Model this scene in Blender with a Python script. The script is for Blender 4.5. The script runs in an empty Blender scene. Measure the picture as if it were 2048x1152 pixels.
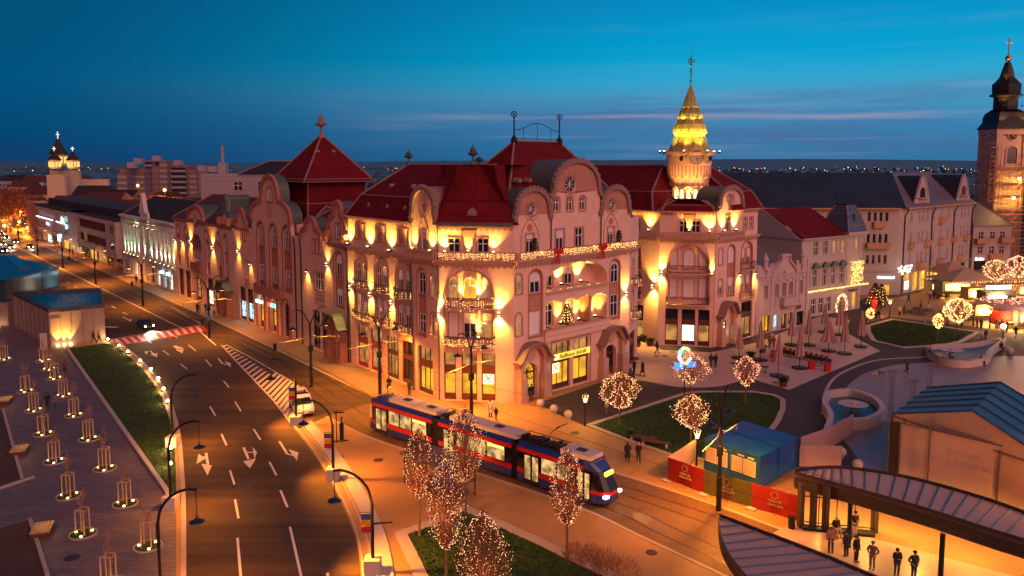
import bpy, math, random
from mathutils import Vector
from mathutils.geometry import tessellate_polygon
R = math.radians
C = bpy.context.scene.collection
SC = bpy.context.scene
# ---------------------------------------------------------------- camera, sky, dusk light, exposure
FPX, HOR, HC = 1600.0, 328.0, 26.0          # focal length in photo pixels, horizon row, camera height (m)
PIT = R(5.7); Y0 = HOR + FPX*math.tan(PIT)
cd = bpy.data.cameras.new('camera'); cam = bpy.data.objects.new('camera', cd); C.objects.link(cam)
cd.sensor_fit = 'HORIZONTAL'; cd.sensor_width = 36; cd.lens = 36*FPX/2048; cd.clip_start = 0.5; cd.clip_end = 30000
cd.shift_y = -(576-Y0)/2048
cam.location = (0, 0, HC); cam.rotation_euler = (R(90)-PIT, 0, 0); SC.camera = cam
SC.view_settings.view_transform = 'Standard'; SC.view_settings.look = 'None'
SC.view_settings.exposure = 0.0; SC.view_settings.gamma = 1.0
SC.cycles.use_denoising = True; SC.cycles.max_bounces = 5; SC.cycles.diffuse_bounces = 3; SC.cycles.glossy_bounces = 2
SC.cycles.transmission_bounces = 3; SC.cycles.sample_clamp_indirect = 4.0; SC.cycles.sample_clamp_direct = 0
SC.cycles.use_light_tree = True; SC.cycles.caustics_reflective = False; SC.cycles.caustics_refractive = False
def lin(r, g, b, a=1.0):
    f = lambda c: (c/255/12.92) if c/255 <= .04045 else ((c/255+.055)/1.055)**2.4
    return (f(r), f(g), f(b), a)
wd = bpy.data.worlds.new('World'); SC.world = wd; wd.use_nodes = True
nt = wd.node_tree; N = nt.nodes; L = nt.links
for n in list(N): N.remove(n)
out = N.new('ShaderNodeOutputWorld'); bg = N.new('ShaderNodeBackground'); L.new(bg.outputs[0], out.inputs[0])
tc = N.new('ShaderNodeTexCoord'); sx = N.new('ShaderNodeSeparateXYZ'); L.new(tc.outputs['Generated'], sx.inputs[0])
def ramp(pts):
    r = N.new('ShaderNodeValToRGB'); e = r.color_ramp.elements
    e[0].position, e[0].color = pts[0]; e[1].position, e[1].color = pts[-1]
    for p, c in pts[1:-1]:
        x = e.new(p); x.color = c
    return r
def wmath(op, a, b=None, clamp=False):
    m = N.new('ShaderNodeMath'); m.operation = op; m.use_clamp = clamp
    for i, v in enumerate((a, b)):
        if v is None: continue
        if isinstance(v, (int, float)): m.inputs[i].default_value = v
        else: L.new(v, m.inputs[i])
    return m.outputs[0]
def wmix(f, a, b):
    m = N.new('ShaderNodeMix'); m.data_type = 'RGBA'; m.clamp_factor = True
    L.new(f, m.inputs['Factor']) if not isinstance(f, float) else setattr(m.inputs['Factor'], 'default_value', f)
    for s, v in ((6, a), (7, b)):
        if isinstance(v, tuple): m.inputs[s].default_value = v
        else: L.new(v, m.inputs[s])
    return m.outputs[2]
# elevation ramps (sine of elevation) for the dark western and the brighter eastern half of the dusk sky
rl = ramp([(0, lin(16, 58, 104)), (.04, lin(4, 72, 118)), (.09, lin(0, 82, 126)), (.2, lin(0, 76, 116)), (1, lin(30, 26, 58))])
rr = ramp([(0, lin(40, 112, 158)), (.04, lin(56, 128, 176)), (.08, lin(72, 158, 200)), (.1, lin(46, 168, 210)), (.125, lin(0, 164, 212)), (.2, lin(0, 136, 194)), (1, lin(30, 26, 58))])
L.new(sx.outputs[2], rl.inputs[0]); L.new(sx.outputs[2], rr.inputs[0])
az = wmath('MULTIPLY_ADD', sx.outputs[0], 1.15); az.node.inputs[2].default_value = .66; az.node.use_clamp = True
azs = N.new('ShaderNodeMapRange'); azs.interpolation_type = 'SMOOTHSTEP'; L.new(az, azs.inputs[0])
sky = wmix(azs.outputs[0], rl.outputs[0], rr.outputs[0])
mp = N.new('ShaderNodeMapping'); mp.inputs['Scale'].default_value = (1.5, 1.5, 17); L.new(tc.outputs['Generated'], mp.inputs[0])
nz = N.new('ShaderNodeTexNoise'); nz.inputs['Scale'].default_value = 1.7; nz.inputs['Detail'].default_value = 7; nz.inputs['Roughness'].default_value = .62; L.new(mp.outputs[0], nz.inputs[0])
cm = N.new('ShaderNodeMapRange'); cm.inputs[1].default_value = .38; cm.inputs[2].default_value = .62; L.new(nz.outputs[0], cm.inputs[0])
band = ramp([(0, (0, 0, 0, 1)), (.012, (.3,)*3+(1,)), (.03, (1, 1, 1, 1)), (.07, (.8,)*3+(1,)), (.095, (.1,)*3+(1,)), (.2, (.05, .05, .05, 1))]); L.new(sx.outputs[2], band.inputs[0])
side = N.new('ShaderNodeMapRange'); side.inputs[1].default_value = -.25; side.inputs[2].default_value = .12; L.new(sx.outputs[0], side.inputs[0])
cf = wmath('MULTIPLY', wmath('MULTIPLY', cm.outputs[0], band.outputs[0]), wmath('MULTIPLY', side.outputs[0], 1.1))
cf2 = wmath('MULTIPLY', cf, .9)
mp2 = N.new('ShaderNodeMapping'); mp2.inputs['Scale'].default_value = (1.0, 1.0, 26); mp2.inputs['Location'].default_value = (3, 1, 7); L.new(tc.outputs['Generated'], mp2.inputs[0])
nz2 = N.new('ShaderNodeTexNoise'); nz2.inputs['Scale'].default_value = 2.2; nz2.inputs['Detail'].default_value = 4; L.new(mp2.outputs[0], nz2.inputs[0])
pk = N.new('ShaderNodeMapRange'); pk.inputs[1].default_value = .52; pk.inputs[2].default_value = .68; L.new(nz2.outputs[0], pk.inputs[0])
ccol = wmix(pk.outputs[0], lin(74, 108, 156), lin(158, 150, 172))
sky = wmix(cf2, sky, ccol)
west = N.new('ShaderNodeMapRange'); west.inputs[1].default_value = -.1; west.inputs[2].default_value = -.7; L.new(sx.outputs[1], west.inputs[0])
sky = wmix(west.outputs[0], sky, lin(150, 70, 74))      # rose afterglow of the western sky, behind the camera
ns = N.new('ShaderNodeTexSky'); ns.sky_type = 'NISHITA'; ns.sun_disc = False; ns.sun_elevation = R(-2.0); ns.sun_rotation = R(130)
add = N.new('ShaderNodeMix'); add.data_type = 'RGBA'; add.blend_type = 'ADD'; add.inputs['Factor'].default_value = .004
L.new(sky, add.inputs[6]); L.new(ns.outputs[0], add.inputs[7])
L.new(add.outputs[2], bg.inputs[0]); bg.inputs[1].default_value = 1.0
# the afterglow: one very soft rose-coloured sun behind and to the right of the camera
sl = bpy.data.lights.new('afterglow_sun', 'SUN'); sl.energy = 1.75; sl.angle = R(60); sl.color = (1.0, .44, .40)
so = bpy.data.objects.new('afterglow_sun', sl); C.objects.link(so)
so.rotation_euler = Vector((-.40, .75, -.48)).to_track_quat('-Z', 'Y').to_euler()

# ---------------------------------------------------------------- pixel -> point (photo rows/columns), used to place things on the ground
def ray(x, y):
    a = (x-1024)/FPX; b = -(y-Y0)/FPX
    return (a, math.cos(PIT)+b*math.sin(PIT), -math.sin(PIT)+b*math.cos(PIT))
def G(x, y, z=0.0):
    r = ray(x, y); t = (z-HC)/r[2]; return (r[0]*t, r[1]*t)
class Wall:
    "a vertical plane: p(u, z, d): u metres along it, z up, d metres out of it"
    def __init__(s, A, B):
        s.A = A; s.L = math.hypot(B[0]-A[0], B[1]-A[1]); s.d = ((B[0]-A[0])/s.L, (B[1]-A[1])/s.L); s.n = (s.d[1], -s.d[0])
        s.ang = math.atan2(s.d[1], s.d[0])
    def p(s, u, z, d=0.0):
        return (s.A[0]+s.d[0]*u+s.n[0]*d, s.A[1]+s.d[1]*u+s.n[1]*d, z)
    def uz(s, x, y, off=0.):
        r = ray(x, y); n = s.n
        t = ((s.A[0]+n[0]*off)*n[0]+(s.A[1]+n[1]*off)*n[1])/(r[0]*n[0]+r[1]*n[1])
        return (r[0]*t-s.A[0])*s.d[0]+(r[1]*t-s.A[1])*s.d[1], HC+r[2]*t

# ---------------------------------------------------------------- materials
MATS = {}
def mat(name, col, rough=.8, metal=0.0, var=.12, vs=3.0, bump=0.0, bs=20.0, spec=.5, brick=None, coat=0, band=None, streak=None):
    if name in MATS: return MATS[name]
    m = bpy.data.materials.new(name); m.use_nodes = True; t = m.node_tree; b = t.nodes['Principled BSDF']
    b.inputs['Roughness'].default_value = rough; b.inputs['Metallic'].default_value = metal; b.inputs['Specular IOR Level'].default_value = spec
    b.inputs['Coat Weight'].default_value = coat
    c = tuple(col)+(1,) if len(col) == 3 else col
    geo = t.nodes.new('ShaderNodeNewGeometry')
    n = t.nodes.new('ShaderNodeTexNoise'); n.inputs['Scale'].default_value = 1/vs if vs else 1; n.inputs['Detail'].default_value = 5
    n.inputs['Roughness'].default_value = .65
    t.links.new(geo.outputs['Position'], n.inputs[0])
    mx = t.nodes.new('ShaderNodeMix'); mx.data_type = 'RGBA'
    mx.inputs[6].default_value = tuple(v*(1-var*1.6) for v in c[:3])+(1,); mx.inputs[7].default_value = tuple(min(1, v*(1+var*1.6)) for v in c[:3])+(1,)
    t.links.new(n.outputs[0], mx.inputs['Factor']); colout = mx.outputs[2]
    if brick:       # (scale row height m, length m, mortar factor, contrast, rotation)
        bt = t.nodes.new('ShaderNodeTexBrick'); mpn = t.nodes.new('ShaderNodeMapping'); mpn.inputs['Rotation'].default_value = (0, 0, brick[4] if len(brick) > 4 else 0)
        t.links.new(geo.outputs['Position'], mpn.inputs[0]); t.links.new(mpn.outputs[0], bt.inputs[0])
        bt.inputs['Scale'].default_value = 1.0; bt.inputs['Brick Width'].default_value = brick[1]; bt.inputs['Row Height'].default_value = brick[0]
        bt.inputs['Mortar Size'].default_value = brick[2]; bt.inputs['Mortar Smooth'].default_value = .3
        k = brick[3]
        bt.inputs['Color1'].default_value = (1, 1, 1, 1); bt.inputs['Color2'].default_value = (1-k,)*3+(1,); bt.inputs['Mortar'].default_value = (1-2*k,)*3+(1,)
        mm = t.nodes.new('ShaderNodeMix'); mm.data_type = 'RGBA'; mm.blend_type = 'MULTIPLY'; mm.inputs['Factor'].default_value = 1
        t.links.new(colout, mm.inputs[6]); t.links.new(bt.outputs[0], mm.inputs[7]); colout = mm.outputs[2]
    if streak:      # wear drawn out along a heading: (angle, strength)
        mpn = t.nodes.new('ShaderNodeMapping'); mpn.inputs['Rotation'].default_value = (0, 0, -streak[0]); mpn.inputs['Scale'].default_value = (.035, .75, 1)
        n3 = t.nodes.new('ShaderNodeTexNoise'); n3.inputs['Scale'].default_value = 1; n3.inputs['Detail'].default_value = 3; t.links.new(geo.outputs['Position'], mpn.inputs[0]); t.links.new(mpn.outputs[0], n3.inputs[0])
        mr = t.nodes.new('ShaderNodeMapRange'); mr.inputs[1].default_value = .36; mr.inputs[2].default_value = .64; mr.inputs[3].default_value = 1-streak[1]; mr.inputs[4].default_value = 1+streak[1]; t.links.new(n3.outputs[0], mr.inputs[0])
        mm = t.nodes.new('ShaderNodeMix'); mm.data_type = 'RGBA'; mm.blend_type = 'MULTIPLY'; mm.inputs['Factor'].default_value = 1
        t.links.new(colout, mm.inputs[6]); t.links.new(mr.outputs[0], mm.inputs[7]); colout = mm.outputs[2]
    if band:        # horizontal courses: (height m, strength)
        sp = t.nodes.new('ShaderNodeSeparateXYZ'); t.links.new(geo.outputs['Position'], sp.inputs[0])
        md = t.nodes.new('ShaderNodeMath'); md.operation = 'PINGPONG'; md.inputs[1].default_value = band[0]/2; t.links.new(sp.outputs[2], md.inputs[0])
        mr = t.nodes.new('ShaderNodeMapRange'); mr.inputs[1].default_value = 0; mr.inputs[2].default_value = band[0]*.2
        mr.inputs[3].default_value = 1-band[1]; mr.inputs[4].default_value = 1; t.links.new(md.outputs[0], mr.inputs[0])
        mm = t.nodes.new('ShaderNodeMix'); mm.data_type = 'RGBA'; mm.blend_type = 'MULTIPLY'; mm.inputs['Factor'].default_value = 1
        t.links.new(colout, mm.inputs[6]); t.links.new(mr.outputs[0], mm.inputs[7]); colout = mm.outputs[2]
    t.links.new(colout, b.inputs['Base Color'])
    if bump:
        n2 = t.nodes.new('ShaderNodeTexNoise'); n2.inputs['Scale'].default_value = bs; n2.inputs['Detail'].default_value = 3; t.links.new(geo.outputs['Position'], n2.inputs[0])
        bp = t.nodes.new('ShaderNodeBump'); bp.inputs['Strength'].default_value = bump; bp.inputs['Distance'].default_value = .05
        t.links.new(n2.outputs[0], bp.inputs['Height']); t.links.new(bp.outputs[0], b.inputs['Normal'])
    MATS[name] = m; return m
def emit(name, col, s, var=0.0, vs=.6, sample=True):
    if name in MATS: return MATS[name]
    m = bpy.data.materials.new(name); m.use_nodes = True; t = m.node_tree; b = t.nodes['Principled BSDF']
    b.inputs['Base Color'].default_value = (.02, .02, .02, 1); b.inputs['Emission Color'].default_value = tuple(col)+(1,); b.inputs['Emission Strength'].default_value = s
    b.inputs['Roughness'].default_value = .3
    if var:
        geo = t.nodes.new('ShaderNodeNewGeometry'); n = t.nodes.new('ShaderNodeTexNoise'); n.inputs['Scale'].default_value = 1/vs; n.inputs['Detail'].default_value = 3
        t.links.new(geo.outputs['Position'], n.inputs[0])
        mr = t.nodes.new('ShaderNodeMapRange'); mr.inputs[1].default_value = .38; mr.inputs[2].default_value = .62; mr.inputs[3].default_value = s*(1-var); mr.inputs[4].default_value = s*(1+var*.5)
        t.links.new(n.outputs[0], mr.inputs[0]); t.links.new(mr.outputs[0], b.inputs['Emission Strength'])
    if not sample:
        try: m.cycles.emission_sampling = 'NONE'
        except Exception: pass
    MATS[name] = m; return m
SANG = math.atan2(-190.5, 157.)
M = dict(
 asphalt=mat('asphalt', (.056, .034, .020), .85, var=.34, vs=5, bump=.15, bs=30, streak=(math.atan2(-.82, .55), .38)),
 paving=mat("stone_paving", (.37, .215, .085), .6, var=.2, vs=4, brick=(.6, 1.2, .012, .10, SANG)),
 sidewalk=mat('sidewalk_slabs', (.29, .185, .115), .6, var=.16, vs=4, brick=(.8, .8, .012, .09, SANG)),
 setts=mat('granite_setts', (.17, .095, .038), .6, var=.25, vs=2, brick=(.16, .32, .018, .28, SANG+.3)),
 setts_dark=mat('dark_brick_paving', (.055, .040, .038), .75, var=.22, vs=4, brick=(.4, .8, .015, .12, .5)),
 lightstone=mat('pale_plaza_stone', (.50, .37, .30), .38, var=.12, vs=5, brick=(1.2, 1.2, .012, .06, .72)),
 rink=mat('pale_square_slabs', (.20, .165, .175), .4, var=.12, vs=7, brick=(1.5, 1.5, .01, .05, .2)),
 bricks_l=mat('grey_paving_left', (.17, .14, .14), .6, var=.2, vs=4, brick=(.5, 1.5, .03, .28, .12)),
 kerb=mat('kerb_stone', (.42, .35, .29), .6, var=.12, brick=(2, 2, .01, .08, 0)),
 paint=mat('road_paint', (.72, .68, .6), .6, var=.15, vs=.6), redpaint=mat('red_road_paint', (.42, .03, .015), .6, var=.2, vs=1),
 rail=mat('rail_steel', (.10, .08, .06), .35, .7), earth=mat('bare_earth', (.07, .045, .03), 1, var=.3),
 grass=mat('lawn_grass', (.020, .056, .003), .95, var=.38, vs=2.2, bump=.8, bs=14),
 terrain=mat('hazy_far_ground', (.04, .16, .24), 1, var=.35, vs=120),  # blue-teal horizon haze is put into the ground colour
 cream=mat('pink_cream_stucco', (.76, .50, .37), .85, var=.13, vs=1.3, bump=.15), trim=mat('terracotta_trim', (.46, .215, .14), .8, var=.12, vs=1.0),
 trimy=mat('ochre_stone_trim', (.56, .34, .22), .8, var=.12, vs=1.0), plinth=mat('stone_plinth', (.50, .40, .35), .7, var=.12, vs=1, brick=(.5, 1, .02, .08)),
 wing=mat('rose_stucco', (.62, .40, .31), .85, var=.14, vs=1.6, bump=.12), wingtrim=mat('dark_rose_trim', (.34, .145, .10), .85, var=.1, vs=1),
 tile=mat('red_roof_tiles', (.135, .005, .009), .8, spec=.2, var=.42, vs=1.6, band=(.34, .38), bump=.25, bs=6), tiled=mat('brown_roof_tiles', (.085, .03, .028), .7, var=.25, vs=2, band=(.4, .35)),
 ridge=mat('ridge_stone', (.26, .17, .14), .8), copper=mat('aged_copper', (.10, .13, .12), .55, .3, var=.25, vs=.8), iron=mat('wrought_iron', (.03, .03, .035), .5, .6),
 white=mat('white_paint_wood', (.72, .68, .64), .5, var=.05), brown=mat('brown_wood', (.10, .03, .018), .5, var=.15), redwood=mat('red_shopfront', (.32, .02, .015), .45, var=.1),
 glass=mat('dark_window_glass', (.014, .018, .024), .08, spec=.8, var=.2), glassb=mat('blue_roof_glass', (.005, .05, .085), .22, spec=.6, var=.25, vs=2), blind=mat('roller_blind', (.80, .70, .66), .8, var=.04, band=(.12, .12)),
 lit=emit('lit_room_warm', (1, .56, .13), 1.5, .4, 1.2), litdim=emit('lit_room_dim', (1, .46, .12), .5, .6, 1.3), litshop=emit('lit_shop_yellow', (1, .46, .03), 1.1, .4, 1.6),
 litwhite=emit('lit_shop_white', (1, .86, .62), 3.2, .5, .5), litcool=emit('lit_shop_cool', (.45, .85, 1), 2.2, .8, .35), upl=emit('uplight_lens', (1, .68, .25), 30, sample=False),
 bulb=emit('fairy_bulb_warm', (1, .52, .13), 6), bulbw=emit('fairy_bulb_white', (1, .40, .20), 5), bulbb=emit('fairy_bulb_blue', (.35, .55, 1), 3), bulbr=emit('fairy_bulb_pink', (1, .22, .22), 3),
 blackm=mat('black_metal', (.018, .02, .024), .4, .5), concrete=mat('white_concrete', (.46, .42, .39), .6, var=.08), wire=mat('cable', (.02, .02, .02), .6),
)

# ---------------------------------------------------------------- mesh builder
def arc(cx, cz, r, a0, a1, n): return [(cx+r*math.cos(R(a0+(a1-a0)*i/n)), cz+r*math.sin(R(a0+(a1-a0)*i/n))) for i in range(n+1)]
class MB:
    def __init__(s): s.v = []; s.f = []; s.m = []
    def add(s, v, f, m=0):
        k = len(s.v); s.v += [tuple(x) for x in v]; s.f += [tuple(i+k for i in q) for q in f]; s.m += [m]*len(f); return s
    def hull8(s, c, m=0):
        return s.add(c, [(0, 3, 2, 1), (4, 5, 6, 7), (0, 1, 5, 4), (1, 2, 6, 5), (2, 3, 7, 6), (3, 0, 4, 7)], m)
    def box(s, c, d, rot=0, m=0):
        ca, sa = math.cos(rot), math.sin(rot); q = []
        for z in (-.5, .5):
            for x, y in ((-.5, -.5), (.5, -.5), (.5, .5), (-.5, .5)):
                X, Y = x*d[0], y*d[1]; q.append((c[0]+X*ca-Y*sa, c[1]+X*sa+Y*ca, c[2]+z*d[2]))
        return s.hull8(q, m)
    def wbox(s, W, u0, u1, z0, z1, d0, d1, m=0):
        q = [W.p(u, z, d) for z in (z0, z1) for u, d in ((u0, d1), (u1, d1), (u1, d0), (u0, d0))]
        return s.hull8(q, m)
    def quad(s, *p, m=0): return s.add(p, [tuple(range(len(p)))], m)
    def tube(s, pts, r, n=6, m=0, r2=None, cap=True):
        pts = [Vector(p) for p in pts]; k = len(pts); ring = []
        up = Vector((0, 0, 1))
        for i, p in enumerate(pts):
            t = (pts[min(i+1, k-1)]-pts[max(i-1, 0)]); t = t.normalized() if t.length > 1e-9 else up
            a = t.cross(up); a = a.normalized() if a.length > 1e-3 else Vector((1, 0, 0)); b = t.cross(a).normalized()
            q = r[i] if isinstance(r, (list, tuple)) else (r if r2 is None else r+(r2-r)*i/max(1, k-1))
            ring.append([p+a*(q*math.cos(2*math.pi*j/n))+b*(q*math.sin(2*math.pi*j/n)) for j in range(n)])
        v = [x for g in ring for x in g]
        f = [(i*n+j, i*n+(j+1) % n, (i+1)*n+(j+1) % n, (i+1)*n+j) for i in range(k-1) for j in range(n)]
        if cap: f += [tuple(range(n-1, -1, -1)), tuple((k-1)*n+j for j in range(n))]
        return s.add(v, f, m)
    def lathe(s, x, y, prof, n=16, m=0, rot=0, sy=1.0):
        v = [(x+r*math.cos(rot+2*math.pi*j/n), y+sy*r*math.sin(rot+2*math.pi*j/n), z) for r, z in prof for j in range(n)]
        k = len(prof); f = [(i*n+j, i*n+(j+1) % n, (i+1)*n+(j+1) % n, (i+1)*n+j) for i in range(k-1) for j in range(n)]
        f += [tuple(range(n-1, -1, -1)), tuple((k-1)*n+j for j in range(n))]
        return s.add(v, f, m)
    def ball(s, c, r, n=8, m=0, sz=1.0):
        return s.lathe(c[0], c[1], [(max(.001, r*math.sin(math.pi*i/5)), c[2]-r*sz*math.cos(math.pi*i/5)) for i in range(6)], n, m)
    def octa(s, c, r, m=0):
        x, y, z = c
        return s.add([(x+r, y, z), (x, y+r, z), (x-r, y, z), (x, y-r, z), (x, y, z+r), (x, y, z-r)],
                     [(0, 1, 4), (1, 2, 4), (2, 3, 4), (3, 0, 4), (1, 0, 5), (2, 1, 5), (3, 2, 5), (0, 3, 5)], m)
    def tess(s, loops, fn, m=0):
        L3 = [[Vector((a, b, 0)) for a, b in lp] for lp in loops]; tri = tessellate_polygon(L3)
        pts = [p for lp in loops for p in lp]
        return s.add([fn(a, b) for a, b in pts], tri, m)
    def prism(s, W, poly, d0, d1, m=0, ms=None):
        s.tess([poly], lambda a, b: W.p(a, b, d1), m); s.tess([poly], lambda a, b: W.p(a, b, d0), m); n = len(poly)
        for i in range(n):
            a, b = poly[i], poly[(i+1) % n]
            s.quad(W.p(*a, d0), W.p(*b, d0), W.p(*b, d1), W.p(*a, d1), m=m if ms is None else ms)
        return s
    def slab(s, pts, z0, z1, m=0, ms=None):
        s.tess([pts], lambda a, b: (a, b, z1), m); n = len(pts)
        if z1-z0 > .0:
            for i in range(n):
                a, b = pts[i], pts[(i+1) % n]; s.quad((a[0], a[1], z0), (b[0], b[1], z0), (b[0], b[1], z1), (a[0], a[1], z1), m=m if ms is None else ms)
        return s
    def sweep(s, W, path, w, d0, d1, m=0, closed=False):
        "flat band of width w centred on a (u,z) path, from depth d0 to d1"
        n = len(path); o = []; ii = []
        for i in range(n):
            a = path[(i-1) % n] if closed or i else path[0]; b = path[(i+1) % n] if closed or i < n-1 else path[-1]
            tx, tz = b[0]-a[0], b[1]-a[1]; l = math.hypot(tx, tz) or 1; nx, nz_ = -tz/l*w/2, tx/l*w/2
            o.append((path[i][0]+nx, path[i][1]+nz_)); ii.append((path[i][0]-nx, path[i][1]-nz_))
        for i in range(n if closed else n-1):
            j = (i+1) % n
            q = [W.p(*ii[i], d0), W.p(*ii[j], d0), W.p(*o[j], d0), W.p(*o[i], d0), W.p(*ii[i], d1), W.p(*ii[j], d1), W.p(*o[j], d1), W.p(*o[i], d1)]
            s.hull8(q, m)
        return s
    def build(s, name, mats, parent=None, local=False, smooth=False, recalc=True):
        off = (0, 0, 0)
        if parent is not None and not local:
            p = parent; off = Vector((0, 0, 0))
            while p is not None: off = off+p.location; p = p.parent
        me = bpy.data.meshes.new(name); me.from_pydata([(x-off[0], y-off[1], z-off[2]) for x, y, z in s.v], [], s.f)
        if not isinstance(mats, (list, tuple)): mats = [mats]
        for q in mats: me.materials.append(M[q] if isinstance(q, str) else q)
        me.polygons.foreach_set('material_index', s.m)
        if smooth: me.polygons.foreach_set('use_smooth', [True]*len(me.polygons))
        me.update()
        if recalc:
            import bmesh
            b = bmesh.new(); b.from_mesh(me); bmesh.ops.recalc_face_normals(b, faces=b.faces); b.to_mesh(me); b.free()
        o = bpy.data.objects.new(name, me); C.objects.link(o)
        if parent is not None: o.parent = parent
        return o
def thing(name, label, cat, loc=(0, 0, 0), rotz=0.0, group=None):
    o = bpy.data.objects.new(name, None); o.empty_display_size = .3; C.objects.link(o); o.location = loc; o.rotation_euler = (0, 0, rotz)
    o['label'] = label; o['category'] = cat
    if group: o['group'] = group
    return o
def tag(o, label, cat, group=None, kind=None):
    o['label'] = label; o['category'] = cat
    if group: o['group'] = group
    if kind: o['kind'] = kind
    return o
def struct(o): o['kind'] = 'structure'; return o
def copy_tree(o, parent=None):
    c = o.copy(); C.objects.link(c)
    if parent is not None: c.parent = parent
    for ch in list(o.children): copy_tree(ch, c)
    return c
def place(o, x, y, rz, label, group=None, z=0, s=1.0):
    c = copy_tree(o); c.location = (x, y, z); c.rotation_euler = (0, 0, rz); c['label'] = label; c.scale = (s, s, s)
    if group: c['group'] = group
    return c
def light(kind, loc, power, col, parent=None, aim=None, size=.1, cone=None, blend=.6, name='lamp_light'):
    l = bpy.data.lights.new(name, kind); l.energy = power; l.color = col
    if kind in ('POINT', 'SPOT'): l.shadow_soft_size = size
    if kind == 'SPOT': l.spot_size = R(cone); l.spot_blend = blend
    o = bpy.data.objects.new(name, l); C.objects.link(o); o.location = loc
    if aim is not None: o.rotation_euler = Vector(aim).to_track_quat('-Z', 'Y').to_euler()
    if parent is not None:
        o.parent = parent; p = parent; off = Vector((0, 0, 0))
        while p is not None: off = off+p.location; p = p.parent
        o.location = Vector(loc)-off
    return o
SODIUM = (1.0, .29, .022); WARM = (1.0, .51, .085)
def spline(pts, n=8):
    o = []
    P = [pts[0]]+list(pts)+[pts[-1]]
    for i in range(1, len(P)-2):
        for k in range(n):
            t = k/n; a, b, c, d = P[i-1], P[i], P[i+1], P[i+2]
            o.append(tuple(.5*((2*b[j])+(-a[j]+c[j])*t+(2*a[j]-5*b[j]+4*c[j]-d[j])*t*t+(-a[j]+3*b[j]-3*c[j]+d[j])*t**3) for j in range(len(b))))
    o.append(tuple(pts[-1])); return o
def offset_line(pts, d):
    o = []; n = len(pts)
    for i in range(n):
        a = pts[max(0, i-1)]; b = pts[min(n-1, i+1)]; tx, ty = b[0]-a[0], b[1]-a[1]; l = math.hypot(tx, ty) or 1
        o.append((pts[i][0]-ty/l*d, pts[i][1]+tx/l*d))
    return o
def inset(poly, d):
    "move every edge of a counter-clockwise polygon inwards by d"
    n = len(poly); o = []
    for i in range(n):
        a, b, c = poly[i-1], poly[i], poly[(i+1) % n]
        def nrm(p, q):
            x, y = q[0]-p[0], q[1]-p[1]; l = math.hypot(x, y) or 1; return (-y/l, x/l)
        n1, n2 = nrm(a, b), nrm(b, c); k = 1+n1[0]*n2[0]+n1[1]*n2[1]; k = max(k, .35)
        o.append((b[0]+(n1[0]+n2[0])*d/k, b[1]+(n1[1]+n2[1])*d/k))
    return o
def ccw(poly):
    a = sum(poly[i-1][0]*poly[i][1]-poly[i][0]*poly[i-1][1] for i in range(len(poly)))
    return poly if a > 0 else poly[::-1]
# ---------------------------------------------------------------- ground, roads, lawns
SW = Wall((-165, 277.5), (-8., 87.))                   # the long street front, u runs towards the corner
def GP(pts): return [G(*p) for p in pts]
def Sxy(u, off): return SW.p(u, 0, off)[:2]
def sheet(name, pts, z, m, kind='structure'):
    b = MB(); b.slab(pts, z, z); o = b.build(name, m, recalc=False)
    for p in o.data.polygons:
        pass
    o['kind'] = kind; return o
def sheet_up(name, pts, z, m, kind='structure'): return sheet(name, ccw(pts), z, m, kind)
# far ground with low hills, one sheet reaching the horizon
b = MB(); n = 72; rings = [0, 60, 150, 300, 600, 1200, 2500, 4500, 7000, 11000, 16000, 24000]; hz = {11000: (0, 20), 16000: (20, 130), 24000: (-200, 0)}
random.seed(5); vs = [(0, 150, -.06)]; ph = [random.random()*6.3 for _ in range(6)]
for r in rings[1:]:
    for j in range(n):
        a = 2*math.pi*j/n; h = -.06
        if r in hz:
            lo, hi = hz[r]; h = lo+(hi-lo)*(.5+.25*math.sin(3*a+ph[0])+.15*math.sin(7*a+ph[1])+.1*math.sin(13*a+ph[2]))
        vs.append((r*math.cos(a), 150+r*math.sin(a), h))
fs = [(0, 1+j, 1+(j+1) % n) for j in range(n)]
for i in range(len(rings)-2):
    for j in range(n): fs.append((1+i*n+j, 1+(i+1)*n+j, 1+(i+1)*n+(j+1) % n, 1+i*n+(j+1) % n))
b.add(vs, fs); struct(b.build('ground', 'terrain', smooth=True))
Z = 0.0
# everything near is paved; then sheets 4 mm apart
sheet_up('paving', [G(-900, 1400), G(2900, 1400), G(3300, 470), Sxy(250, -160)[:2], G(1024, 400), Sxy(60, -70), Sxy(-160, -20), Sxy(-160, 60), G(-1500, 560)], 0.0, 'paving')
sheet_up('sidewalk', [Sxy(-150, .2), Sxy(246.5, .2)]+[G(905, 815), G(870, 838)]+[Sxy(244, 5.6), Sxy(215, 4.6), Sxy(180, 3.8), Sxy(-150, 3.4)], .004, 'sidewalk')
road_r = [(470, 688), (500, 725), (540, 775), (583, 850), (625, 905), (660, 960), (690, 1020), (712, 1080), (722, 1152), (726, 1260)]
road_l = [(217, 681), (240, 692), (265, 711), (290, 735), (312, 762), (331, 795), (345, 835), (354, 880), (359, 950), (361, 1010), (360, 1152), (356, 1260)]
RL = spline([G(*p) for p in road_l], 6); RR = spline([G(*p) for p in road_r[3:]], 6)
far_l = [Sxy(188, 23), Sxy(172, 20), Sxy(150, 21.5), Sxy(80, 21), Sxy(0, 20), Sxy(-150, 20)]
asph = far_l[::-1]+RL+RR[::-1]+[G(583, 850), G(600, 857), G(655, 833), G(745, 804)]+[Sxy(241, 5.5), Sxy(236, 5.4), Sxy(215, 4.5), Sxy(185, 3.8), Sxy(130, 3.3), Sxy(-150, 3.2)]
sheet_up('road', asph, .008, 'asphalt')
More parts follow.
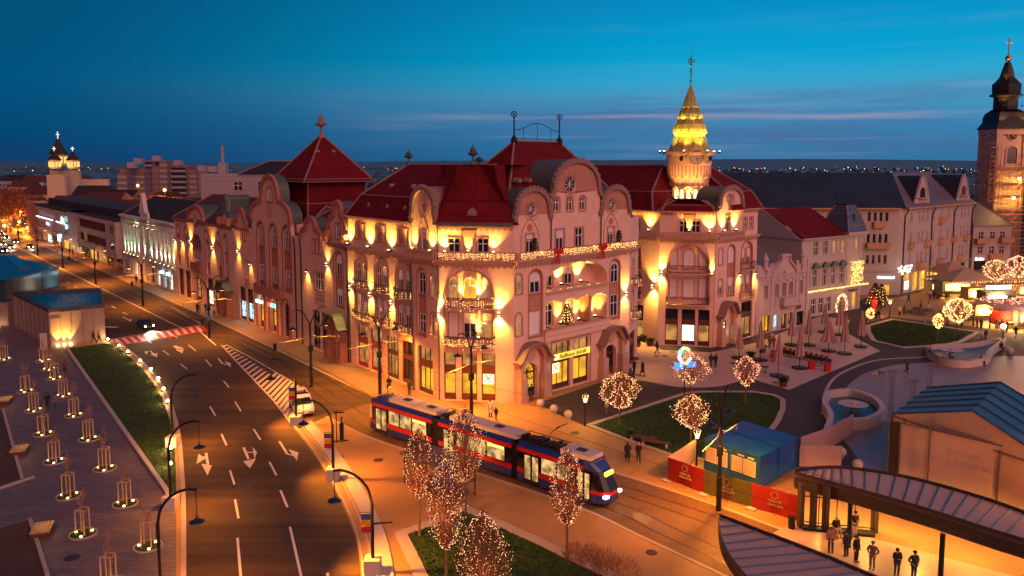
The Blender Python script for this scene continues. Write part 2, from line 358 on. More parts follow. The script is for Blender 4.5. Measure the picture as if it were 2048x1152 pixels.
# tram bed: granite setts from the crossing at the corner on to the lower right
track_c = [Sxy(-150, 6.4), Sxy(100, 6.4), Sxy(180, 6.6), Sxy(214, 7.0), Sxy(230, 7.4), Sxy(243, 7.9)]
TW = Wall(G(737, 861), G(1213, 1024)); tpt = lambda u, d: TW.p(u, 0, d)[:2]
T2 = [Sxy(236, 8.9), Sxy(243, 9.7), tpt(0, -1.19), tpt(TW.L/2, -1.19), tpt(TW.L, -1.19), G(1324, 1057), G(1415, 1098), G(1600, 1182)]
T2 = spline(T2, 6)
NL = [G(745, 804), G(850, 835), G(1000, 885), G(1240, 950), G(1430, 1012), G(1600, 1075), G(1800, 1160)]
FL = [G(655, 833), G(740, 874), G(900, 927), G(1040, 973), G(1177, 1021), G(1290, 1075), G(1429, 1140), G(1600, 1225)]
sheet_up('tram_bed', NL+FL[::-1], .012, 'setts')
def strip(b, line, off, w, z0, z1, m=0):
    a = offset_line(line, off-w/2); c = offset_line(line, off+w/2)
    for i in range(len(line)-1):
        q = [(*a[i], z0), (*a[i+1], z0), (*c[i+1], z0), (*c[i], z0), (*a[i], z1), (*a[i+1], z1), (*c[i+1], z1), (*c[i], z1)]
        b.hull8(q, m)
b = MB(); strip(b, spline(NL, 4), .12, .30, .0, .03); strip(b, spline(FL, 4), -.12, .30, 0, .03); struct(b.build('tram_bed_edging', 'kerb'))
# rails: two tracks
b = MB()
far_tr = spline([Sxy(-150, 11), Sxy(-60, 8.9), Sxy(60, 6.9), Sxy(180, 6.9), Sxy(205, 7.3), Sxy(222, 8.0), Sxy(236, 8.9)], 8)
railA = far_tr[:-1]+T2
for q in (-.72, .72):
    strip(b, railA, q, .13, .0, .022)
railB = spline([Sxy(-150, 7.6), Sxy(-60, 5.6), Sxy(60, 4.6), Sxy(180, 4.6), Sxy(222, 5.0), Sxy(236, 5.7), Sxy(244, 6.6), tpt(0, -4.3), tpt(TW.L/2, -4.45), tpt(TW.L, -4.2), G(1429, 1043), G(1600, 1117), G(1800, 1205)], 7)
for q in (-.72, .72):
    strip(b, railB, q, .13, .0, .022)
o = struct(b.build('tram_rails', 'rail'))
# lane edge line, dashes, arrows, hatching, crossing
pb = MB(); ZP0, ZP1 = .0, .014
def pstrip(p, q, w=.16, b=None):
    (b or pb); bb = b or pb; dx, dy = q[0]-p[0], q[1]-p[1]; l = math.hypot(dx, dy) or 1; nx, ny = -dy/l*w/2, dx/l*w/2
    bb.quad((p[0]-nx, p[1]-ny, ZP1), (q[0]-nx, q[1]-ny, ZP1), (q[0]+nx, q[1]+ny, ZP1), (p[0]+nx, p[1]+ny, ZP1))
def ppoly(pts): pb.tess([pts], lambda a, c: (a, c, ZP1))
for i in range(-14, 19): pstrip(Sxy(i*10, 10.0), Sxy(i*10+9.9, 10.0), .2); 
for off, per in ((13.6, 8), (17.0, 8)):
    for i in range(-10, 22):
        u = i*per
        if u < 178: pstrip(Sxy(u, off), Sxy(u+3, off), .16)
dash = [((447, 762), (458, 775)), ((470, 803), (482, 823)), ((507, 858), (521, 880)), ((539, 924), (553, 951)), ((561, 981), (575, 1015)), ((580, 1054), (604, 1160)),
        ((420, 813), (431, 832)), ((443, 868), (453, 891)), ((460, 941), (469, 969)), ((470, 999), (477, 1037)), ((475, 1076), (482, 1160)),
        ((377, 690), (392, 702)), ((326, 701), (338, 710)), ((361, 728), (374, 738)), ((411, 719), (423, 733)), ((344, 669), (355, 676)), ((291, 677), (303, 686)), ((655, 1146), (658, 1180)), ((396, 660), (404, 664))]
for p, q in dash: pstrip(G(*p), G(*q), .17)
def band_px(pts): ppoly(GP(pts))
# arrows (heads towards the viewer)
def arrow(stem, heads, w=.22):
    for a, c in zip(stem[:-1], stem[1:]): pstrip(G(*a), G(*c), w)
    for h in heads: band_px(h)
arrow([(412, 906), (416, 930)], [[(403, 928), (424, 931), (415, 951)], [(393, 928), (397, 908), (412, 917)]]); arrow([(412, 912), (398, 921)], [])
arrow([(487, 895), (497, 918)], [[(486, 923), (512, 917), (500, 937)], [(505, 894), (514, 905), (509, 918)]]); arrow([(491, 905), (511, 905)], [])
arrow([(559, 883), (575, 909)], [[(577, 899), (597, 905), (594, 922)]]); arrow([(574, 908), (590, 912)], [])
arrow([(436, 717), (446, 728)], [[(449, 722), (462, 727), (461, 735)]]); arrow([(446, 727), (458, 731)], [])
arrow([(348, 693), (362, 703)], [[(351, 700), (367, 699), (365, 707)], [(345, 693), (351, 691), (368, 697), (362, 698)]])
arrow([(300, 702), (310, 710)], [[(301, 709), (315, 706), (314, 715)], [(288, 704), (296, 702), (294, 709)]])
arrow([(245, 634), (257, 640)], [[(254, 640), (263, 638), (262, 644)]]); band_px([(210, 652), (240, 654), (230, 656), (208, 655)])
# hatched wedge between road and tracks
ledge = [(443, 690), (472, 722), (510, 762), (548, 802), (583, 848)]; redge = [(452, 689), (500, 714), (548, 742), (592, 768), (622, 790)]
def along(pts, t):
    t = max(0, min(.9999, t))*(len(pts)-1); i = int(t); k = t-i; return (pts[i][0]+(pts[i+1][0]-pts[i][0])*k, pts[i][1]+(pts[i+1][1]-pts[i][1])*k)
for i in range(4): pstrip(G(*ledge[i]), G(*ledge[i+1]), .18)
pstrip(G(401, 664), G(432, 691), .18); pstrip(G(340, 612), G(405, 650), .14)
for i in range(3): pstrip(G(*redge[i]), G(*redge[i+1]), .14)
for i in range(24):
    t = .03+i*.042; p = along(ledge, t); q = along(redge, t-.035*(0.6+t))
    if i < 13: q = ((p[0]*.25+q[0]*.75), (p[1]*.25+q[1]*.75))
    if p[1] < 846: pstrip(G(*p), G(*q), .42 if i > 12 else .38)
for t in (.1, .2, .3): 
    pstrip(G(*along(redge, t)), G(*along(redge, t+.1)), .3)
mk = struct(pb.build('road_markings', 'paint', recalc=False))
random.seed(9)
for q in ((470, 960, 30, 70), (560, 1060, 26, 60), (430, 760, 22, 20), (350, 700, 20, 12), (640, 1120, 30, 20), (500, 850, 16, 40)): x_, y_, w_, h_ = q; sheet_up('road_patch', GP([(x_, y_), (x_+w_, y_+3), (x_+w_+h_*.3, y_+h_), (x_+h_*.28, y_+h_-2)]), .0105, mat('asphalt_patch', (.038, .034, .032), .8, var=.3, vs=2))
# red zebra crossing
cr = [(217, 679), (405, 649), (416, 662), (236, 693)]
sheet_up('crossing', GP(cr), .012, 'redpaint'); pb = MB(); ZP1 = .018
for i in range(12):
    t = .05+i*.079; a = along([(217, 679), (405, 649)], t); c = along([(236, 693), (416, 662)], t-.012)
    d = along([(217, 679), (405, 649)], t+.035); e = along([(236, 693), (416, 662)], t+.028)
    A = (a[0]*.88+c[0]*.12, a[1]*.88+c[1]*.12); ppoly(GP([A, (d[0]*.88+e[0]*.12, d[1]*.88+e[1]*.12), (e[0]*.88+d[0]*.12, e[1]*.88+d[1]*.12), (c[0]*.88+a[0]*.12, c[1]*.88+a[1]*.12)]))
pstrip(G(217, 679), G(405, 649), .1); struct(pb.build('crossing_stripes', 'paint', recalc=False)); ZP1 = .014
# kerbs of the road
b = MB(); strip(b, RL, .2, .35, 0, .12); strip(b, RR[:], .15, .16, 0, .12); strip(b, RR, .75, .14, 0, .10)
strip(b, [Sxy(-150, 3.25), Sxy(130, 3.3), Sxy(185, 3.8), Sxy(215, 4.5), Sxy(236, 5.4)], 0, .2, 0, .07)
strip(b, [Sxy(-150, 19.8), Sxy(0, 19.8), Sxy(80, 20.8), Sxy(150, 21.3)], 0, .25, 0, .12)
struct(b.build('kerb', 'kerb'))
b = MB(); strip(b, RR, 1.5, 1.1, 0, .13); struct(b.build('kerb_strip', 'concrete'))
# plaza surfaces
sheet_up('plaza', GP([(1075, 806), (1256, 747), (1272, 700), (1290, 660), (1450, 640), (1510, 655), (1640, 630), (1760, 585), (1940, 550), (2100, 520), (2500, 560), (2600, 1010), (1700, 1010), (1590, 930), (1345, 915), (1165, 850), (1120, 830)]), .004, 'setts_dark')
lp = [(1262, 735)]+spline([(1272, 760), (1306, 765), (1358, 774), (1428, 774), (1469, 765), (1500, 757)], 4)+[(1578, 780), (1760, 702), (1690, 664), (1700, 640), (1640, 632), (1520, 684), (1420, 705), (1325, 700), (1275, 680)]
sheet_up('pale_plaza', GP(lp), .008, 'lightstone')
arcp = spline([(1675, 800), (1695, 772), (1730, 747), (1792, 730), (1855, 725), (1980, 713), (2200, 713)], 6)
sheet_up('rink_plaza', GP([(1672, 860)]+arcp+[(2500, 760), (2500, 1020), (1780, 1000)]), .008, 'rink')
b = MB(); strip(b, [G(*p) for p in spline([(1645, 830), (1650, 789), (1667, 758), (1702, 737), (1758, 720), (1848, 714), (2000, 700)], 6)], 0, .35, 0, .03); struct(b.build('plaza_border_ring', 'kerb'))
sheet_up('market_plaza', GP([(1735, 645), (1780, 633), (1962, 655), (2200, 690), (2300, 600), (2000, 545), (1810, 592), (1740, 602)]), .008, 'paving')
# lawns
def lawn(name, outer, kw=1.0, seg=4, gname='grass'):
    o = ccw(GP(outer)); b = MB(); inn = inset(o, kw)
    b.tess([o, inn], lambda a, c: (a, c, .10))
    for P in (o, inn):
        for i in range(len(P)):
            a, c = P[i-1], P[i]; b.quad((*a, 0), (*c, 0), (*c, .10), (*a, .10))
    struct(b.build(name+'_kerb', 'kerb'))
    g = MB(); g.slab(inn, .06, .06); go = g.build(name, 'grass', recalc=False); go['kind'] = 'structure'
    # blades: small upright leaf pairs scattered over the lawn, denser close to the camera
    xs = [p[0] for p in inn]; ys = [p[1] for p in inn]; bl = MB(); random.seed(len(outer)*7)
    def inside(x, y):
        c = False
        for i in range(len(inn)):
            (x1, y1), (x2, y2) = inn[i-1], inn[i]
            if (y1 > y) != (y2 > y) and x < (x2-x1)*(y-y1)/(y2-y1)+x1: c = not c
        return c
    area = (max(xs)-min(xs))*(max(ys)-min(ys)); cnt = int(min(16000, area*60))
    for _ in range(cnt):
        x = random.uniform(min(xs), max(xs)); y = random.uniform(min(ys), max(ys))
        if not inside(x, y): continue
        a = random.random()*6.28; w = .07; h = random.uniform(.05, .12); dx, dy = math.cos(a)*w, math.sin(a)*w
        bl.add([(x-dx, y-dy, .05), (x+dx, y+dy, .05), (x+dy*.8, y-dx*.8, .06+h)], [(0, 1, 2)])
    g2 = bl.build(name+'_blades', 'grass', recalc=False); g2['kind'] = 'stuff'; g2['label'] = 'short green lawn grass inside pale kerb of '+name.replace('_', ' '); g2['category'] = 'grass'
    return inn
lawn('centre_lawn', [(1170, 851), (1366, 787), (1400, 783), (1505, 783), (1550, 790), (1571, 800), (1571, 820), (1560, 845), (1540, 872), (1480, 930), (1345, 915), (1250, 882)], .55)
lawn('far_lawn', [(1731, 652), (1782, 638), (1849, 648), (1943, 662), (1962, 665), (1926, 685), (1891, 692), (1808, 697), (1754, 685), (1742, 681), (1733, 666)], .7)
lawn('tree_lawn', [(788, 1067), (854, 1044), (929, 1010), (1093, 1083), (1143, 1108), (1236, 1150), (1330, 1230), (1330, 1330), (880, 1330), (845, 1190)], .85)
dl = [G(135, 697)]+[G(215, 687)]+offset_line(RL, -.25)[6:-12]
dl = [p for p in dl]
g = ccw([G(135, 697), G(213, 687), G(238, 697), G(262, 716), G(286, 740), G(307, 767), G(325, 799), G(339, 838), G(348, 882), G(352, 950), G(353, 1006)])
b = MB(); b.slab(g, .05, .05); struct(b.build('street_lawn', 'grass', recalc=False))
b = MB(); strip(b, [G(133, 697), G(353, 1012)], 0, .35, 0, .22); struct(b.build('street_lawn_kerb', 'concrete'))
def inside(P, x, y):
    c = False
    for i in range(len(P)):
        (x1, y1), (x2, y2) = P[i-1], P[i]
        if (y1 > y) != (y2 > y) and x < (x2-x1)*(y-y1)/(y2-y1)+x1: c = not c
    return c
bl = MB(); random.seed(3)
for _ in range(30000):
    x = random.uniform(-66, -24); y = random.uniform(55, 116)
    if inside(g, x, y):
        a = random.random()*6.28; w = .08; h = random.uniform(.05, .12); dx, dy = math.cos(a)*w, math.sin(a)*w
        bl.add([(x-dx, y-dy, .04), (x+dx, y+dy, .04), (x+dy*.8, y-dx*.8, .05+h)], [(0, 1, 2)])
tag(bl.build('street_lawn_blades', 'grass', recalc=False), 'short grass on the wedge lawn beside the curving road', 'grass', kind='stuff')
# left square
lsq = [G(133, 699), G(353, 1014), G(352, 1160), G(345, 1400), G(-900, 1400), G(-900, 650), G(20, 640), G(110, 700)]
sheet_up('square_paving', lsq, .004, 'bricks_l')
sheet_up('planting_bed', GP([(-60, 815), (6, 820), (44, 957), (-60, 995)]), .03, 'earth')
sheet_up('planting_bed', GP([(-60, 1075), (60, 1040), (95, 1152), (95, 1250), (-60, 1250)]), .03, 'earth')
b = MB(); strip(b, GP([(6, 820), (44, 957)]), 0, .25, 0, .15); strip(b, GP([(-60, 998), (68, 955)]), 0, .3, 0, .15); strip(b, GP([(60, 1040), (95, 1152)]), 0, .25, 0, .15); struct(b.build('bed_kerb', 'kerb'))
# manhole covers
for i, (x, y, r) in enumerate([(757, 920, .45), (680, 914, .4), (144, 1115, .5), (1150, 866, .45), (1330, 712, .45), (1345, 704, .4), (1313, 713, .4), (1360, 727, .45), (1303, 1105, .4), (1550, 765, .4)]):
    gx, gy = G(x, y); b = MB(); b.lathe(gx, gy, [(r, .0), (r, .024), (r*.85, .024), (r*.84, .018)], 14); struct(b.build('manhole_cover', 'rail'))
# ---------------------------------------------------------------- facades: a wall with real openings, framed windows with panes
def rectp(u0, u1, z0, z1): return [(u0, z0), (u1, z0), (u1, z1), (u0, z1)]
def archp(u0, u1, z0, z1, n=8):
    r = (u1-u0)/2; c = (u0+u1)/2; h = min(r, (z1-z0)*.8)
    return [(u0, z0), (u1, z0)]+[(c+r*math.cos(R(180*i/n)), z1-h+h*math.sin(R(180*i/n))) for i in range(n+1)]
UPK = 38.0
class Fac:
    def __init__(s, root, W, wall='cream', trim='trim', frame='white', thick=.5):
        s.root, s.W, s.wall, s.trimm, s.frame, s.thick = root, W, wall, trim, frame, thick; s.holes = []; s.t = MB(); s.y = MB(); s.nwin = 0
    def hole(s, poly, depth=.3): s.holes.append((poly, depth))
    def win(s, uc, z0, z1, w=1.1, arch=False, glass='glass', depth=.17, trim=True, frame=None, blind=0, cross=.62, mull=1, name='window', sill=True, tw=.16, off=0.0, hole=True, tm=None):
        W = s.W; u0, u1 = uc-w/2, uc+w/2; P = archp(u0, u1, z0, z1) if arch else rectp(u0, u1, z0, z1)
        if hole: s.hole(P, depth)
        d = off-depth
        f = MB(); fw = .09
        f.sweep(W, P, fw*2, d-.02, d+.07, closed=True)
        for k in range(mull): x = u0+w*(k+1)/(mull+1); f.wbox(W, x-.05, x+.05, z0, z1-(.1 if arch else 0), d-.02, d+.06)
        if cross: zc = z0+(z1-z0)*cross; f.wbox(W, u0, u1, zc-.05, zc+.05, d-.02, d+.065)
        fo = f.build(name, frame or s.frame, s.root)
        g = MB(); pd = d-.03 if hole else d+.012; g.tess([P], lambda a, b: W.p(a, b, pd)); g.build('pane', glass, fo)
        if blind:
            zb = z1-(z1-z0)*blind; Q = [(a, max(c, zb)) for a, c in P]; Q = [q for i, q in enumerate(Q) if q != Q[i-1]]
            g = MB(); g.tess([Q], lambda a, b: W.p(a, b, d+.03)); g.build('roller_blind', 'blind', fo)
        if trim:
            path = P[1:]+[P[0]] if arch else [P[1], P[2], P[3], P[0]]
            k = tw/2; pp = [(uc+(a-uc)*(1+k*2/w), b+(k if b > z0+.01 else 0)) for a, b in path]
            s.t.sweep(W, pp, tw, off-.0, off+.06)
        if sill: s.t.wbox(W, u0-.12, u1+.12, z0-.13, z0-.01, off-.02, off+.14)
        s.nwin += 1; return fo
    def panel(s, u0, u1, z0, z1, rows=3, cols=2):
        s.t.sweep(s.W, rectp(u0, u1, z0, z1), .1, -.0, .05, closed=True)
        for i in range(cols):
            for j in range(rows):
                a = u0+(u1-u0)*(i+.5)/cols; b = z0+(z1-z0)*(j+.5)/rows; k = min((u1-u0)/cols, (z1-z0)/rows)*.28
                s.t.wbox(s.W, a-k, a+k, b-k, b+k, 0, .04)
    def tall(s, uc, w, z0, z1, wins, panel=None, depth=.22):
        "a tall arched niche holding windows of several floors"
        P = archp(uc-w/2, uc+w/2, z0, z1); s.hole(P, depth); bk = MB(); bk.tess([P], lambda a, b: s.W.p(a, b, -depth)); bk.build('window_niche', s.trimm, s.root)
        for (a, b, ww, ar, gl, bl) in wins: s.win(uc, a, b, ww, ar, gl, depth=.05, off=-depth+.06, hole=False, trim=False, blind=bl, sill=True)
        if panel:
            t = MB(); W = s.W; t.sweep(W, rectp(uc-w*.3, uc+w*.3, panel[0], panel[1]), .08, -depth, -depth+.08, closed=True)
            for i in range(3):
                for j in range(3): a = uc+w*.3*(i-1)*.6; c = (panel[0]+panel[1])/2+(panel[1]-panel[0])*.3*(j-1); t.wbox(W, a-.11, a+.11, c-.11, c+.11, -depth, -depth+.04)
            t.build('panel', 'trimy', s.root)
        s.t.sweep(s.W, [(q[0], q[1]) for q in (P[1:]+[P[0]])], .14, 0, .07)
    def cornice(s, z, u0=0, u1=None, h=.5, out=.5, scallop=True, m=None):
        u1 = s.W.L if u1 is None else u1
        s.y.wbox(s.W, u0-.02, u1+.02, z-h*.35, z, 0, out); s.y.wbox(s.W, u0-.01, u1+.01, z-h*.7, z-h*.35-.002, 0, out*.62); s.y.wbox(s.W, u0, u1, z-h, z-h*.7-.002, 0, out*.3)
        if scallop:
            n = max(1, int((u1-u0)/.62))
            for i in range(n):
                a = u0+(u1-u0)*(i+.5)/n; s.t.prism(s.W, [(a-.22, z-h-.02), (a, z-h-.24), (a+.22, z-h-.02)], .0, .09)
    def uplight(s, u, z, up=True, down=False, power=55, out=.5, col=WARM, cone=100, dim=1.0):
        power *= UPK
        W = s.W; b = MB(); p = W.p(u, z, out); b.box(p, (.22, .22, .28), W.ang); b.wbox(W, u-.05, u+.05, z-.05, z+.05, 0, out-.11)
        o = b.build('wall_light', 'blackm', s.root)
        e = MB()
        if up: e.box((p[0], p[1], z+.15), (.18, .18, .02), W.ang)
        if down: e.box((p[0], p[1], z-.15), (.18, .18, .02), W.ang)
        e.build('lens', 'upl', o)
        n = W.n; 
        if up: light('SPOT', (p[0]-n[0]*.02, p[1]-n[1]*.02, z+.2), power, col, o, (-n[0]*.07, -n[1]*.07, 1), .06, cone, 1)
        if down: light('SPOT', (p[0]-n[0]*.02, p[1]-n[1]*.02, z-.2), power, col, o, (-n[0]*.07, -n[1]*.07, -1), .06, cone, 1)
    def shop(s, u0, u1, z0, z1, glass='litshop', frame='brown', band=.45, cols=3, low=.5, depth=.35, trim=None):
        W = s.W; P = rectp(u0, u1, z0, z1); s.hole(P, depth); d = -depth; f = MB(); f.sweep(W, rectp(u0+.06, u1-.06, z0+.05, z1-.06), .14, d-.05, d+.1, closed=True)
        zb = z0+(z1-z0)*.56; f.wbox(W, u0+.12, u1-.12, z0+.1, z0+low, d-.04, d+.06)
        if band: f.wbox(W, u0+.12, u1-.12, zb, zb+(z1-z0)*.16*band/.45, d-.04, d+.12)
        for k in range(1, cols): x = u0+(u1-u0)*k/cols; f.wbox(W, x-.04, x+.04, z0+low, z1-.1, d-.04, d+.05)
        fo = f.build('shop_window', frame, s.root); g = MB()
        g.quad(W.p(u0, z0, d-.06), W.p(u1, z0, d-.06), W.p(u1, zb, d-.06), W.p(u0, zb, d-.06)); g.build('pane', glass, fo)
        g = MB(); g.quad(W.p(u0, zb, d-.06), W.p(u1, zb, d-.06), W.p(u1, z1, d-.06), W.p(u0, z1, d-.06)); g.build('pane', trim or ('litdim' if glass.startswith('lit') else 'glass'), fo)
    def door(s, uc, w, z1, glass='litshop', frame='brown', depth=.6):
        W = s.W; P = archp(uc-w/2, uc+w/2, 0.02, z1, 10); s.hole(P, depth); d = -depth; f = MB(); f.sweep(W, P, .22, d-.04, d+.1, closed=True)
        zc = z1-w*.5; f.wbox(W, uc-w/2, uc+w/2, zc-.1, zc+.08, d-.04, d+.12); f.wbox(W, uc-.06, uc+.06, 0, zc, d-.03, d+.11)
        for k in range(1, 6): a = R(180*k/6); f.sweep(W, [(uc, zc+.05), (uc+w*.48*math.cos(a), zc+w*.48*math.sin(a))], .05, d-.03, d+.05)
        for q in (-1, 1):
            a0, a1 = sorted((uc+q*.1, uc+q*(w/2-.15))); f.wbox(W, a0, a1, .05, 1.0, d-.02, d+.08)
            f.sweep(W, arc(uc+q*w*.24, zc-.5, w*.16, 200, 340, 6), .1, d-.02, d+.07)
        fo = f.build('door', frame, s.root); g = MB(); g.tess([P], lambda a, b: W.p(a, b, d-.05)); g.build('pane', glass, fo)
        h = MB(); h.wbox(W, uc+.1, uc+.16, 1.0, 1.5, d+.1, d+.16); h.build('handle', 'rail', fo)
    def finish(s, outline, name='wall', back=True):
        W = s.W; b = MB(); loops = [outline]+[h[0] for h in s.holes]
        b.tess(loops, lambda a, c: W.p(a, c, 0))
        for P, dp in s.holes:
            for i in range(len(P)): a, c = P[i-1], P[i]; b.quad(W.p(*a, 0), W.p(*c, 0), W.p(*c, -dp-.02), W.p(*a, -dp-.02))
        for i in range(len(outline)):
            a, c = outline[i-1], outline[i]; b.quad(W.p(*a, 0), W.p(*c, 0), W.p(*c, -s.thick), W.p(*a, -s.thick))
        o = b.build(name, s.wall, s.root, recalc=False)
        if s.t.v: s.t.build('molding', s.trimm, s.root)
        if s.y.v: s.y.build('cornice', 'trimy' if s.wall == 'cream' else s.trimm, s.root)
        return o
def bell(u0, u1, z0, z1, sh=.28, n=14):
    "outline of a rounded Secession gable from right foot over the top to the left foot"
    c = (u0+u1)/2; h = (u1-u0)/2; H = z1-z0; zs = z0+H*sh; o = []
    for i in range(n+1):
        a = 180*i/n; ca = math.cos(R(a)); sa = math.sin(R(a))
        o.append((c+h*.93*ca*(1 if abs(ca) < .99 else 1), zs+(z1-zs)*sa**.85 if sa > 0 else zs))
    return [(u1, z0), (u1+.05, z0+.35*(zs-z0))]+o+[(u0-.05, z0+.35*(zs-z0)), (u0, z0)]
def waist(u0, u1, z0, z1, n=8, topw=.55):
    "stepped gable: broad shoulders, waist, round head"
    c = (u0+u1)/2; h = (u1-u0)/2; H = z1-z0; o = [(u1, z0), (u1, z0+.12*H)]
    o += [(c+h*(topw+(1-topw)*math.cos(R(90*i/6))), z0+H*(.12+.33*math.sin(R(90*i/6)))) for i in range(1, 7)]
    r = h*topw; zt = z1-r; zt = max(zt, z0+.5*H)
    o += [(c+r*math.cos(R(180*i/n)), zt+(z1-zt)*math.sin(R(180*i/n))) for i in range(n+1)]
    o += [(2*c-a, b) for a, b in [(u1, z0), (u1, z0+.12*H)][::1]+[(c+h*(topw+(1-topw)*math.cos(R(90*i/6))), z0+H*(.12+.33*math.sin(R(90*i/6)))) for i in range(1, 7)]][::-1]
    return o
def gable(F, pts, depth=3.0, face=None, cope='ridge', roofm='copper', scal=True, cw=.5, out=.35, name='gable', inner=True):
    "coping, scallops, vaulted roof behind and a recessed ornament field for a gable whose outline belongs to the wall"
    W = F.W; b = MB(); b.sweep(W, pts, cw, -.2, out)
    if scal:
        acc = 0
        for i in range(1, len(pts)):
            l = math.hypot(pts[i][0]-pts[i-1][0], pts[i][1]-pts[i-1][1]); acc += l
            if acc > .45:
                acc = 0; dx, dz = pts[i][0]-pts[i-1][0], pts[i][1]-pts[i-1][1]; q = l or 1
                c = (pts[i][0]+dz/q*cw*.45, pts[i][1]-dx/q*cw*.45); b.ball(W.p(*c, out*.6), .21, 6)
    co = b.build(name+'_coping', cope, F.root, smooth=False)
    r = MB(); n = len(pts); o = [(a, c+.12) for a, c in pts]
    for i in range(n-1): r.quad(W.p(*o[i], -.2), W.p(*o[i+1], -.2), W.p(*o[i+1], -depth), W.p(*o[i], -depth))
    r.tess([o], lambda a, c: W.p(a, c, -depth)); r.build(name+'_roof', roofm, F.root, recalc=False)
def rose(F, u, z, r, glass='glass', spokes=8, sx=1.0):
    W = F.W; P = [(u+r*sx*math.cos(R(22.5*i)), z+r*math.sin(R(22.5*i))) for i in range(16)]; F.hole(P, .3); f = MB(); f.sweep(W, P, .1, -.28, -.18, closed=True)
    for k in range(spokes//2): a = math.pi*k/(spokes/2); f.sweep(W, [(u+r*sx*math.cos(a), z+r*math.sin(a)), (u-r*sx*math.cos(a), z-r*math.sin(a))], .06, -.28, -.2)
    fo = f.build('round_window', F.frame, F.root); g = MB(); g.tess([P], lambda a, c: W.p(a, c, -.29)); g.build('pane', glass, fo)
    Q = [(u+(r+.14)*sx*math.cos(R(22.5*i)), z+(r+.14)*math.sin(R(22.5*i))) for i in range(16)]; F.t.sweep(W, Q, .16, 0, .07, closed=True)
    Q = [(u+(r+.5)*sx*math.cos(R(22.5*i)), z+(r+.5)*math.sin(R(22.5*i))) for i in range(16)]; F.t.sweep(W, Q, .06, 0, .05, closed=True)
def mansard(root, poly, lv, m='tile', name='roof', ridge=True, cap=True, rr=.14):
    "stacked insets of a footprint: lv = [(inset, z), ...]"
    P = ccw(poly); rings = [[(x, y, z) for x, y in inset(P, d)] for d, z in lv]; b = MB(); n = len(P)
    for i in range(len(rings)-1):
        for j in range(n): b.quad(rings[i][j], rings[i][(j+1) % n], rings[i+1][(j+1) % n], rings[i+1][j])
    if cap: b.tess([[(x, y) for x, y, z in rings[-1]]], lambda a, c: (a, c, rings[-1][0][2]))
    o = b.build(name, m, root, recalc=False)
    if ridge:
        t = MB()
        for j in range(n): t.tube([r[j] for r in rings], rr, 5)
        for r in rings[1:-1]: t.tube(r+[r[0]], .07, 4)
        t.build('ridge_tiles', 'ridge' if rr > .1 else 'tile', o)
    return o
def hiproof(root, W, u0, u1, d0, d1, z0, z1, ru0, ru1, rd=None, m='tile', brk=None, name='roof', rr=.13):
    "hipped roof over a rectangle in a wall frame; brk=(inset, z) adds a mansard break"
    rd = (d0+d1)/2 if rd is None else rd
    e = [W.p(u0, z0, d0), W.p(u1, z0, d0), W.p(u1, z0, d1), W.p(u0, z0, d1)]; b = MB()
    lev = [e]
    if brk: k, zb = brk; lev.append([W.p(u0+k, zb, d0-k), W.p(u1-k, zb, d0-k), W.p(u1-k, zb, d1+k), W.p(u0+k, zb, d1+k)])
    if brk: 
        for i in range(4): b.quad(lev[0][i], lev[0][(i+1) % 4], lev[1][(i+1) % 4], lev[1][i])
    q = lev[-1]; a, c = W.p(ru0, z1, rd), W.p(ru1, z1, rd)
    b.quad(q[0], q[1], c, a); b.quad(q[1], q[2], c); b.quad(q[2], q[3], a, c); b.quad(q[3], q[0], a)
    o = b.build(name, m, root, recalc=False); t = MB()
    for s_, e_ in ((q[0], a), (q[3], a), (q[1], c), (q[2], c)): t.tube([s_, e_], rr, 5)
    if ru1-ru0 > .1: t.tube([a, c], rr, 5)
    if brk:
        for i in range(4): t.tube([lev[0][i], lev[1][i]], rr, 5); t.tube([lev[1][i], lev[1][(i+1) % 4]], rr*.6, 4)
    t.build('ridge_tiles', 'ridge', o); return o
def finial(root, x, y, z, h, m='copper', kind='bud'):
    b = MB()
    if kind == 'bud': b.lathe(x, y, [(.45, z-.3), (.3, z+h*.15), (.12, z+h*.3), (.1, z+h*.45), (.5, z+h*.52), (.62, z+h*.6), (.3, z+h*.68), (.4, z+h*.74), (.12, z+h*.9), (.02, z+h)], 10)
    elif kind == 'ring':
        b.lathe(x, y, [(.35, z-.2), (.42, z+.3), (.15, z+.7), (.06, z+1.0), (.05, z+h*.85)], 8)
        for k in range(7): b.ball((x, y, z+1+k*(h*.85-1)/7), .12, 6)
        b.tube([(x+.32*math.cos(a), y, z+h*.9+.32*math.sin(a)) for a in [math.pi*i/6 for i in range(13)]], .06, 5); b.ball((x, y, z+h*.9), .14, 6)
    return b.build('finial', m, root)
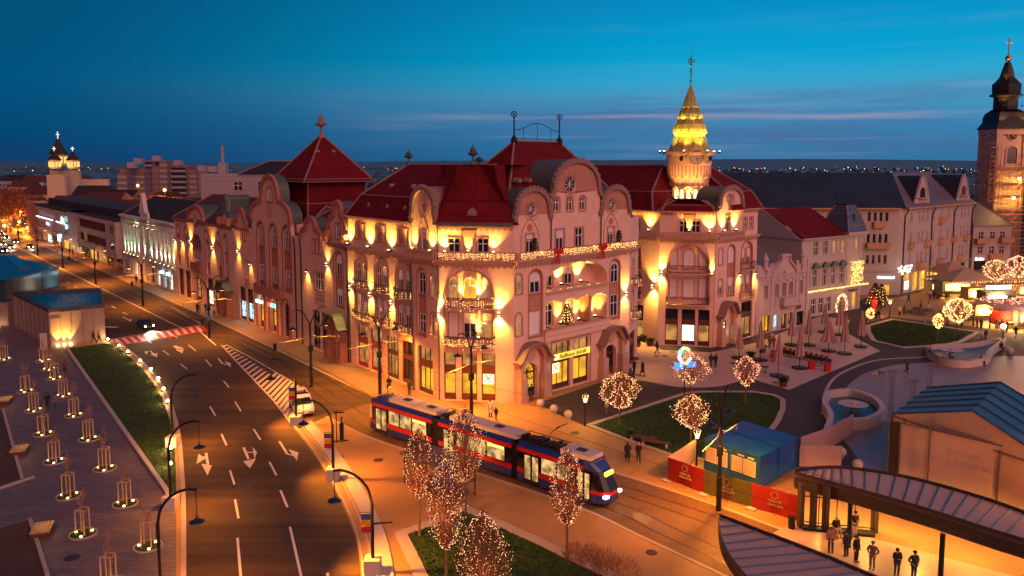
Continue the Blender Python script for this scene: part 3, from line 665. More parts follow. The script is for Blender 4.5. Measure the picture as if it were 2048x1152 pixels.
def balcony(root, W, u0, u1, z, h=1.05, out=1.0, curved=True, m='iron', slab='trimy', solid=False, d0=0.0, n=8):
    c = (u0+u1)/2; w = (u1-u0)/2
    path = [(c-w*math.cos(math.pi*i/n), d0+out*(math.sin(math.pi*i/n)**.6 if curved else (0 if i in (0, n) else 1))) for i in range(n+1)]
    if not curved: path = [(u0, d0), (u0, d0+out), (u1, d0+out), (u1, d0)]
    b = MB(); pl = [W.p(a, 0, d)[:2] for a, d in path]; b.slab(ccw(pl), z-.18, z)
    so_ = b.build('balcony', slab, root); r = MB()
    top = [W.p(a, z+h, d-.04) for a, d in path]; r.tube(top, .05, 5); r.tube([(x, y, z+.12) for x, y, _ in top], .035, 4)
    if solid:
        for i in range(len(top)-1):
            p, q = top[i], top[i+1]; r.quad((p[0], p[1], z), (q[0], q[1], z), (q[0], q[1], z+h), (p[0], p[1], z+h))
    else:
        for i in range(len(top)-1):
            p, q = top[i], top[i+1]; l = math.hypot(q[0]-p[0], q[1]-p[1]); k = max(1, int(l/.16))
            for j in range(k):
                x, y = p[0]+(q[0]-p[0])*j/k, p[1]+(q[1]-p[1])*j/k; r.tube([(x, y, z), (x+.02, y, z+h*.5), (x, y, z+h)], .018, 3, cap=False)
    r.build('railing', m, so_)
    return top
def icicles(name, label, top, dz=0.0, drop=.9, step=.22, mats=('wire', 'bulb', 'bulbw'), group='icicle lights hung on the balconies', r=.055, seed=1, rows=3, cluster=True, cat='fairy lights'):
    "strings of bulbs hanging from a rail path"
    random.seed(seed); step *= 1.7; r *= .8; b = MB(); P = [Vector(p) for p in top]; b.tube([(p.x, p.y, p.z+dz) for p in P], .015, 3, cap=False)
    for i in range(len(P)-1):
        a, c = P[i], P[i+1]; l = (c-a).length; k = max(1, int(l/step))
        for j in range(k):
            p = a.lerp(c, (j+random.random()*.5)/k); nn = random.choice((2, 3, 3, 4)) if cluster else rows; ln = drop*random.uniform(.5, 1)
            b.tube([(p.x, p.y, p.z+dz), (p.x, p.y, p.z+dz-ln)], .008, 3, cap=False)
            for q in range(nn): b.octa((p.x+random.uniform(-.04, .04), p.y+random.uniform(-.04, .04), p.z+dz-ln*(q+1)/nn), r*random.uniform(.7, 1.25), random.choice((1, 1, 1, 2)))
    return tag(b.build(name, list(mats), None, recalc=False), label, cat, group)
def blk(root, pts, z0, z1, m, name='wall'):
    b = MB(); b.slab(ccw(pts), z0, z1); return b.build(name, m, root)
def hood(F, u, w, z0, z1, m='copper', deep=1.3):
    "moustache-shaped portal hood with scrolled ends over a doorway"
    W = F.W; h = w/2; H = z1-z0
    top = [(u-h-.55, z0), (u-h-.1, z0+.12*H), (u-h*.78, z0+.55*H), (u-h*.5, z0+.92*H), (u, z1), (u+h*.5, z0+.92*H), (u+h*.78, z0+.55*H), (u+h+.1, z0+.12*H), (u+h+.55, z0)]
    top = spline(top, 4); b = MB(); b.sweep(W, top, .22, 0, deep); b.build('portal_hood', m, F.root)
    s_ = MB(); s_.sweep(W, [(a*.9+u*.1, c-.38) for a, c in top], .5, 0, deep*.55); s_.build('portal_moulding', F.trimm, F.root)
    for q in (-1, 1):
        p = MB(); c = u+q*(h*.86); p.wbox(W, c-.5, c+.5, .5, z0*.62, 0, deep*.7); p.wbox(W, c-.58, c+.58, 0, .9, 0, deep*.7+.08); p.wbox(W, c-.3, c+.3, z0*.62, z0+.1*H, 0, deep*.5)
        for k in range(3): p.wbox(W, c-.3+k*.2, c-.22+k*.2, z0*.45, z0*.5, deep*.7, deep*.7+.03)
        p.build('portal_pillar', 'trimy' if F.wall == 'cream' else F.trimm, F.root)

# ================================================================ THE CORNER PALACE
PL = Wall(SW.p(226.2, 0, 0)[:2], SW.p(242.2, 0, 0)[:2])                # street side
PP = Wall(SW.p(242.2, 0, .5)[:2], SW.p(247.3, 0, .5)[:2])             # projecting gabled bay
c0 = SW.p(247.3, 0, .5)[:2]; c1 = (.2, 85.35)
PB = Wall(c0, c1)                                                       # rounded corner
WRdir = ((14.7-.2)/19.98, (99.1-85.35)/19.98)
PR = Wall(c1, (14.7, 99.1)); PE = Wall((14.7, 99.1), (16.6, 104.5))
pal = thing('corner_palace', 'corner palace with red mansard roofs, pink fronts, bank sign and balcony lights', 'palace', (*c1, 0))
F = Fac(pal, PL)
def U(u): return u-.5
# street front: three bays of paired arched windows
for k, c in enumerate((3.2, 8.3, 13.3)):
    r = 1.75; P = archp(c-r, c+r, 6.1, 14.75, 10); F.hole(P, .16); bk = MB(); bk.tess([P], lambda a, b: PL.p(a, b, -.16)); bk.build('bay_niche', 'cream', pal); F.t.sweep(PL, P[1:]+[P[0]], .2, 0, .09)
    for q in (-.78, .78):
        F.win(c+q, 11.0, 13.7, .95, True, 'glass', depth=.06, off=-.1, hole=False, trim=True, blind=(.45 if (k, q) in ((2, -.78), (2, .78), (1, .78)) else 0), tw=.12)
        F.win(c+q, 6.9, 9.5, .95, False, 'litdim' if (k, q) == (0, -.78) else 'glass', depth=.06, off=-.1, hole=False, trim=True, blind=(.4 if k > 0 else 0), tw=.12)
    for z, nm in ((10.55, 'upper'), (6.45, 'lower')):
        top = balcony(pal, PL, c-1.9, c+1.9, z, .95, .85)
        icicles('icicle_lights', ['gold icicle lights on the %s balcony nearest the green portal hood', 'gold icicle lights on the middle %s street balcony of the palace', 'gold icicle lights on the %s street balcony beside the projecting bay'][k] % nm, top, -.15, 1.0, seed=k*3+int(z))
    for z in (16.55,):
        for q in (-.85, .85): F.win(c+q, 16.6, 18.5, .8, False, 'glass', depth=.22, tw=.13)
        F.t.prism(PL, [(c-.3, 18.6), (c+.3, 18.6), (c+.12, 17.0), (c, 16.5), (c-.12, 17.0)], 0, .12)
for u in (.55, 5.75, 10.8, 15.6): F.uplight(u, 15.75, power=90, out=.5, cone=110)
for u, z in ((.6, 10.2), (5.75, 9.9), (10.8, 9.6)): F.uplight(u, z, True, True, 75, .35)
F.cornice(15.55, h=.6, out=.55); F.cornice(19.45, h=.4, out=.5)
F.shop(1.7, 4.7, .15, 5.5, 'litdim', 'redwood', cols=2); F.shop(5.1, 8.1, .15, 5.5, 'litdim', 'redwood', cols=2); F.shop(9.0, 12.0, .15, 5.3, 'litdim', 'brown', cols=4, band=.3); F.shop(12.5, 15.4, .15, 5.3, 'glass', 'brown', cols=3, band=.3)
F.finish(rectp(0, 16, 0, 19.3))
# projecting bay with the round gable
F = Fac(pal, PP); g1 = bell(.15, 4.95, 19.6, 23.4)
F.tall(1.9, 1.9, 6.6, 14.5, [(11.5, 14.1, 1.25, True, 'glass', 0), (7.1, 9.2, 1.15, False, 'glass', 0)], (9.6, 11.0))
F.win(4.15, 11.4, 13.9, .9, True, 'litdim'); F.win(4.15, 7.2, 9.7, .9, True, 'glass')
F.win(2.5, 16.5, 18.6, 1.0, False, 'glass', blind=.45); F.t.sweep(PP, spline([(1.5, 16.5), (1.5, 18.6), (2.0, 19.4), (2.5, 20.1), (3.0, 19.4), (3.5, 18.6), (3.5, 16.5)], 3), .16, 0, .08)
rose(F, 2.5, 21.2, .62); F.cornice(15.55, h=.6, out=.7); F.uplight(.7, 16.5, power=60, out=.45); F.uplight(4.2, 16.5, power=60, out=.45)
F.shop(1.0, 4.0, .15, 5.5, 'litshop', 'brown', cols=3)
F.finish([(0, 0), (5.1, 0), (5.1, 19.6)]+g1+[(0, 19.6)]); gable(F, g1, 3.5, roofm='ridge')
b = MB(); b.hull8([PP.p(0, 0, -3), PP.p(0, 0, 0), PP.p(0, 0, 0), PP.p(0, 0, -3)]+[PP.p(0, 19.6, -3), PP.p(0, 19.6, 0), PP.p(0, 19.6, 0), PP.p(0, 19.6, -3)])
# corner bay
F = Fac(pal, PB); Lb = PB.L; cb = 3.46
P = archp(cb-2.75, cb+2.75, 6.1, 14.6, 14); F.hole(P, .7); bk = MB(); bk.tess([P], lambda a, b: PB.p(a, b, -.7)); bk.build('bay_niche', 'cream', pal); F.t.sweep(PB, P[1:]+[P[0]], .22, 0, .1)
for q, gl, bl, w in ((-1.85, 'litdim', 0, 1.0), (0, 'litshop', 0, 1.45), (1.85, 'litdim', .97, 1.2)):
    F.win(cb+q, 11.2, 13.7, w, True, gl, depth=.06, off=-.64, hole=False, blind=bl, tw=.1)
    F.win(cb+q, 7.0, 9.7, w, False, 'glass' if q == 0 else 'litdim', depth=.06, off=-.64, hole=False, blind=(.97, .42, .4)[int(q/1.85+1)], tw=.1)
for z, nm in ((10.6, 'upper'), (6.35, 'lower')):
    top = balcony(pal, PB, cb-2.9, cb+2.9, z, 1.05, 1.35)
    icicles('icicle_lights', 'dense gold icicle lights on the %s curved balcony of the rounded corner' % nm, top, -.1, 1.25, .16, seed=40+int(z), r=.06)
F.uplight(.15, 9.9, True, True, 130, .4); F.uplight(6.75, 9.9, True, True, 110, .4)
F.uplight(cb+.95, 11.2, power=110, out=-.3, cone=80); F.uplight(cb-.9, 11.2, power=60, out=-.3, cone=80); F.uplight(cb+.95, 7.0, power=90, out=-.3, cone=80)
for q, w in ((2.2-.35, 1.0), (5.1-.1, 1.1)): F.win(q, 16.5, 18.0, 1.2, False, 'glass', tw=.16)
F.t.prism(PB, [(cb-.9, 18.9), (cb+.9, 18.9), (cb+.45, 17.9), (cb+.35, 16.6), (cb-.35, 16.6), (cb-.45, 17.9)], 0, .25)
F.uplight(cb, 16.6, power=70, out=.5); F.uplight(.9, 16.5, power=90, out=.45); F.uplight(6.2, 16.5, power=50, out=.45)
for a, c in ((.6, 1.95), (2.55, 4.3), (4.8, 6.35)): F.shop(a, c, .1, 5.4, 'litshop', 'brown', cols=1, band=.5, low=.7)
F.cornice(15.55, h=.6, out=.7); F.cornice(19.5, h=.45, out=.5)
F.finish(rectp(0, Lb, 0, 19.4))
# bank logo panels in the shop windows
def xlogo(W, u, z, s, d, parent):
    b = MB(); b.wbox(W, u-s/2, u+s/2, z-s/2, z+s/2, d-.06, d); o = b.build('logo_panel', emit('logo_panel_white', (1, .80, .42), 2.4), parent)
    k = MB(); 
    for q in (-1, 1):
        k.sweep(W, [(u-q*s*.3, z-s*.28), (u+q*s*.22, z+s*.24)], s*.08, d+.005, d+.03); k.sweep(W, [(u+q*s*.08, z+s*.27), (u+q*s*.3, z+s*.33), (u+q*s*.34, z+s*.14)], s*.07, d+.005, d+.03)
    k.build('logo_mark', 'blackm', o)
xlogo(PB, 5.5, 2.55, 1.25, -.28, pal)
# square front
F = Fac(pal, PR); LR = PR.L
F.win(.72, 12.0, 14.1, .9, True, 'litdim', tm=1); F.win(.72, 7.4, 9.8, .9, True, 'litdim')
F.tall(3.3, 2.2, 6.7, 14.5, [(11.8, 14.0, 1.5, True, 'glass', .45), (7.0, 9.6, 1.45, False, 'glass', .96)], (9.8, 11.3))
F.tall(17.1, 2.0, 6.9, 14.5, [(11.6, 14.0, 1.35, True, 'glass', 0), (7.4, 10.0, 1.35, False, 'glass', 0)], (10.2, 11.4))
# loggias
def lou(n=18): return [(5.0, 11.75), (15.6, 11.75)]+[(10.3+5.3*math.cos(R(180*i/n))*(1 if i else 1), 12.2+2.45*math.sin(R(180*i/n))**.8 if 0 < i < n else 12.2) for i in range(n+1)]
LP1 = lou(); F.hole(LP1, 1.9)
LP2 = [(5.0, 7.2), (15.6, 7.2), (15.6, 10.1)]+[(15.6-10.6*i/24, 10.15+.45*abs(math.sin(math.pi*i/6))) for i in range(1, 24)]+[(5.0, 10.1)]; F.hole(LP2, 1.9)
for P, z0 in ((LP1, 11.75), (LP2, 7.2)):
    bk = MB(); bk.quad(PR.p(4.9, z0-.1, -1.92), PR.p(15.7, z0-.1, -1.92), PR.p(15.7, z0+3.2, -1.92), PR.p(4.9, z0+3.2, -1.92)); bk.build('loggia_back', 'cream', pal)
for u, bl in ((7.2, 0), (10.6, .45)):
    F.win(u, 11.9, 14.0, 1.3, True, 'glass', depth=.06, off=-1.84, hole=False, blind=bl, tw=.3, mull=1); F.win(u, 7.3, 10.1, 1.4, True, 'glass', depth=.06, off=-1.84, hole=False, blind=bl, tw=.3)
F.win(14.2, 7.9, 10.0, 1.0, True, 'glass', depth=.06, off=-1.84, hole=False, tw=.25)
F.t.wbox(PR, 12.6, 13.0, 7.2, 10.3, -1.6, -.2)
for u in (5.8, 8.9, 12.3): F.uplight(u, 12.05, power=110, out=-1.35, cone=95)
for u in (5.8, 8.9, 12.0, 15.0): F.uplight(u, 7.45, power=60, out=-1.35, cone=95)
b = MB(); b.wbox(PR, 4.6, 16.0, 6.1, 7.25, 0, .35); bo = b.build('loggia_parapet', 'cream', pal)
b = MB()
for i in range(26): u = 5.1+i*.42; b.wbox(PR, u, u+.17, 6.55, 6.75, .35, .38)
b.wbox(PR, 4.5, 16.1, 7.25, 7.4, -.05, .45); b.build('coping', 'trimy', bo)
# ground floor of the square front
F.shop(6.1, 9.1, .15, 5.6, 'litshop', 'brown', cols=3, low=.6); F.shop(9.6, 12.4, .15, 5.6, 'litshop', 'brown', cols=2, low=.6)
F.t.sweep(PR, [(5.9, .1), (5.9, 5.8), (12.6, 5.8), (12.6, .1)], .2, 0, .1)
F.door(2.55, 2.3, 4.0, 'litshop'); hood(F, 2.55, 4.3, 4.4, 6.35, 'ridge'); F.door(16.4, 2.3, 3.9, 'glass'); hood(F, 16.4, 4.3, 4.3, 6.3, 'ridge')
for u, z in ((2.55, 5.0), (16.4, 4.9)): F.y.prism(PR, [(u+.75*math.cos(R(a)), z+.75*math.sin(R(a))) for a in range(0, 360, 24)], 0, .12)
b = MB(); b.wbox(PR, 6.2, 12.35, 3.65, 4.35, .12, .22); sgn = b.build('bank_sign', emit('sign_yellow', (1, .62, .06), 1.6), pal)
def text(word, W, u, z, size, d, parent, m, name='lettering', ext=.02, italic=0, sx=1.0, align='LEFT'):
    c = bpy.data.curves.new(name, 'FONT'); c.body = word; c.size = size; c.extrude = ext; c.shear = italic; c.align_x = align; c.offset = .006*size
    o = bpy.data.objects.new(name, c); C.objects.link(o); dg = bpy.context.evaluated_depsgraph_get(); me = bpy.data.meshes.new_from_object(o.evaluated_get(dg)); bpy.data.objects.remove(o)
    o = bpy.data.objects.new(name, me); C.objects.link(o); me.materials.clear(); me.materials.append(M[m] if isinstance(m, str) else m)
    pl = Vector(W.p(u, z, d)); off = Vector((0, 0, 0)); p = parent
    while p is not None: off = off+p.location; p = p.parent
    o.location = pl-off; o.rotation_euler = (R(90), 0, W.ang); o.scale = (sx, 1, 1)
    if parent: o.parent = parent
    return o
text('Raiffeisen BANK', PR, 7.0, 3.78, .68, .235, sgn, 'blackm', italic=.2, sx=1.02); xlogo(PR, 6.55, 4.0, .55, .26, sgn); xlogo(PR, 6.95, 2.6, 1.15, -.28, pal)
# top floor and three gables
for u, bl in ((7.2, .45), (10.45, 0)): F.win(u, 16.4, 18.6, 1.25, False, 'glass', blind=bl, tw=.24)
for u in (2.4, 16.2):
    F.win(u, 16.4, 18.4, 1.1, False, 'glass', blind=.3, tw=.2); F.t.sweep(PR, spline([(u-1.35, 16.5), (u-1.3, 18.5), (u-.75, 19.4), (u, 20.1), (u+.75, 19.4), (u+1.3, 18.5), (u+1.35, 16.5)], 3), .09, 0, .05)
    F.t.prism(PR, [(u+.42*math.cos(R(a)), 19.1+.42*math.sin(R(a))) for a in range(0, 360, 30)], 0, .06)
rose(F, 2.7, 21.1, .72); rose(F, 16.4, 21.1, .72)
for u in (6.6, 8.8, 11.0): F.win(u, 20.7, 22.3, .95, True, 'glass', tw=.2)
rose(F, 9.0, 23.7, .95, spokes=8); F.cornice(15.55, h=.6, out=.6)
gA = bell(.1, 5.5, 19.9, 23.3); gM = bell(5.75, 14.1, 22.2, 26.4, .16); gC = bell(14.2, 19.6, 19.9, 23.2)
F.finish([(0, 0), (LR, 0), (LR, 19.9)]+gC+[(14.15, 19.9), (14.1, 22.2)]+gM[1:-1]+[(5.75, 22.2), (5.6, 19.9)]+gA+[(0, 19.9)])
for g_, dp in ((gA, 4), (gM, 6), (gC, 4)): gable(F, g_, dp, roofm='copper')
fld = MB()
for (u, z, r_, h_) in ((2.8, 20.6, 2.1, 2.2), (9.95, 23.4, 3.1, 2.6), (16.9, 20.6, 2.1, 2.1)):
    pts = [(u+r_*math.cos(R(a)), z+h_*max(0, math.sin(R(a)))**.9) for a in range(0, 181, 12)]
    for k in range(-3, 4): fld.sweep(PR, spline([(u+k*r_*.26, z+.9), (u+k*r_*.30, z+h_*.6), (u+k*r_*.2, z+h_*(.95-.06*abs(k)))], 3), .09, .0, .05)
fld.build('gable_ornament', 'trimy', pal)
fl2 = MB()
for g_, (u, z, r_), zc in ((gA, (2.7, 21.1, .75), 20.5), (gM, (9.0, 23.7, .98), 22.9), (gC, (16.4, 21.1, .75), 20.5)):
    cx_ = sum(a for a, c in g_)/len(g_); P = [(cx_+(a-cx_)*.93, c-.12) for a, c in g_ if c > zc+.3]; P = [(P[0][0], zc)]+P+[(P[-1][0], zc)]; fl2.tess([P, [(u+(r_+.2)*math.cos(R(20*i)), z+(r_+.2)*math.sin(R(20*i))) for i in range(18)]], lambda a, c: PR.p(a, c, .03))
fl2.build('gable_field', 'trim', pal, recalc=False)
# balustrade band with lights around corner and square side
b = MB(); 
for W_, a, c in ((PL, 15.2, 16.0), (PP, -.5, 5.4), (PB, -.4, PB.L+.3), (PR, -.3, LR+.4)):
    b.wbox(W_, a, c, 15.56, 15.68, -.1, .85); b.wbox(W_, a, c, 16.42, 16.55, .6, .82); n_ = int((c-a)/.28)
    for i in range(n_): u = a+(c-a)*(i+.5)/n_; b.wbox(W_, u-.06, u+.06, 15.68, 16.42, .65, .77)
b.build('balustrade', 'trimy', pal)
railp = [PB.p(.3, 16.62, .86), PB.p(cb, 16.62, .9), PB.p(PB.L+.2, 16.62, .86)]; icicles('icicle_lights', 'thick gold light curtain on the balustrade over the rounded corner', railp, 0, .85, .09, seed=77, r=.05)
icicles('icicle_lights', 'long gold light curtain on the balustrade of the square front', [PR.p(.2, 16.62, .87), PR.p(10, 16.62, .87), PR.p(20.3, 16.62, .87)], 0, .85, .09, seed=78, r=.05)
icicles('fairy_garland', 'thin gold light garland along the upper loggia parapet', [PR.p(5.1+i*.5, 11.85+.12*math.sin(i*1.9), .12) for i in range(21)], 0, .12, .12, seed=79, r=.05, cluster=False, rows=1, group=None)
b = MB(); b.wbox(PR, 4.9, 15.7, 11.5, 11.75, -.05, .3); b.build('loggia_parapet', 'trimy', pal)
def bow(u, lab):
    b = MB(); W = PR; z = 16.3; d = .95
    for q in (-1, 1):
        b.prism(W, [(u, z), (u+q*.3, z+.38), (u+q*.75, z+.42), (u+q*.72, z-.25), (u+q*.3, z-.3)][::q], d, d+.14); b.prism(W, [(u, z-.1), (u+q*.22, z-.15), (u+q*.3, z-1.5), (u+q*.08, z-1.4)][::q], d, d+.08)
    b.wbox(W, u-.14, u+.14, z-.15, z+.15, d-.02, d+.2); tag(b.build('ribbon_bow', mat('red_ribbon', (.5, .01, .02), .4)), lab, 'bow', 'red bows on the balustrade')
bow(5.9, 'big red ribbon bow on the balustrade above the bank sign'); bow(13.6, 'big red ribbon bow on the balustrade nearer the dark arched door')
def conifer(x, y, z, h, r, lab, dec=None, name='conifer', grp=None, cat='tree', seed=1, trunk=.3, lights=0):
    random.seed(seed); t = thing(name, lab, cat, (x, y, z), 0, grp); b = MB(); b.tube([(0, 0, 0), (0, 0, h*.95)], .05*h/2, 5, r2=.01); b.build('trunk', 'brown', t, local=True)
    c = MB(); n_ = int(260*min(3, h/2))
    for i in range(n_):
        k = random.random()**.8; zz = trunk*h*.4+(h-trunk*h*.4)*k; rr_ = r*(1-k)*random.uniform(.45, 1.05)+.04; a = random.random()*6.28; l = .16*h**.6
        p = Vector((rr_*math.cos(a), rr_*math.sin(a), zz)); d = Vector((math.cos(a), math.sin(a), -.45))*l; s_ = Vector((-math.sin(a), math.cos(a), 0))*l*.3
        c.add([p, p+d*.5+s_, p+d, p+d*.5-s_], [(0, 1, 2, 3)])
    c.build('crown', mat('conifer_needles', (.03, .06, .025), .9, var=.4, vs=.3), t, local=True, recalc=False)
    return t
for q, z, lab in ((2.9, 15.7, 'small dark conifer on the roof terrace by the left round gable'), (17.5, 15.7, 'small dark conifer on the roof terrace by the right round gable')): x, y, _ = PR.p(q, 0, .3); conifer(x, y, z, 2.3, .5, lab, seed=int(q))
x, y, _ = PR.p(9.0, 0, -.5); conifer(x, y, 7.3, 2.6, .8, 'little Christmas tree with warm lights inside the lower loggia', name='christmas_tree', seed=9)
b = MB(); random.seed(4)
pth = [(x+.75*(1-k/60)*math.cos(k*.7), y+.75*(1-k/60)*math.sin(k*.7), 7.7+2.1*k/60) for k in range(60)]; b.tube(pth, .01, 3, cap=False)
for p in pth: b.octa(p, .055, 1)
b.octa((x, y, 9.95), .12, 1); tag(b.build('tree_lights', ['wire', 'bulb'], recalc=False), 'spiral of warm bulbs round the little loggia Christmas tree', 'fairy lights')
# narrow end face with two lit balconies
F = Fac(pal, PE); F.win(2.2, 11.5, 14, 1.1, True); F.win(2.2, 7.3, 9.8, 1.1); F.shop(.6, 4.8, .1, 4.6, 'glass', 'brown'); F.cornice(15.55); F.finish(rectp(0, PE.L, 0, 19.3))
for z, nm in ((10.7, 'upper'), (6.6, 'lower')):
    top = balcony(pal, PE, .9, 3.7, z, 1.0, 1.1); icicles('icicle_lights', 'gold icicle lights on the %s balcony of the narrow passage side' % nm, top, -.1, 1.0, .2, seed=int(z)*5)
F = Fac(pal, PR); F.uplight(19.0, 10.0, True, True, 60, .3)
# roofs
E1 = PL.p(0, 0, .35)[:2]; back = [PE.p(PE.L, 0, 0)[:2], PR.p(19.5, 0, -15)[:2]]
hiproof(pal, PL, -.2, 19, .4, -13.6, 19.35, 25.9, 3.5, 22, -7, brk=(1.6, 22.1))
mansard(pal, [PP.p(4.7, 0, .3)[:2], PB.p(.0, 0, .45)[:2], PB.p(PB.L*.5, 0, .6)[:2], PB.p(PB.L, 0, .45)[:2], PR.p(.6, 0, .1)[:2], PR.p(1.5, 0, -8)[:2], PP.p(4.2, 0, -8)[:2]], [(0, 19.5), (.55, 20.6), (.95, 22.0), (1.15, 22.1), (1.75, 24.0), (2.1, 25.9)], name='corner_roof', rr=.07)
b = MB(); b.wbox(PB, .2, PB.L-.1, 19.45, 19.75, -.3, .75); b.build('gutter', 'copper', pal)
hiproof(pal, PR, -.6, 21.0, -.4, -14.5, 19.4, 28.7, 6.9, 14.7, -7.2, brk=(.7, 21.2))
blk(pal, [PR.p(-.6, 0, -2.1)[:2], PR.p(20, 0, -2.1)[:2], PE.p(PE.L, 0, 0)[:2], PR.p(20, 0, -14)[:2], PL.p(16, 0, -13.5)[:2]], 0, 19.4, 'cream', 'rear_wall')
blk(pal, [PL.p(0, 0, -1)[:2], PL.p(16.5, 0, -1)[:2], PL.p(16.5, 0, -13.5)[:2], PL.p(0, 0, -13.5)[:2]], 0, 19.3, 'cream', 'rear_wall')
x, y, _ = PR.p(6.9, 0, -7.2); finial(pal, x, y, 28.6, 3.6, 'iron', 'ring'); x2, y2, _ = PR.p(14.7, 0, -7.2); finial(pal, x2, y2, 28.6, 3.6, 'iron', 'ring')
b = MB(); pts = [PR.p(7+7.6*i/16, 29.5+.9*math.sin(math.pi*i/16)**2+.5, -7.2) for i in range(17)]; b.tube(pts, .04, 4); b.tube([PR.p(7, 29.0, -7.2), PR.p(14.6, 29.0, -7.2)], .035, 4)
for i in (3, 8, 13): b.tube([PR.p(7+7.6*i/16, 28.7, -7.2), pts[i]], .03, 4)
b.build('ridge_cresting', 'iron', pal)
x, y, _ = PL.p(17.6, 0, -7); finial(pal, x, y, 25.7, 2.6); x, y, _ = PL.p(3.6, 0, -7); finial(pal, x, y, 25.7, 2.2); x, y, _ = PB.p(cb+.6, 0, -3.5); finial(pal, x, y, 25.8, 1.1)
# little roof vents
def vents(root, W, lst, m='ridge'):
    b = MB()
    for u, z, d, s_ in lst:
        b.prism(W, [(u-s_, z), (u+s_, z), (u+s_*.8, z+s_*.9), (u, z+s_*1.6), (u-s_*.8, z+s_*.9)], d-.9, d+.1)
    return b.build('roof_vent', m, root)
for u, z, d in ((4.5, 20.6, -.5), (9, 20.6, -.5), (13, 20.6, -.5), (6, 23, -2.8), (11, 23, -2.8)): vents(pal, PL, [(u, z, d, .35)])
vents(pal, PB, [(cb+.4, 20.5, .1, .55)]); vents(pal, PR, [(3.0, 24.0, -2.2, .3), (4.6, 24.0, -2.2, .3)])
# down pipes
for W_, u in ((PL, .15), (PP, .2), (PB, .1), (PR, 5.62), (PR, 14.2)):
    b = MB(); b.tube([W_.p(u, 19.2, .25), W_.p(u, 15.8, .12), W_.p(u, 15.0, .35), W_.p(u, 6, .12), W_.p(u, .1, .12)] if u < 1 else [W_.p(u, 20.5, .2), W_.p(u, 15.9, .15)], .08, 5); b.build('downpipe', 'copper', pal)
# ================================================================ THE STREET ROW, walking away from the corner
def seg(u0, u1, off=0.0): return Wall(SW.p(u0, 0, off)[:2], SW.p(u1, 0, off)[:2])
# --- gabled theatre wing, u 186 .. 226
W1 = seg(186, 226.2); th = thing('gabled_theatre', 'rose-walled theatre with tall stepped gable, three arched doors and pyramid roof', 'theatre', SW.p(206, 0, 0)); F = Fac(th, W1, 'wing', 'wingtrim')
g0 = waist(1.0, 5.6, 15.6, 18.6, 6, .6); F.cornice(15.5, 0, 7.0, h=.35, out=.3, scallop=False)
for u in (3.3, 4.2, 5.1): F.win(u, 13.6, 15.4, .55, True, 'glass', cross=0, mull=0)
F.win(5.6-.3, 7.3, 10.2, 1.6, False, 'glass', mull=2); F.panel(4.4, 6.2, 5.9, 7.0, 1, 3)
F.uplight(1.9, 11.5, True, True, 40, .3); F.uplight(7.0, 10.0, False, True, 25, .3)
F.shop(1.5, 4.2, .15, 5.7, 'litcool', 'brown', cols=2, trim='glass'); F.shop(4.7, 7.3, .15, 5.7, 'litcool', 'brown', cols=2, trim='glass')
# the tall gable: three niches
for u in (11.4, 16.3, 21.1):
    P = archp(u-1.5, u+1.5, 6.8, 17.1, 8); F.hole(P, .22); bk = MB(); bk.tess([P], lambda a, b: W1.p(a, b, -.22)); bk.build('window_niche', 'wingtrim', th)
    F.win(u, 13.4, 16.5, 1.9, True, 'glass', depth=.05, off=-.16, hole=False, mull=2, trim=False); F.win(u, 7.8, 10.2, 1.8, False, 'glass', depth=.05, off=-.16, hole=False, mull=2, trim=False)
    t = MB(); t.sweep(W1, rectp(u-.85, u+.85, 10.9, 12.7), .1, -.22, -.12, closed=True)
    for i in range(3):
        for j in range(3): t.wbox(W1, u-.5+i*.38, u-.28+i*.38, 11.2+j*.5, 11.5+j*.5, -.22, -.16)
    t.build('panel', 'wingtrim', th); F.t.sweep(W1, P[1:]+[P[0]], .3, 0, .12)
for u in (10.6, 15.5, 20.2): F.door(u, 2.6, 5.3, 'litshop' if u < 16 else 'glass', 'brown')
for u in (10.6, 15.5, 20.2): F.y.sweep(W1, archp(u-1.55, u+1.55, 0, 5.9)[1:]+[(u-1.55, 0)], .35, 0, .18)
P = archp(14.1, 16.6, 20.5, 22.7, 10); F.win(15.3, 20.4, 22.6, 2.3, True, 'glass', mull=4)
for u in (14.4, 15.3, 16.2): F.win(u, 17.9, 20.0, .5, False, 'glass', cross=0, mull=0, sill=False)
gB = waist(8.0, 22.6, 17.2, 24.2, 12, .42)
# flank 23..34 with a small wavy gable
gC2 = waist(26.2, 32.4, 15.6, 18.5, 6, .5)
for u in (30.3, 31.4, 32.5): F.win(u-.3, 13.7, 15.6, .6, True, 'glass', cross=0, mull=0)
F.win(31.6, 8.6, 11.0, 3.0, False, 'glass', mull=3); F.panel(30.2, 33.0, 6.6, 7.9, 1, 4); F.uplight(28.0, 11.0, False, True, 45, .3); F.uplight(34.3, 12.5, True, True, 40, .3)
F.tall(37.3, 2.6, 6.9, 14.6, [(11.2, 14.0, 1.4, True, 'glass', .4), (7.3, 9.4, 1.3, False, 'glass', .4)], (9.6, 11.0))
F.shop(29.0, 31.4, .15, 5.6, 'glass', 'brown', cols=2); F.shop(31.8, 34.2, .15, 5.6, 'glass', 'brown', cols=2)
F.door(37.2, 1.7, 3.6, 'litshop'); hood(F, 37.2, 4.2, 4.3, 6.2, 'copper', 1.6); F.uplight(35.3, 2.4, False, True, 70, .9, cone=80); F.uplight(38.9, 2.4, False, True, 50, .9, cone=80)
F.win(37.3, 16.2, 18.2, 1.2, False, 'glass', mull=1); F.cornice(15.5, 34.5, 40.1, h=.5, out=.45)
gD = waist(34.9, 39.8, 17.6, 21.0, 6, .4)
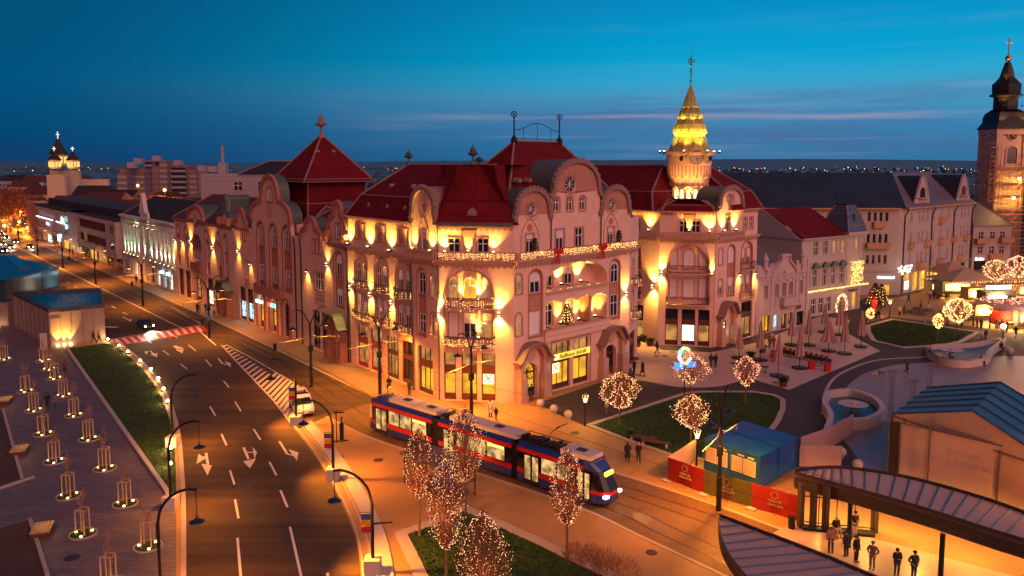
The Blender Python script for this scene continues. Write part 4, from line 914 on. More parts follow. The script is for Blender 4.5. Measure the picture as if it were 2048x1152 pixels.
F.finish([(0, 0), (40.2, 0), (40.2, 15.6), (39.8, 15.6), (39.8, 17.6)]+gD[1:-1]+[(34.9, 17.6), (34.9, 15.6), (32.4, 15.6)]+gC2[1:-1]+[(26.2, 15.6), (22.8, 15.6), (22.6, 17.2)]+gB[1:-1]+[(8.0, 17.2), (7.6, 15.6), (5.6, 15.6)]+g0[1:-1]+[(1.0, 15.6), (0, 15.6)])
for g_, dp in ((g0, 1.5), (gB, 1.9), (gC2, 1.8), (gD, 2)): gable(F, g_, dp, scal=False, cw=.7, out=.3, cope='wingtrim')
rose(F, 31.2, 17.2, .3) if False else None
for q in (35.0, 39.7): b = MB(); b.ball(W1.p(q, 16.6, .2), .75, 8, sz=1.2); b.build('scroll', 'wingtrim', th)
tp = balcony(th, W1, 9.0, 19.8, 6.0, 1.1, 1.2, slab='wingtrim', solid=True, m='wingtrim')
# illuminated shop signs over the two doors
b = MB(); b.wbox(W1, 9.5, 11.9, 4.1, 4.5, .2, .45); s1 = b.build('shop_sign', emit('sign_white_green', (.75, 1, .9), 5), th); b = MB(); b.wbox(W1, 14.3, 15.5, 4.1, 4.6, .2, .45); b.build('shop_sign', emit('sign_red', (1, .06, .04), 4), th); b = MB(); b.wbox(W1, 15.5, 16.7, 4.1, 4.6, .2, .45); b.build('shop_sign', emit('sign_cyan', (.1, .8, 1), 4), th)
for a, c, dd, z in ((0, 40.2, -13, 15.5), (8.0, 22.6, -14, 17.2)): blk(th, [W1.p(a, 0, -1)[:2], W1.p(c, 0, -1)[:2], W1.p(c, 0, dd)[:2], W1.p(a, 0, dd)[:2]], 0, z, 'wing', 'rear_wall')
hiproof(th, W1, -1, 24, -.6, -14, 15.6, 19.6, 5, 20, -7, m='tiled'); hiproof(th, W1, 20, 40.4, -.6, -14, 15.6, 19.8, 24, 38, -7, m='tiled')
mansard(th, [W1.p(u, 0, d)[:2] for u, d in ((9.6, -3.8), (20.2, -3.8), (20.2, -14.2), (9.6, -14.2))], [(0, 16.5), (.2, 20), (.35, 23.2), (-.9, 23.3), (-.5, 23.7), (5.15, 30.6)], name='pyramid_roof')
x, y, _ = W1.p(14.9, 0, -9); b = MB(); b.lathe(x, y, [(.6, 30.1), (.3, 30.9), (.18, 31.4), (.18, 31.9), (.85, 32.1), (.95, 32.4), (.55, 32.6), (.4, 33.0), (.42, 33.2), (.02, 34.0)], 8); b.build('finial', 'ridge', th)
for q in range(5): vents(th, Wall(W1.p(20.2, 0, 1)[:2], W1.p(20.2, 0, -19)[:2]), [((7.0, 9.6, 12.2, 8.2, 10.9)[q], (25.6, 25.6, 25.6, 27.6, 27.6)[q], (-1.75, -1.75, -1.75, -3.0, -3.0)[q], .42)])
for u in (24.0, 26.0, 39.9): b = MB(); b.tube([W1.p(u, 15.4, .3), W1.p(u, 13.8, .15), W1.p(u, .1, .15)], .1, 5); b.build('downpipe', 'iron', th)
# --- clock-gable house, u 153.5 .. 186
W2 = seg(153.6, 186); ch = thing('clock_gable_house', 'long rose house with round clock gable and pointed gable beside the white lit building', 'house', SW.p(170, 0, 0)); F = Fac(ch, W2, 'wing', 'wingtrim')
for u in (2.5, 7.3, 18.8, 24.6): rose(F, u, 13.2, .7, spokes=4)
for u in (2.5, 7.3, 19.3, 25.2): F.tall(u, 2.0, 6.0, 12.2, [(8.3, 11.4, 1.2, True, 'glass', 0)]); 
F.win(13.2, 10.2, 12.9, 5.2, True, 'glass', mull=4, cross=0, frame='wingtrim'); F.win(13.2, 8.0, 10.0, 4.4, False, 'glass', mull=4, cross=0)
F.y.wbox(W2, 10.6, 15.8, 5.9, 7.7, 0, .5)
F.tall(28.2, 2.3, 5.6, 14.0, [(10.8, 13.2, 1.3, True, 'glass', 0), (6.5, 8.8, 1.2, False, 'glass', 0)], (9.1, 10.5))
F.shop(1.5, 4.6, .1, 5.5, 'glass', 'brown', cols=2); F.shop(5.6, 8.8, .1, 5.5, 'glass', 'brown', cols=2); F.door(13.0, 4.2, 5.5, 'litdim', 'brown'); F.shop(18.0, 21.2, .1, 5.4, 'litwhite', 'brown', cols=3, trim='glass'); F.shop(21.8, 25.0, .1, 5.4, 'litdim', 'brown', cols=3)
F.door(28.6, 1.7, 3.6, 'litshop'); hood(F, 28.6, 4.2, 4.3, 6.0, 'copper', 1.6); F.uplight(26.6, 2.4, True, True, 60, .9, cone=80); F.uplight(30.8, 2.4, False, True, 50, .9, cone=80)
for u, z in ((.2, 11.2), (5.0, 11.2), (10.0, 11.4), (22.0, 11.2)): F.uplight(u, z, u > 5, True, 75, .3)
F.cornice(15.3, h=.4, out=.4, scallop=False); gA2 = arc(13.4, 15.4, 4.3, 0, 180, 14); gA2 = [(a, 15.4+(b-15.4)*.66) for a, b in gA2]; gP = waist(26.2, 31.2, 15.4, 20.6, 6, .3)
# clock
b = MB(); b.prism(W2, [(13.4+.75*math.cos(R(a)), 15.2+1.05*math.sin(R(a))) for a in range(0, 360, 20)], 0, .3); cl = b.build('clock', 'ridge', ch)
b = MB(); b.prism(W2, [(13.4+.5*math.cos(R(a)), 15.3+.5*math.sin(R(a))) for a in range(0, 360, 20)], .3, .33); b.build('clock_face', 'blind', cl); b = MB(); b.sweep(W2, [(13.4, 15.3), (13.4, 15.7)], .06, .34, .36); b.sweep(W2, [(13.4, 15.3), (13.65, 15.2)], .07, .34, .36); b.build('clock_hand', 'blackm', cl)
F.win(28.7, 16.3, 18.0, .8, False, 'glass')
F.finish([(0, 0), (32.4, 0), (32.4, 15.4), (31.2, 15.4)]+gP[1:-1]+[(26.2, 15.4), (17.7, 15.4)]+gA2[1:-1]+[(9.1, 15.4), (0, 15.4)])
gable(F, gA2, 4, scal=False, cw=.7, cope='wingtrim'); gable(F, gP, 4, scal=False, cw=.6, cope='copper')
blk(ch, [W2.p(a, 0, d)[:2] for a, d in ((0, -1), (32.4, -1), (32.4, -13), (0, -13))], 0, 15.4, 'wing', 'rear_wall'); hiproof(ch, W2, -.3, 33, .2, -13.5, 15.5, 20, 4, 30, -6.5, m='tiled')
for q in (26.5, 31.0): b = MB(); b.ball(W2.p(q, 16.2, .2), .7, 8, sz=1.3); b.build('scroll', 'wingtrim', ch)
# --- white building washed in green-white light, u 113 .. 153.4
M['pale'] = mat('pale_green_stucco', (.56, .56, .50), .8, var=.08)
W3 = seg(112.6, 153.4); wh = thing('floodlit_white_house', 'white three-storey house washed with cool greenish facade light, spire gable', 'house', SW.p(133, 0, 0)); F = Fac(wh, W3, 'pale', 'pale')
COOL = (.62, 1, .62)
uu = [4.5, 7.3, 10.1, 12.9, 16.4, 22.8, 26.2, 30.2, 33.0, 35.8, 38.6]
for i, u in enumerate(uu):
    F.win(u, 9.6, 11.8, .9, False, 'litdim' if i in (3, 7) else 'glass', cross=0); F.win(u, 5.6, 7.8, .9, False, 'glass', cross=0)
for u in (18.4, 20.6): F.win(u, 8.8, 12.4, .7, True, 'litdim', cross=0)
for i in range(9): u = 3.4+i*4.3; F.win(u, .5, 3.9, 1.9, True, ('glass', 'litdim', 'litwhite', 'glass', 'litshop', 'glass', 'litwhite', 'litcool', 'litwhite')[i], mull=2, frame='brown')
for u in (3.1, 5.9, 8.7, 11.5, 14.6, 19.5, 24.5, 28.2, 31.6, 34.4, 37.2, 40.0): F.uplight(u, 5.15, power=95, out=.35, cone=50, col=COOL if u < 26 else (1, .8, .5))
for u in (13, 15.5, 23.5, 27.3): F.uplight(u, 12.0, power=45, out=.4, cone=60, col=(1, .9, .4))
F.cornice(14.2, h=.7, out=.6, scallop=False); F.cornice(4.9, h=.3, out=.2, scallop=False); F.cornice(13.0, h=.3, out=.25, scallop=False)
F.finish([(0, 0), (40.8, 0), (40.8, 14.2), (22.6, 14.2), (22.2, 15.2), (21.2, 15.6), (19.9, 18.9), (19.5, 19.3), (19.1, 18.9), (17.8, 15.6), (16.8, 15.2), (16.4, 14.2), (0, 14.2)])
b = MB(); b.sweep(W3, [(22.2, 15.2), (21.2, 15.7), (19.9, 18.9), (19.5, 19.5), (19.1, 18.9), (17.8, 15.7), (16.8, 15.2)], .35, -.5, .35); b.build('gable_coping', 'pale', wh)
blk(wh, [W3.p(a, 0, d)[:2] for a, d in ((0, -.5), (40.8, -.5), (40.8, -13), (0, -13))], 0, 14.1, 'wing', 'rear_wall'); hiproof(wh, W3, 0, 40.8, -.4, -14, 14.2, 18.3, 3, 38, -7, m=mat('black_roof', (.02, .018, .02), .8))
for i, u in enumerate((32.5, 36.6)): b = MB(); b.wbox(W3, u-1, u+1, 3.3, 3.8, .2, .4); b.build('shop_sign', emit('sign_blue_white', (.5, .8, 1), 5), wh)
# --- department store, u 4 .. 112
M['store'] = mat('grey_store_panels', (.33, .31, .33), .6, var=.08, band=(.9, .15)); M['storeband'] = mat('beige_store_band', (.40, .33, .28), .7, var=.08)
W4 = seg(4, 112.2); st = thing('department_store', 'low grey and beige department store with ribbon windows and dark tower slab', 'shop', SW.p(60, 0, 0))
b = MB()
for z0, z1, o_ in ((3.4, 5.1, .9), (7.3, 8.8, .9), (11.2, 12.3, 1.1)): b.wbox(W4, 66, 108, z0, z1, -1, o_)
for z0, z1, o_ in ((3.4, 5.1, .9), (7.3, 8.6, .9), (10.8, 11.9, 1.1)): b.wbox(W4, 0, 54, z0, z1, -1, o_)
b.build('wall_band', 'storeband', st); b = MB(); b.wbox(W4, 0, 108.2, 0, 12.0, -14, -.6); b.build('wall', 'store', st)
b = MB(); b.wbox(W4, 54, 66, 2.8, 12.6, -12, 1.2); b.build('tower_slab', 'store', st); b = MB(); b.wbox(W4, 98.6, 108.3, 3.4, 12.3, -13, 1.3); b.build('corner_block', 'storeband', st)
b = MB(); b.wbox(W4, 0, 54, 5.1, 7.3, -.6, .3); b.wbox(W4, 0, 54, 8.6, 10.8, -.6, .3); b.build('panel_band', 'storeband', st)
for z0, z1 in ((5.15, 7.25), (8.85, 11.15)):
    for i in range(8):
        u = 66.3+i*4.05; b = MB(); b.sweep(W4, rectp(u, u+3.9, z0, z1), .12, -.1, .5, closed=True)
        for k in range(1, 3): b.wbox(W4, u+k*1.3-.04, u+k*1.3+.04, z0, z1, .3, .45)
        fo = b.build('window', 'brown', st); g_ = MB(); g_.quad(W4.p(u, z0, .3), W4.p(u+3.9, z0, .3), W4.p(u+3.9, z1, .3), W4.p(u, z1, .3)); g_.build('pane', 'litdim' if (i, z0) in ((1, 5.15), (7, 8.85)) else 'glass', fo)
for z0 in (5.4, 9.0):
    b = MB(); b.sweep(W4, rectp(103.5, 106.5, z0, z0+2.2), .12, 1.25, 1.36, closed=True); fo = b.build('window', 'brown', st); g_ = MB(); g_.quad(W4.p(103.5, z0, 1.31), W4.p(106.5, z0, 1.31), W4.p(106.5, z0+2.2, 1.31), W4.p(103.5, z0+2.2, 1.31)); g_.build('pane', 'glass', fo)
for i in range(12):
    u = 2+i*8.9; b = MB(); b.sweep(W4, rectp(u, u+6.5, .2, 3.2), .2, -.62, -.5, closed=True); b.wbox(W4, u+3.1, u+3.3, .2, 3.2, -.6, -.5); fo = b.build('shop_window', 'brown', st); g_ = MB(); g_.quad(W4.p(u, .2, -.55), W4.p(u+6.5, .2, -.55), W4.p(u+6.5, 3.2, -.55), W4.p(u, 3.2, -.55)); g_.build('pane', ('litdim', 'litcool', 'glass', 'litdim', 'litshop', 'litdim', 'litdim', 'glass', 'litshop', 'litdim', 'glass', 'glass')[i], fo)
b = MB(); b.slab(ccw([W4.p(a, 0, d)[:2] for a, d in ((-1, 1.3), (108.6, 1.3), (108.6, -15), (-1, -15))]), 12.32, 12.6); b.build('roof', 'black_roof' if 'black_roof' in M else MATS['black_roof'], st)
mb_ = MB(); mb_.slab(ccw([W4.p(a, 0, d)[:2] for a, d in ((6, -2), (108, -2), (108, -14), (6, -14))]), 12.6, 14.6); mb_.build('roof_storey', MATS['black_roof'], st)
def glow(u0, u1, z0, z1, col, s, nm, d=1.0): b = MB(); b.wbox(W4, u0, u1, z0, z1, d, d+.2); b.build('sign', emit(nm, col, s), st)
glow(2, 30, 8.35, 8.55, (.9, .75, 1), 5, 'sign_line'); glow(36, 48, 8.3, 8.5, (1, .9, .9), 6, 'sign_line2'); glow(52, 53.5, 7.2, 8.3, (.3, .9, 1), 6, 'sign_cyan2', 1.4)
text('altex', W4, 44, 9.0, 2.2, 1.2, st, emit('sign_cyan_text', (.35, .9, 1), 6)); text('NIKARA', W4, 18, 6.3, 1.5, .95, st, emit('sign_violet_text', (.6, .5, 1), 3))
b = MB(); b.wbox(W4, 39, 42, 2.7, 4.6, 1.0, 1.5); b.build('sign', emit('sign_blue_box', (.4, .75, 1), 6), st)
# --- reddish block at the far end and one across the street
W5 = seg(-16, 3.6, .3); rb = thing('ribbed_red_block', 'tall rose block with vertical ribs beyond the department store', 'building', SW.p(-6, 0, 0)); F = Fac(rb, W5, 'wing', 'wingtrim')
for i in range(9): F.t.wbox(W5, .5+i*2.2, 1.2+i*2.2, 0, 12.6, 0, .5)
for i in range(8):
    for z in (2.5, 6, 9.3): F.win(2.0+i*2.2, z, z+1.8, .9, False, 'glass', trim=False, cross=0)
F.finish(rectp(0, 19.6, 0, 12.8)); blk(rb, [W5.p(a, 0, d)[:2] for a, d in ((0, -.5), (19.6, -.5), (19.6, -12), (0, -12))], 0, 12.6, 'wing', 'rear_wall')
# --- concrete block behind the gabled theatre, with a dark flat roof and chimney
W6 = Wall(G(420, 520), G(560, 520)); D = 165.
W6 = Wall((-64, D), (-34, D)); gb = thing('rear_block', 'grey rear block with dark pitched roof and chimney behind the theatre', 'building', (-50, D, 0)); F = Fac(gb, W6, 'store', 'store')
for u in (7.6, 12.5): F.win(u, 20.5, 22.3, 1.8, False, 'glass', trim=False); F.win(u, 17.0, 18.8, 1.8, False, 'glass', trim=False)
F.finish(rectp(0, 30, 0, 24.0)); blk(gb, [(-64, D+.5), (-34, D+.5), (-34, D+14), (-64, D+14)], 0, 24, 'store', 'rear_wall')
hiproof(gb, W6, 8, 30.5, .5, -15, 24.05, 26.6, 12, 28, -7, m=MATS['black_roof']); b = MB(); b.box((-60, D+2, 24.5), (1.6, 1.6, 3.5), 0); b.box((-60, D+2, 28), (.5, .5, 3.4), 0); b.build('chimney', 'store', gb)
b = MB(); b.wbox(W6, 17, 30, 14, 23.5, .0, .5); b.build('side_wing', 'wing', gb)

# ================================================================ THE TOWER PALACE
TB = Wall((21, 113.4), (28.5, 111.8)); TR = Wall((28.7, 112.0), (36.8, 119.6)); TL = Wall((21-.64*16, 113.4+.77*16), (21, 113.4))
tp_ = thing('clock_tower_palace', 'corner palace crowned by the floodlit round clock tower with yellow onion roof', 'palace', (24, 113, 0))
F = Fac(tp_, TB); c = 4.1
P = archp(1.15, 7.05, 6.1, 14.65, 14); F.hole(P, .7); bk = MB(); bk.tess([P], lambda a, b: TB.p(a, b, -.7)); bk.build('bay_niche', 'cream', tp_); F.t.sweep(TB, P[1:]+[P[0]], .22, 0, .1)
for u, w in ((2.05, 1.0), (4.2, 1.5), (6.15, 1.0)):
    F.win(u, 11.3, 13.9, w, True, 'glass', depth=.06, off=-.64, hole=False, blind=.97, tw=.1); F.win(u, 6.9, 9.7, w, False, 'glass', depth=.06, off=-.64, hole=False, blind=.97, tw=.1)
for z in (10.7, 6.2): balcony(tp_, TB, 1.05, 7.15, z, 1.05, 1.3)
for u in (3.3, 5.0): F.win(u, 16.4, 18.0, 1.1, False, 'glass', tw=.14)
F.t.prism(TB, [(3.3, 18.9), (4.9, 18.9), (4.5, 17.6), (4.45, 16.6), (3.8, 16.6), (3.75, 17.6)], 0, .25); F.uplight(4.1, 16.6, power=60, out=.5); F.uplight(6.9, 16.5, power=80, out=.45)
for a, q, g_ in ((1.0, 2.8, 'litdim'), (3.3, 5.2, 'litwhite'), (5.6, 7.2, 'litdim')): F.shop(a, q, .1, 5.4, g_, 'brown', cols=1, low=.7, trim='glass')
F.uplight(.35, 10.5, True, True, 100, .4); F.uplight(7.35, 10.5, True, False, 60, .35); F.cornice(15.6, h=.6, out=.7); F.cornice(19.4, h=.4, out=.5); F.finish(rectp(0, TB.L, 0, 19.3))
F = Fac(tp_, TR); gT = bell(.5, 6.6, 19.7, 22.7); F.win(1.3, 11.8, 14.1, 1.0, True, 'glass', blind=.97); F.win(1.4, 7.3, 9.7, 1.0, True, 'glass', blind=.5)
F.tall(4.1, 2.0, 6.8, 14.5, [(11.8, 14.0, 1.4, True, 'glass', .97), (7.2, 9.6, 1.3, False, 'glass', .45)], (9.8, 11.3))
P = archp(6.7, 9.9, 6.2, 14.75, 10); F.hole(P, .3); bk = MB(); bk.tess([P], lambda a, b: TR.p(a, b, -.3)); bk.build('bay_niche', 'cream', tp_); F.t.sweep(TR, P[1:]+[P[0]], .2, 0, .09)
for u in (7.6, 9.1): F.win(u, 11.3, 13.7, .9, True, 'glass', depth=.06, off=-.24, hole=False, blind=.6); F.win(u, 7.1, 9.5, .9, False, 'glass', depth=.06, off=-.24, hole=False, blind=.5)
for z in (10.6, 6.3): balcony(tp_, TR, 6.5, 10.1, z, 1.0, .9)
F.win(2.9, 16.4, 18.6, 1.1, False, 'glass', tw=.2); F.uplight(1.5, 16.5, power=90, out=.45); F.uplight(4.5, 16.5, power=90, out=.45); rose(F, 3.4, 21.1, .65)
for u in (7.6, 9.3): F.win(u, 16.5, 18.2, .9, False, 'glass')
F.door(2.9, 2.0, 3.7, 'litwhite'); hood(F, 2.9, 3.9, 4.3, 6.3, 'ridge'); F.shop(7.2, 10.3, .1, 5.6, 'litdim', 'brown', cols=2, trim='glass'); F.uplight(10.6, 9.8, False, True, 60, .3); F.uplight(6.2, 10.0, False, True, 35, .3)
F.cornice(15.6, h=.6, out=.6); F.cornice(19.5, 6.8, TR.L, h=.4, out=.5); F.finish([(0, 0), (TR.L, 0), (TR.L, 19.4), (6.6, 19.4), (6.6, 19.7)]+gT[1:-1]+[(.5, 19.7), (.5, 19.4), (0, 19.4)]); gable(F, gT, 4, roofm='copper')
F = Fac(tp_, TL)
for c in (4.8, 12.2-1.2):
    P = archp(c-1.7, c+1.7, 6.2, 14.75, 10); F.hole(P, .2); bk = MB(); bk.tess([P], lambda a, b: TL.p(a, b, -.2)); bk.build('bay_niche', 'cream', tp_); F.t.sweep(TL, P[1:]+[P[0]], .2, 0, .09)
    for q in (-.8, .8): F.win(c+q, 11.2, 13.7, .95, True, 'glass', depth=.06, off=-.14, hole=False); F.win(c+q, 6.9, 9.5, .95, False, 'glass', depth=.06, off=-.14, hole=False, blind=.9); F.win(c+q, 16.5, 18.2, .95, False, 'glass')
    for z in (10.7, 6.3): balcony(tp_, TL, c-1.8, c+1.8, z, 1.0, .9)
    F.uplight(c, 16.4, power=40, out=.5)
F.shop(2, 7, .1, 5.4, 'litdim', 'brown', cols=3, trim='glass'); F.shop(9.0, 13.2, .1, 5.4, 'litdim', 'brown', cols=3, trim='glass')
F.uplight(14.3, 16.5, power=90, out=.5); F.uplight(8.0, 10, True, True, 180, .5); F.uplight(15.2, 8.5, True, True, 120, .5); F.cornice(15.6, h=.6, out=.6); F.cornice(19.4, h=.4, out=.5); F.finish(rectp(0, 16, 0, 19.3))
b = MB()
for W_, a, q in ((TB, -.4, TB.L+.4), (TR, -.3, 6.4)):
    b.wbox(W_, a, q, 15.62, 15.74, -.1, .85); b.wbox(W_, a, q, 16.3, 16.42, .6, .82); n_ = int((q-a)/.28)
    for i in range(n_): u = a+(q-a)*(i+.5)/n_; b.wbox(W_, u-.06, u+.06, 15.74, 16.3, .65, .77)
b.build('balustrade', 'trimy', tp_)
blk(tp_, [TB.p(.6, 0, -1)[:2], TB.p(7.2, 0, -1)[:2], TR.p(11, 0, -1)[:2], TR.p(11, 0, -13)[:2], (24, 131), TL.p(0, 0, -13)[:2], TL.p(0, 0, -1)[:2]], 0, 19.3, 'cream', 'rear_wall')
hiproof(tp_, TR, 3, 12.0, .4, -13, 19.4, 25.6, 5.0, 8.0, -6.5, brk=(1.3, 22.0)); hiproof(tp_, Wall(TL.p(-22, 0)[:2], TL.p(15.5, 0)[:2]), 0, 37, .4, -13, 19.4, 25.8, 4, 33, -6.5, brk=(1.3, 22.0))
mansard(tp_, [TB.p(.2, 0, .45)[:2], TB.p(TB.L-.2, 0, .45)[:2], TR.p(.6, 0, 0)[:2], TR.p(1, 0, -6)[:2], TL.p(15, 0, -6)[:2], TL.p(15.7, 0, 0)[:2]], [(0, 19.4), (.8, 20.2), (1.9, 20.9)], name='corner_roof')
# court wing closing the passage between both palaces
TW = Wall(TL.p(-22, 0)[:2], TL.p(0, 0)[:2]); F = Fac(tp_, TW)
for i in range(4):
    for z in (7.0, 11.2, 16.5): F.win(3+i*5, z, z+2.3, 1.1, z == 11.2, 'litdim' if i == 3 and z == 11.2 else 'glass')
F.finish(rectp(0, 22, 0, 19.3))
# the clock tower itself
tx, ty = 26.3, 119.4; YEL0 = (1, .70, .12)
dm = MB(); dm.lathe(tx, ty, [(3.3, 18.5), (3.3, 20.4), (3.15, 20.6), (3.15, 21.0)], 24); dm.build('tower_base', 'tile', tp_)
dr = MB(); dr.lathe(tx, ty, [(2.9, 20.6), (3.0, 20.8), (2.55, 20.85), (2.55, 22.6), (3.0, 22.7), (2.9, 23.2), (3.02, 24.0), (3.2, 24.9), (3.2, 25.9), (3.3, 26.0), (3.25, 26.15), (3.3, 27.2), (3.75, 27.3), (3.8, 27.7), (3.2, 27.8)], 32); dr.build('tower_drum', 'cream', tp_)
tr = MB()
for j in range(16):
    a = 2*math.pi*j/16; cx, cy = tx+2.78*math.cos(a), ty+2.78*math.sin(a); tr.lathe(cx, cy, [(.17, 20.9), (.13, 21.1), (.13, 22.3), (.2, 22.5)], 6)
tr.build('colonnade', 'trimy', tp_)
for j in range(16):
    a = 2*math.pi*(j+.5)/16
    if math.sin(a) < .35:
        b = MB(); Wt = Wall((tx+2.56*math.cos(a)+.5*math.sin(a), ty+2.56*math.sin(a)-.5*math.cos(a)), (tx+2.56*math.cos(a)-.5*math.sin(a), ty+2.56*math.sin(a)+.5*math.cos(a)))
        b.prism(Wt, archp(.2, .8, 20.95, 22.3, 6), .0, .06); b.build('tower_window', emit('tower_window_glow', (1, .72, .34), 2.2), tp_)
sl_ = MB()
for j in range(36):
    a = 2*math.pi*j/36; w = Wall((tx+3.1*math.cos(a)+.08*math.sin(a), ty+3.1*math.sin(a)-.08*math.cos(a)), (tx+3.1*math.cos(a)-.08*math.sin(a), ty+3.1*math.sin(a)+.08*math.cos(a))); sl_.wbox(w, .0, .16, 24.0+.3*(j % 2), 25.75, -.2, .14)
for j in range(24):
    a = 2*math.pi*j/24; w = Wall((tx+2.95*math.cos(a)+.3*math.sin(a), ty+2.95*math.sin(a)-.3*math.cos(a)), (tx+2.95*math.cos(a)-.3*math.sin(a), ty+2.95*math.sin(a)+.3*math.cos(a))); sl_.prism(w, [(0, 22.75), (.6, 22.75), (.3, 23.2)], -.1, .1)
sl_.build('tower_ornament', 'trim', tp_)
M['dome'] = mat('yellow_glazed_dome_tiles', (.50, .42, .10), .4, .15, var=.25, vs=.5, band=(.35, .3)); M['domed'] = mat('dark_dome_metal', (.30, .27, .10), .5, .1, var=.3, vs=.5)
dd = MB(); dd.lathe(tx, ty, [(3.25, 27.75), (3.1, 28.1), (2.6, 29.0), (2.05, 29.8), (1.95, 30.1)], 12); dd.build('dome_skirt', 'dome', tp_)
dd = MB(); dd.lathe(tx, ty, [(2.0, 30.05), (2.5, 30.5), (2.5, 31.1), (2.2, 31.8), (1.75, 32.4), (1.6, 32.6)], 12); dd.build('dome', 'dome', tp_)
dd = MB(); dd.lathe(tx, ty, [(1.75, 32.5), (1.8, 32.8), (1.6, 33.4), (1.15, 34.2), (1.2, 34.4), (.85, 35.4), (.5, 36.3), (.18, 37.2), (.1, 37.5)], 12); dd.build('spire', 'domed', tp_)
rb_ = MB()
for j in range(12):
    a = 2*math.pi*j/12; prof = [(3.25, 27.75), (2.6, 29.0), (2.22, 30.1), (2.5, 30.5), (2.45, 31.1), (2.2, 31.8), (1.78, 32.5), (1.82, 32.8), (1.6, 33.4), (1.18, 34.3), (.5, 36.3), (.1, 37.4)]
    rb_.tube([(tx+r*math.cos(a), ty+r*math.sin(a), z) for r, z in prof], .07, 4)
    a += math.pi/12; rb_.ball((tx+2.42*math.cos(a), ty+2.42*math.sin(a), 30.75), .17, 6); rb_.ball((tx+1.72*math.cos(a), ty+1.72*math.sin(a), 33.1), .1, 5)
rb_.build('dome_ribs', 'domed', tp_)
for j in range(5):
    a = math.pi+math.pi*j/4; light('SPOT', (tx+2.3*math.cos(a), ty+2.3*math.sin(a), 32.0), 420, YEL0, tp_, (-math.cos(a)*.35, -math.sin(a)*.35, 1), .08, 70)
sp = MB(); sp.tube([(tx, ty, 37.2), (tx, ty, 43.4)], .07, 5, r2=.03)
for k in range(7): sp.lathe(tx, ty, [(.05, 37.7+k*.42), (.28, 37.8+k*.42), (.05, 37.9+k*.42)], 8)
for q in range(4): sp.tube([(tx+.45*math.cos(a)*math.cos(q*.785), ty+.45*math.cos(a)*math.sin(q*.785), 41+.5*math.sin(a)) for a in [math.pi*i/6 for i in range(13)]], .035, 4)
sp.ball((tx, ty, 41), .14); sp.build('spire_ornament', 'copper', tp_)
# clock facing the square with an arched hood
Wc = Wall((tx-1.3+.25, ty-3.35), (tx+1.3+.25, ty-3.3)); ck = MB(); ck.prism(Wc, [(1.3+1.0*math.cos(R(a)), 26.85+1.0*math.sin(R(a))) for a in range(0, 360, 15)], -.3, .12); co = ck.build('clock', 'trim', tp_)
b = MB(); b.prism(Wc, [(1.3+.82*math.cos(R(a)), 26.85+.82*math.sin(R(a))) for a in range(0, 360, 15)], .12, .15); b.build('clock_face', mat('clock_face', (.42, .34, .30), .6), co)
b = MB(); b.sweep(Wc, [(1.3, 26.85), (1.5, 26.35)], .09, .16, .19); b.sweep(Wc, [(1.3, 26.85), (2.0, 26.75)], .06, .16, .19)
for h in range(12): a = R(30*h); b.sweep(Wc, [(1.3+.62*math.cos(a), 26.85+.62*math.sin(a)), (1.3+.76*math.cos(a), 26.85+.76*math.sin(a))], .07, .155, .175)
b.build('clock_hand', 'blackm', co); b = MB(); b.sweep(Wc, [(1.3+1.28*math.cos(R(a)), 26.85+1.28*math.sin(R(a))) for a in range(-10, 191, 12)], .35, -.9, .35); b.build('clock_hood', 'dome', tp_)
for q in (-1, 1): b = MB(); b.prism(Wc, [(1.3+q*2.1+.25*math.cos(R(a)), 26.8+.4*math.sin(R(a))) for a in range(0, 360, 30)], -.3, -.1+.1); b.build('oval_window', 'glass', tp_)
# floodlights of the tower
YEL = (1, .72, .12)
for j in range(8):
    a = 2*math.pi*(j+.5)/8
    if math.sin(a) > .6: continue
    x, y = tx+4.4*math.cos(a), ty+4.4*math.sin(a); b = MB(); b.box((x, y, 27.75), (.25, .25, .3), a); b.tube([(x, y, 27.65), (tx+3.6*math.cos(a), ty+3.6*math.sin(a), 27.5)], .05, 4); o = b.build('floodlight', 'blackm', tp_); e = MB(); e.box((x, y, 27.92), (.2, .2, .03), a); e.build('lens', 'upl', o)
    light('SPOT', (x, y, 28.0), 2600, YEL, o, (-math.cos(a)*.5, -math.sin(a)*.5, 1), .08, 85)
for j in range(10):
    a = 2*math.pi*(j+.25)/10
    if math.sin(a) > .4: continue
    x, y = tx+3.15*math.cos(a), ty+3.15*math.sin(a); b = MB(); b.box((x, y, 20.95), (.2, .2, .2), a); o = b.build('floodlight', 'blackm', tp_); e = MB(); e.box((x, y, 21.07), (.17, .17, .03), a); e.build('lens', 'upl', o)
    light('SPOT', (x, y, 21.15), 800, WARM, o, (-math.cos(a)*.1+math.cos(a)*.1, 0, 1), .05, 95)

for j in range(7):
    a = math.pi+math.pi*(j-.3)/6; x, y = tx+5.4*math.cos(a), ty+5.4*math.sin(a); b = MB(); b.box((x, y, 21.9), (.25, .25, .25), a); b.tube([(x, y, 19), (x, y, 21.8)], .04, 4); o = b.build('floodlight', 'blackm', tp_); light('SPOT', (x, y, 22.1), 750, WARM, o, (-math.cos(a)*.6, -math.sin(a)*.6, 1), .08, 80)
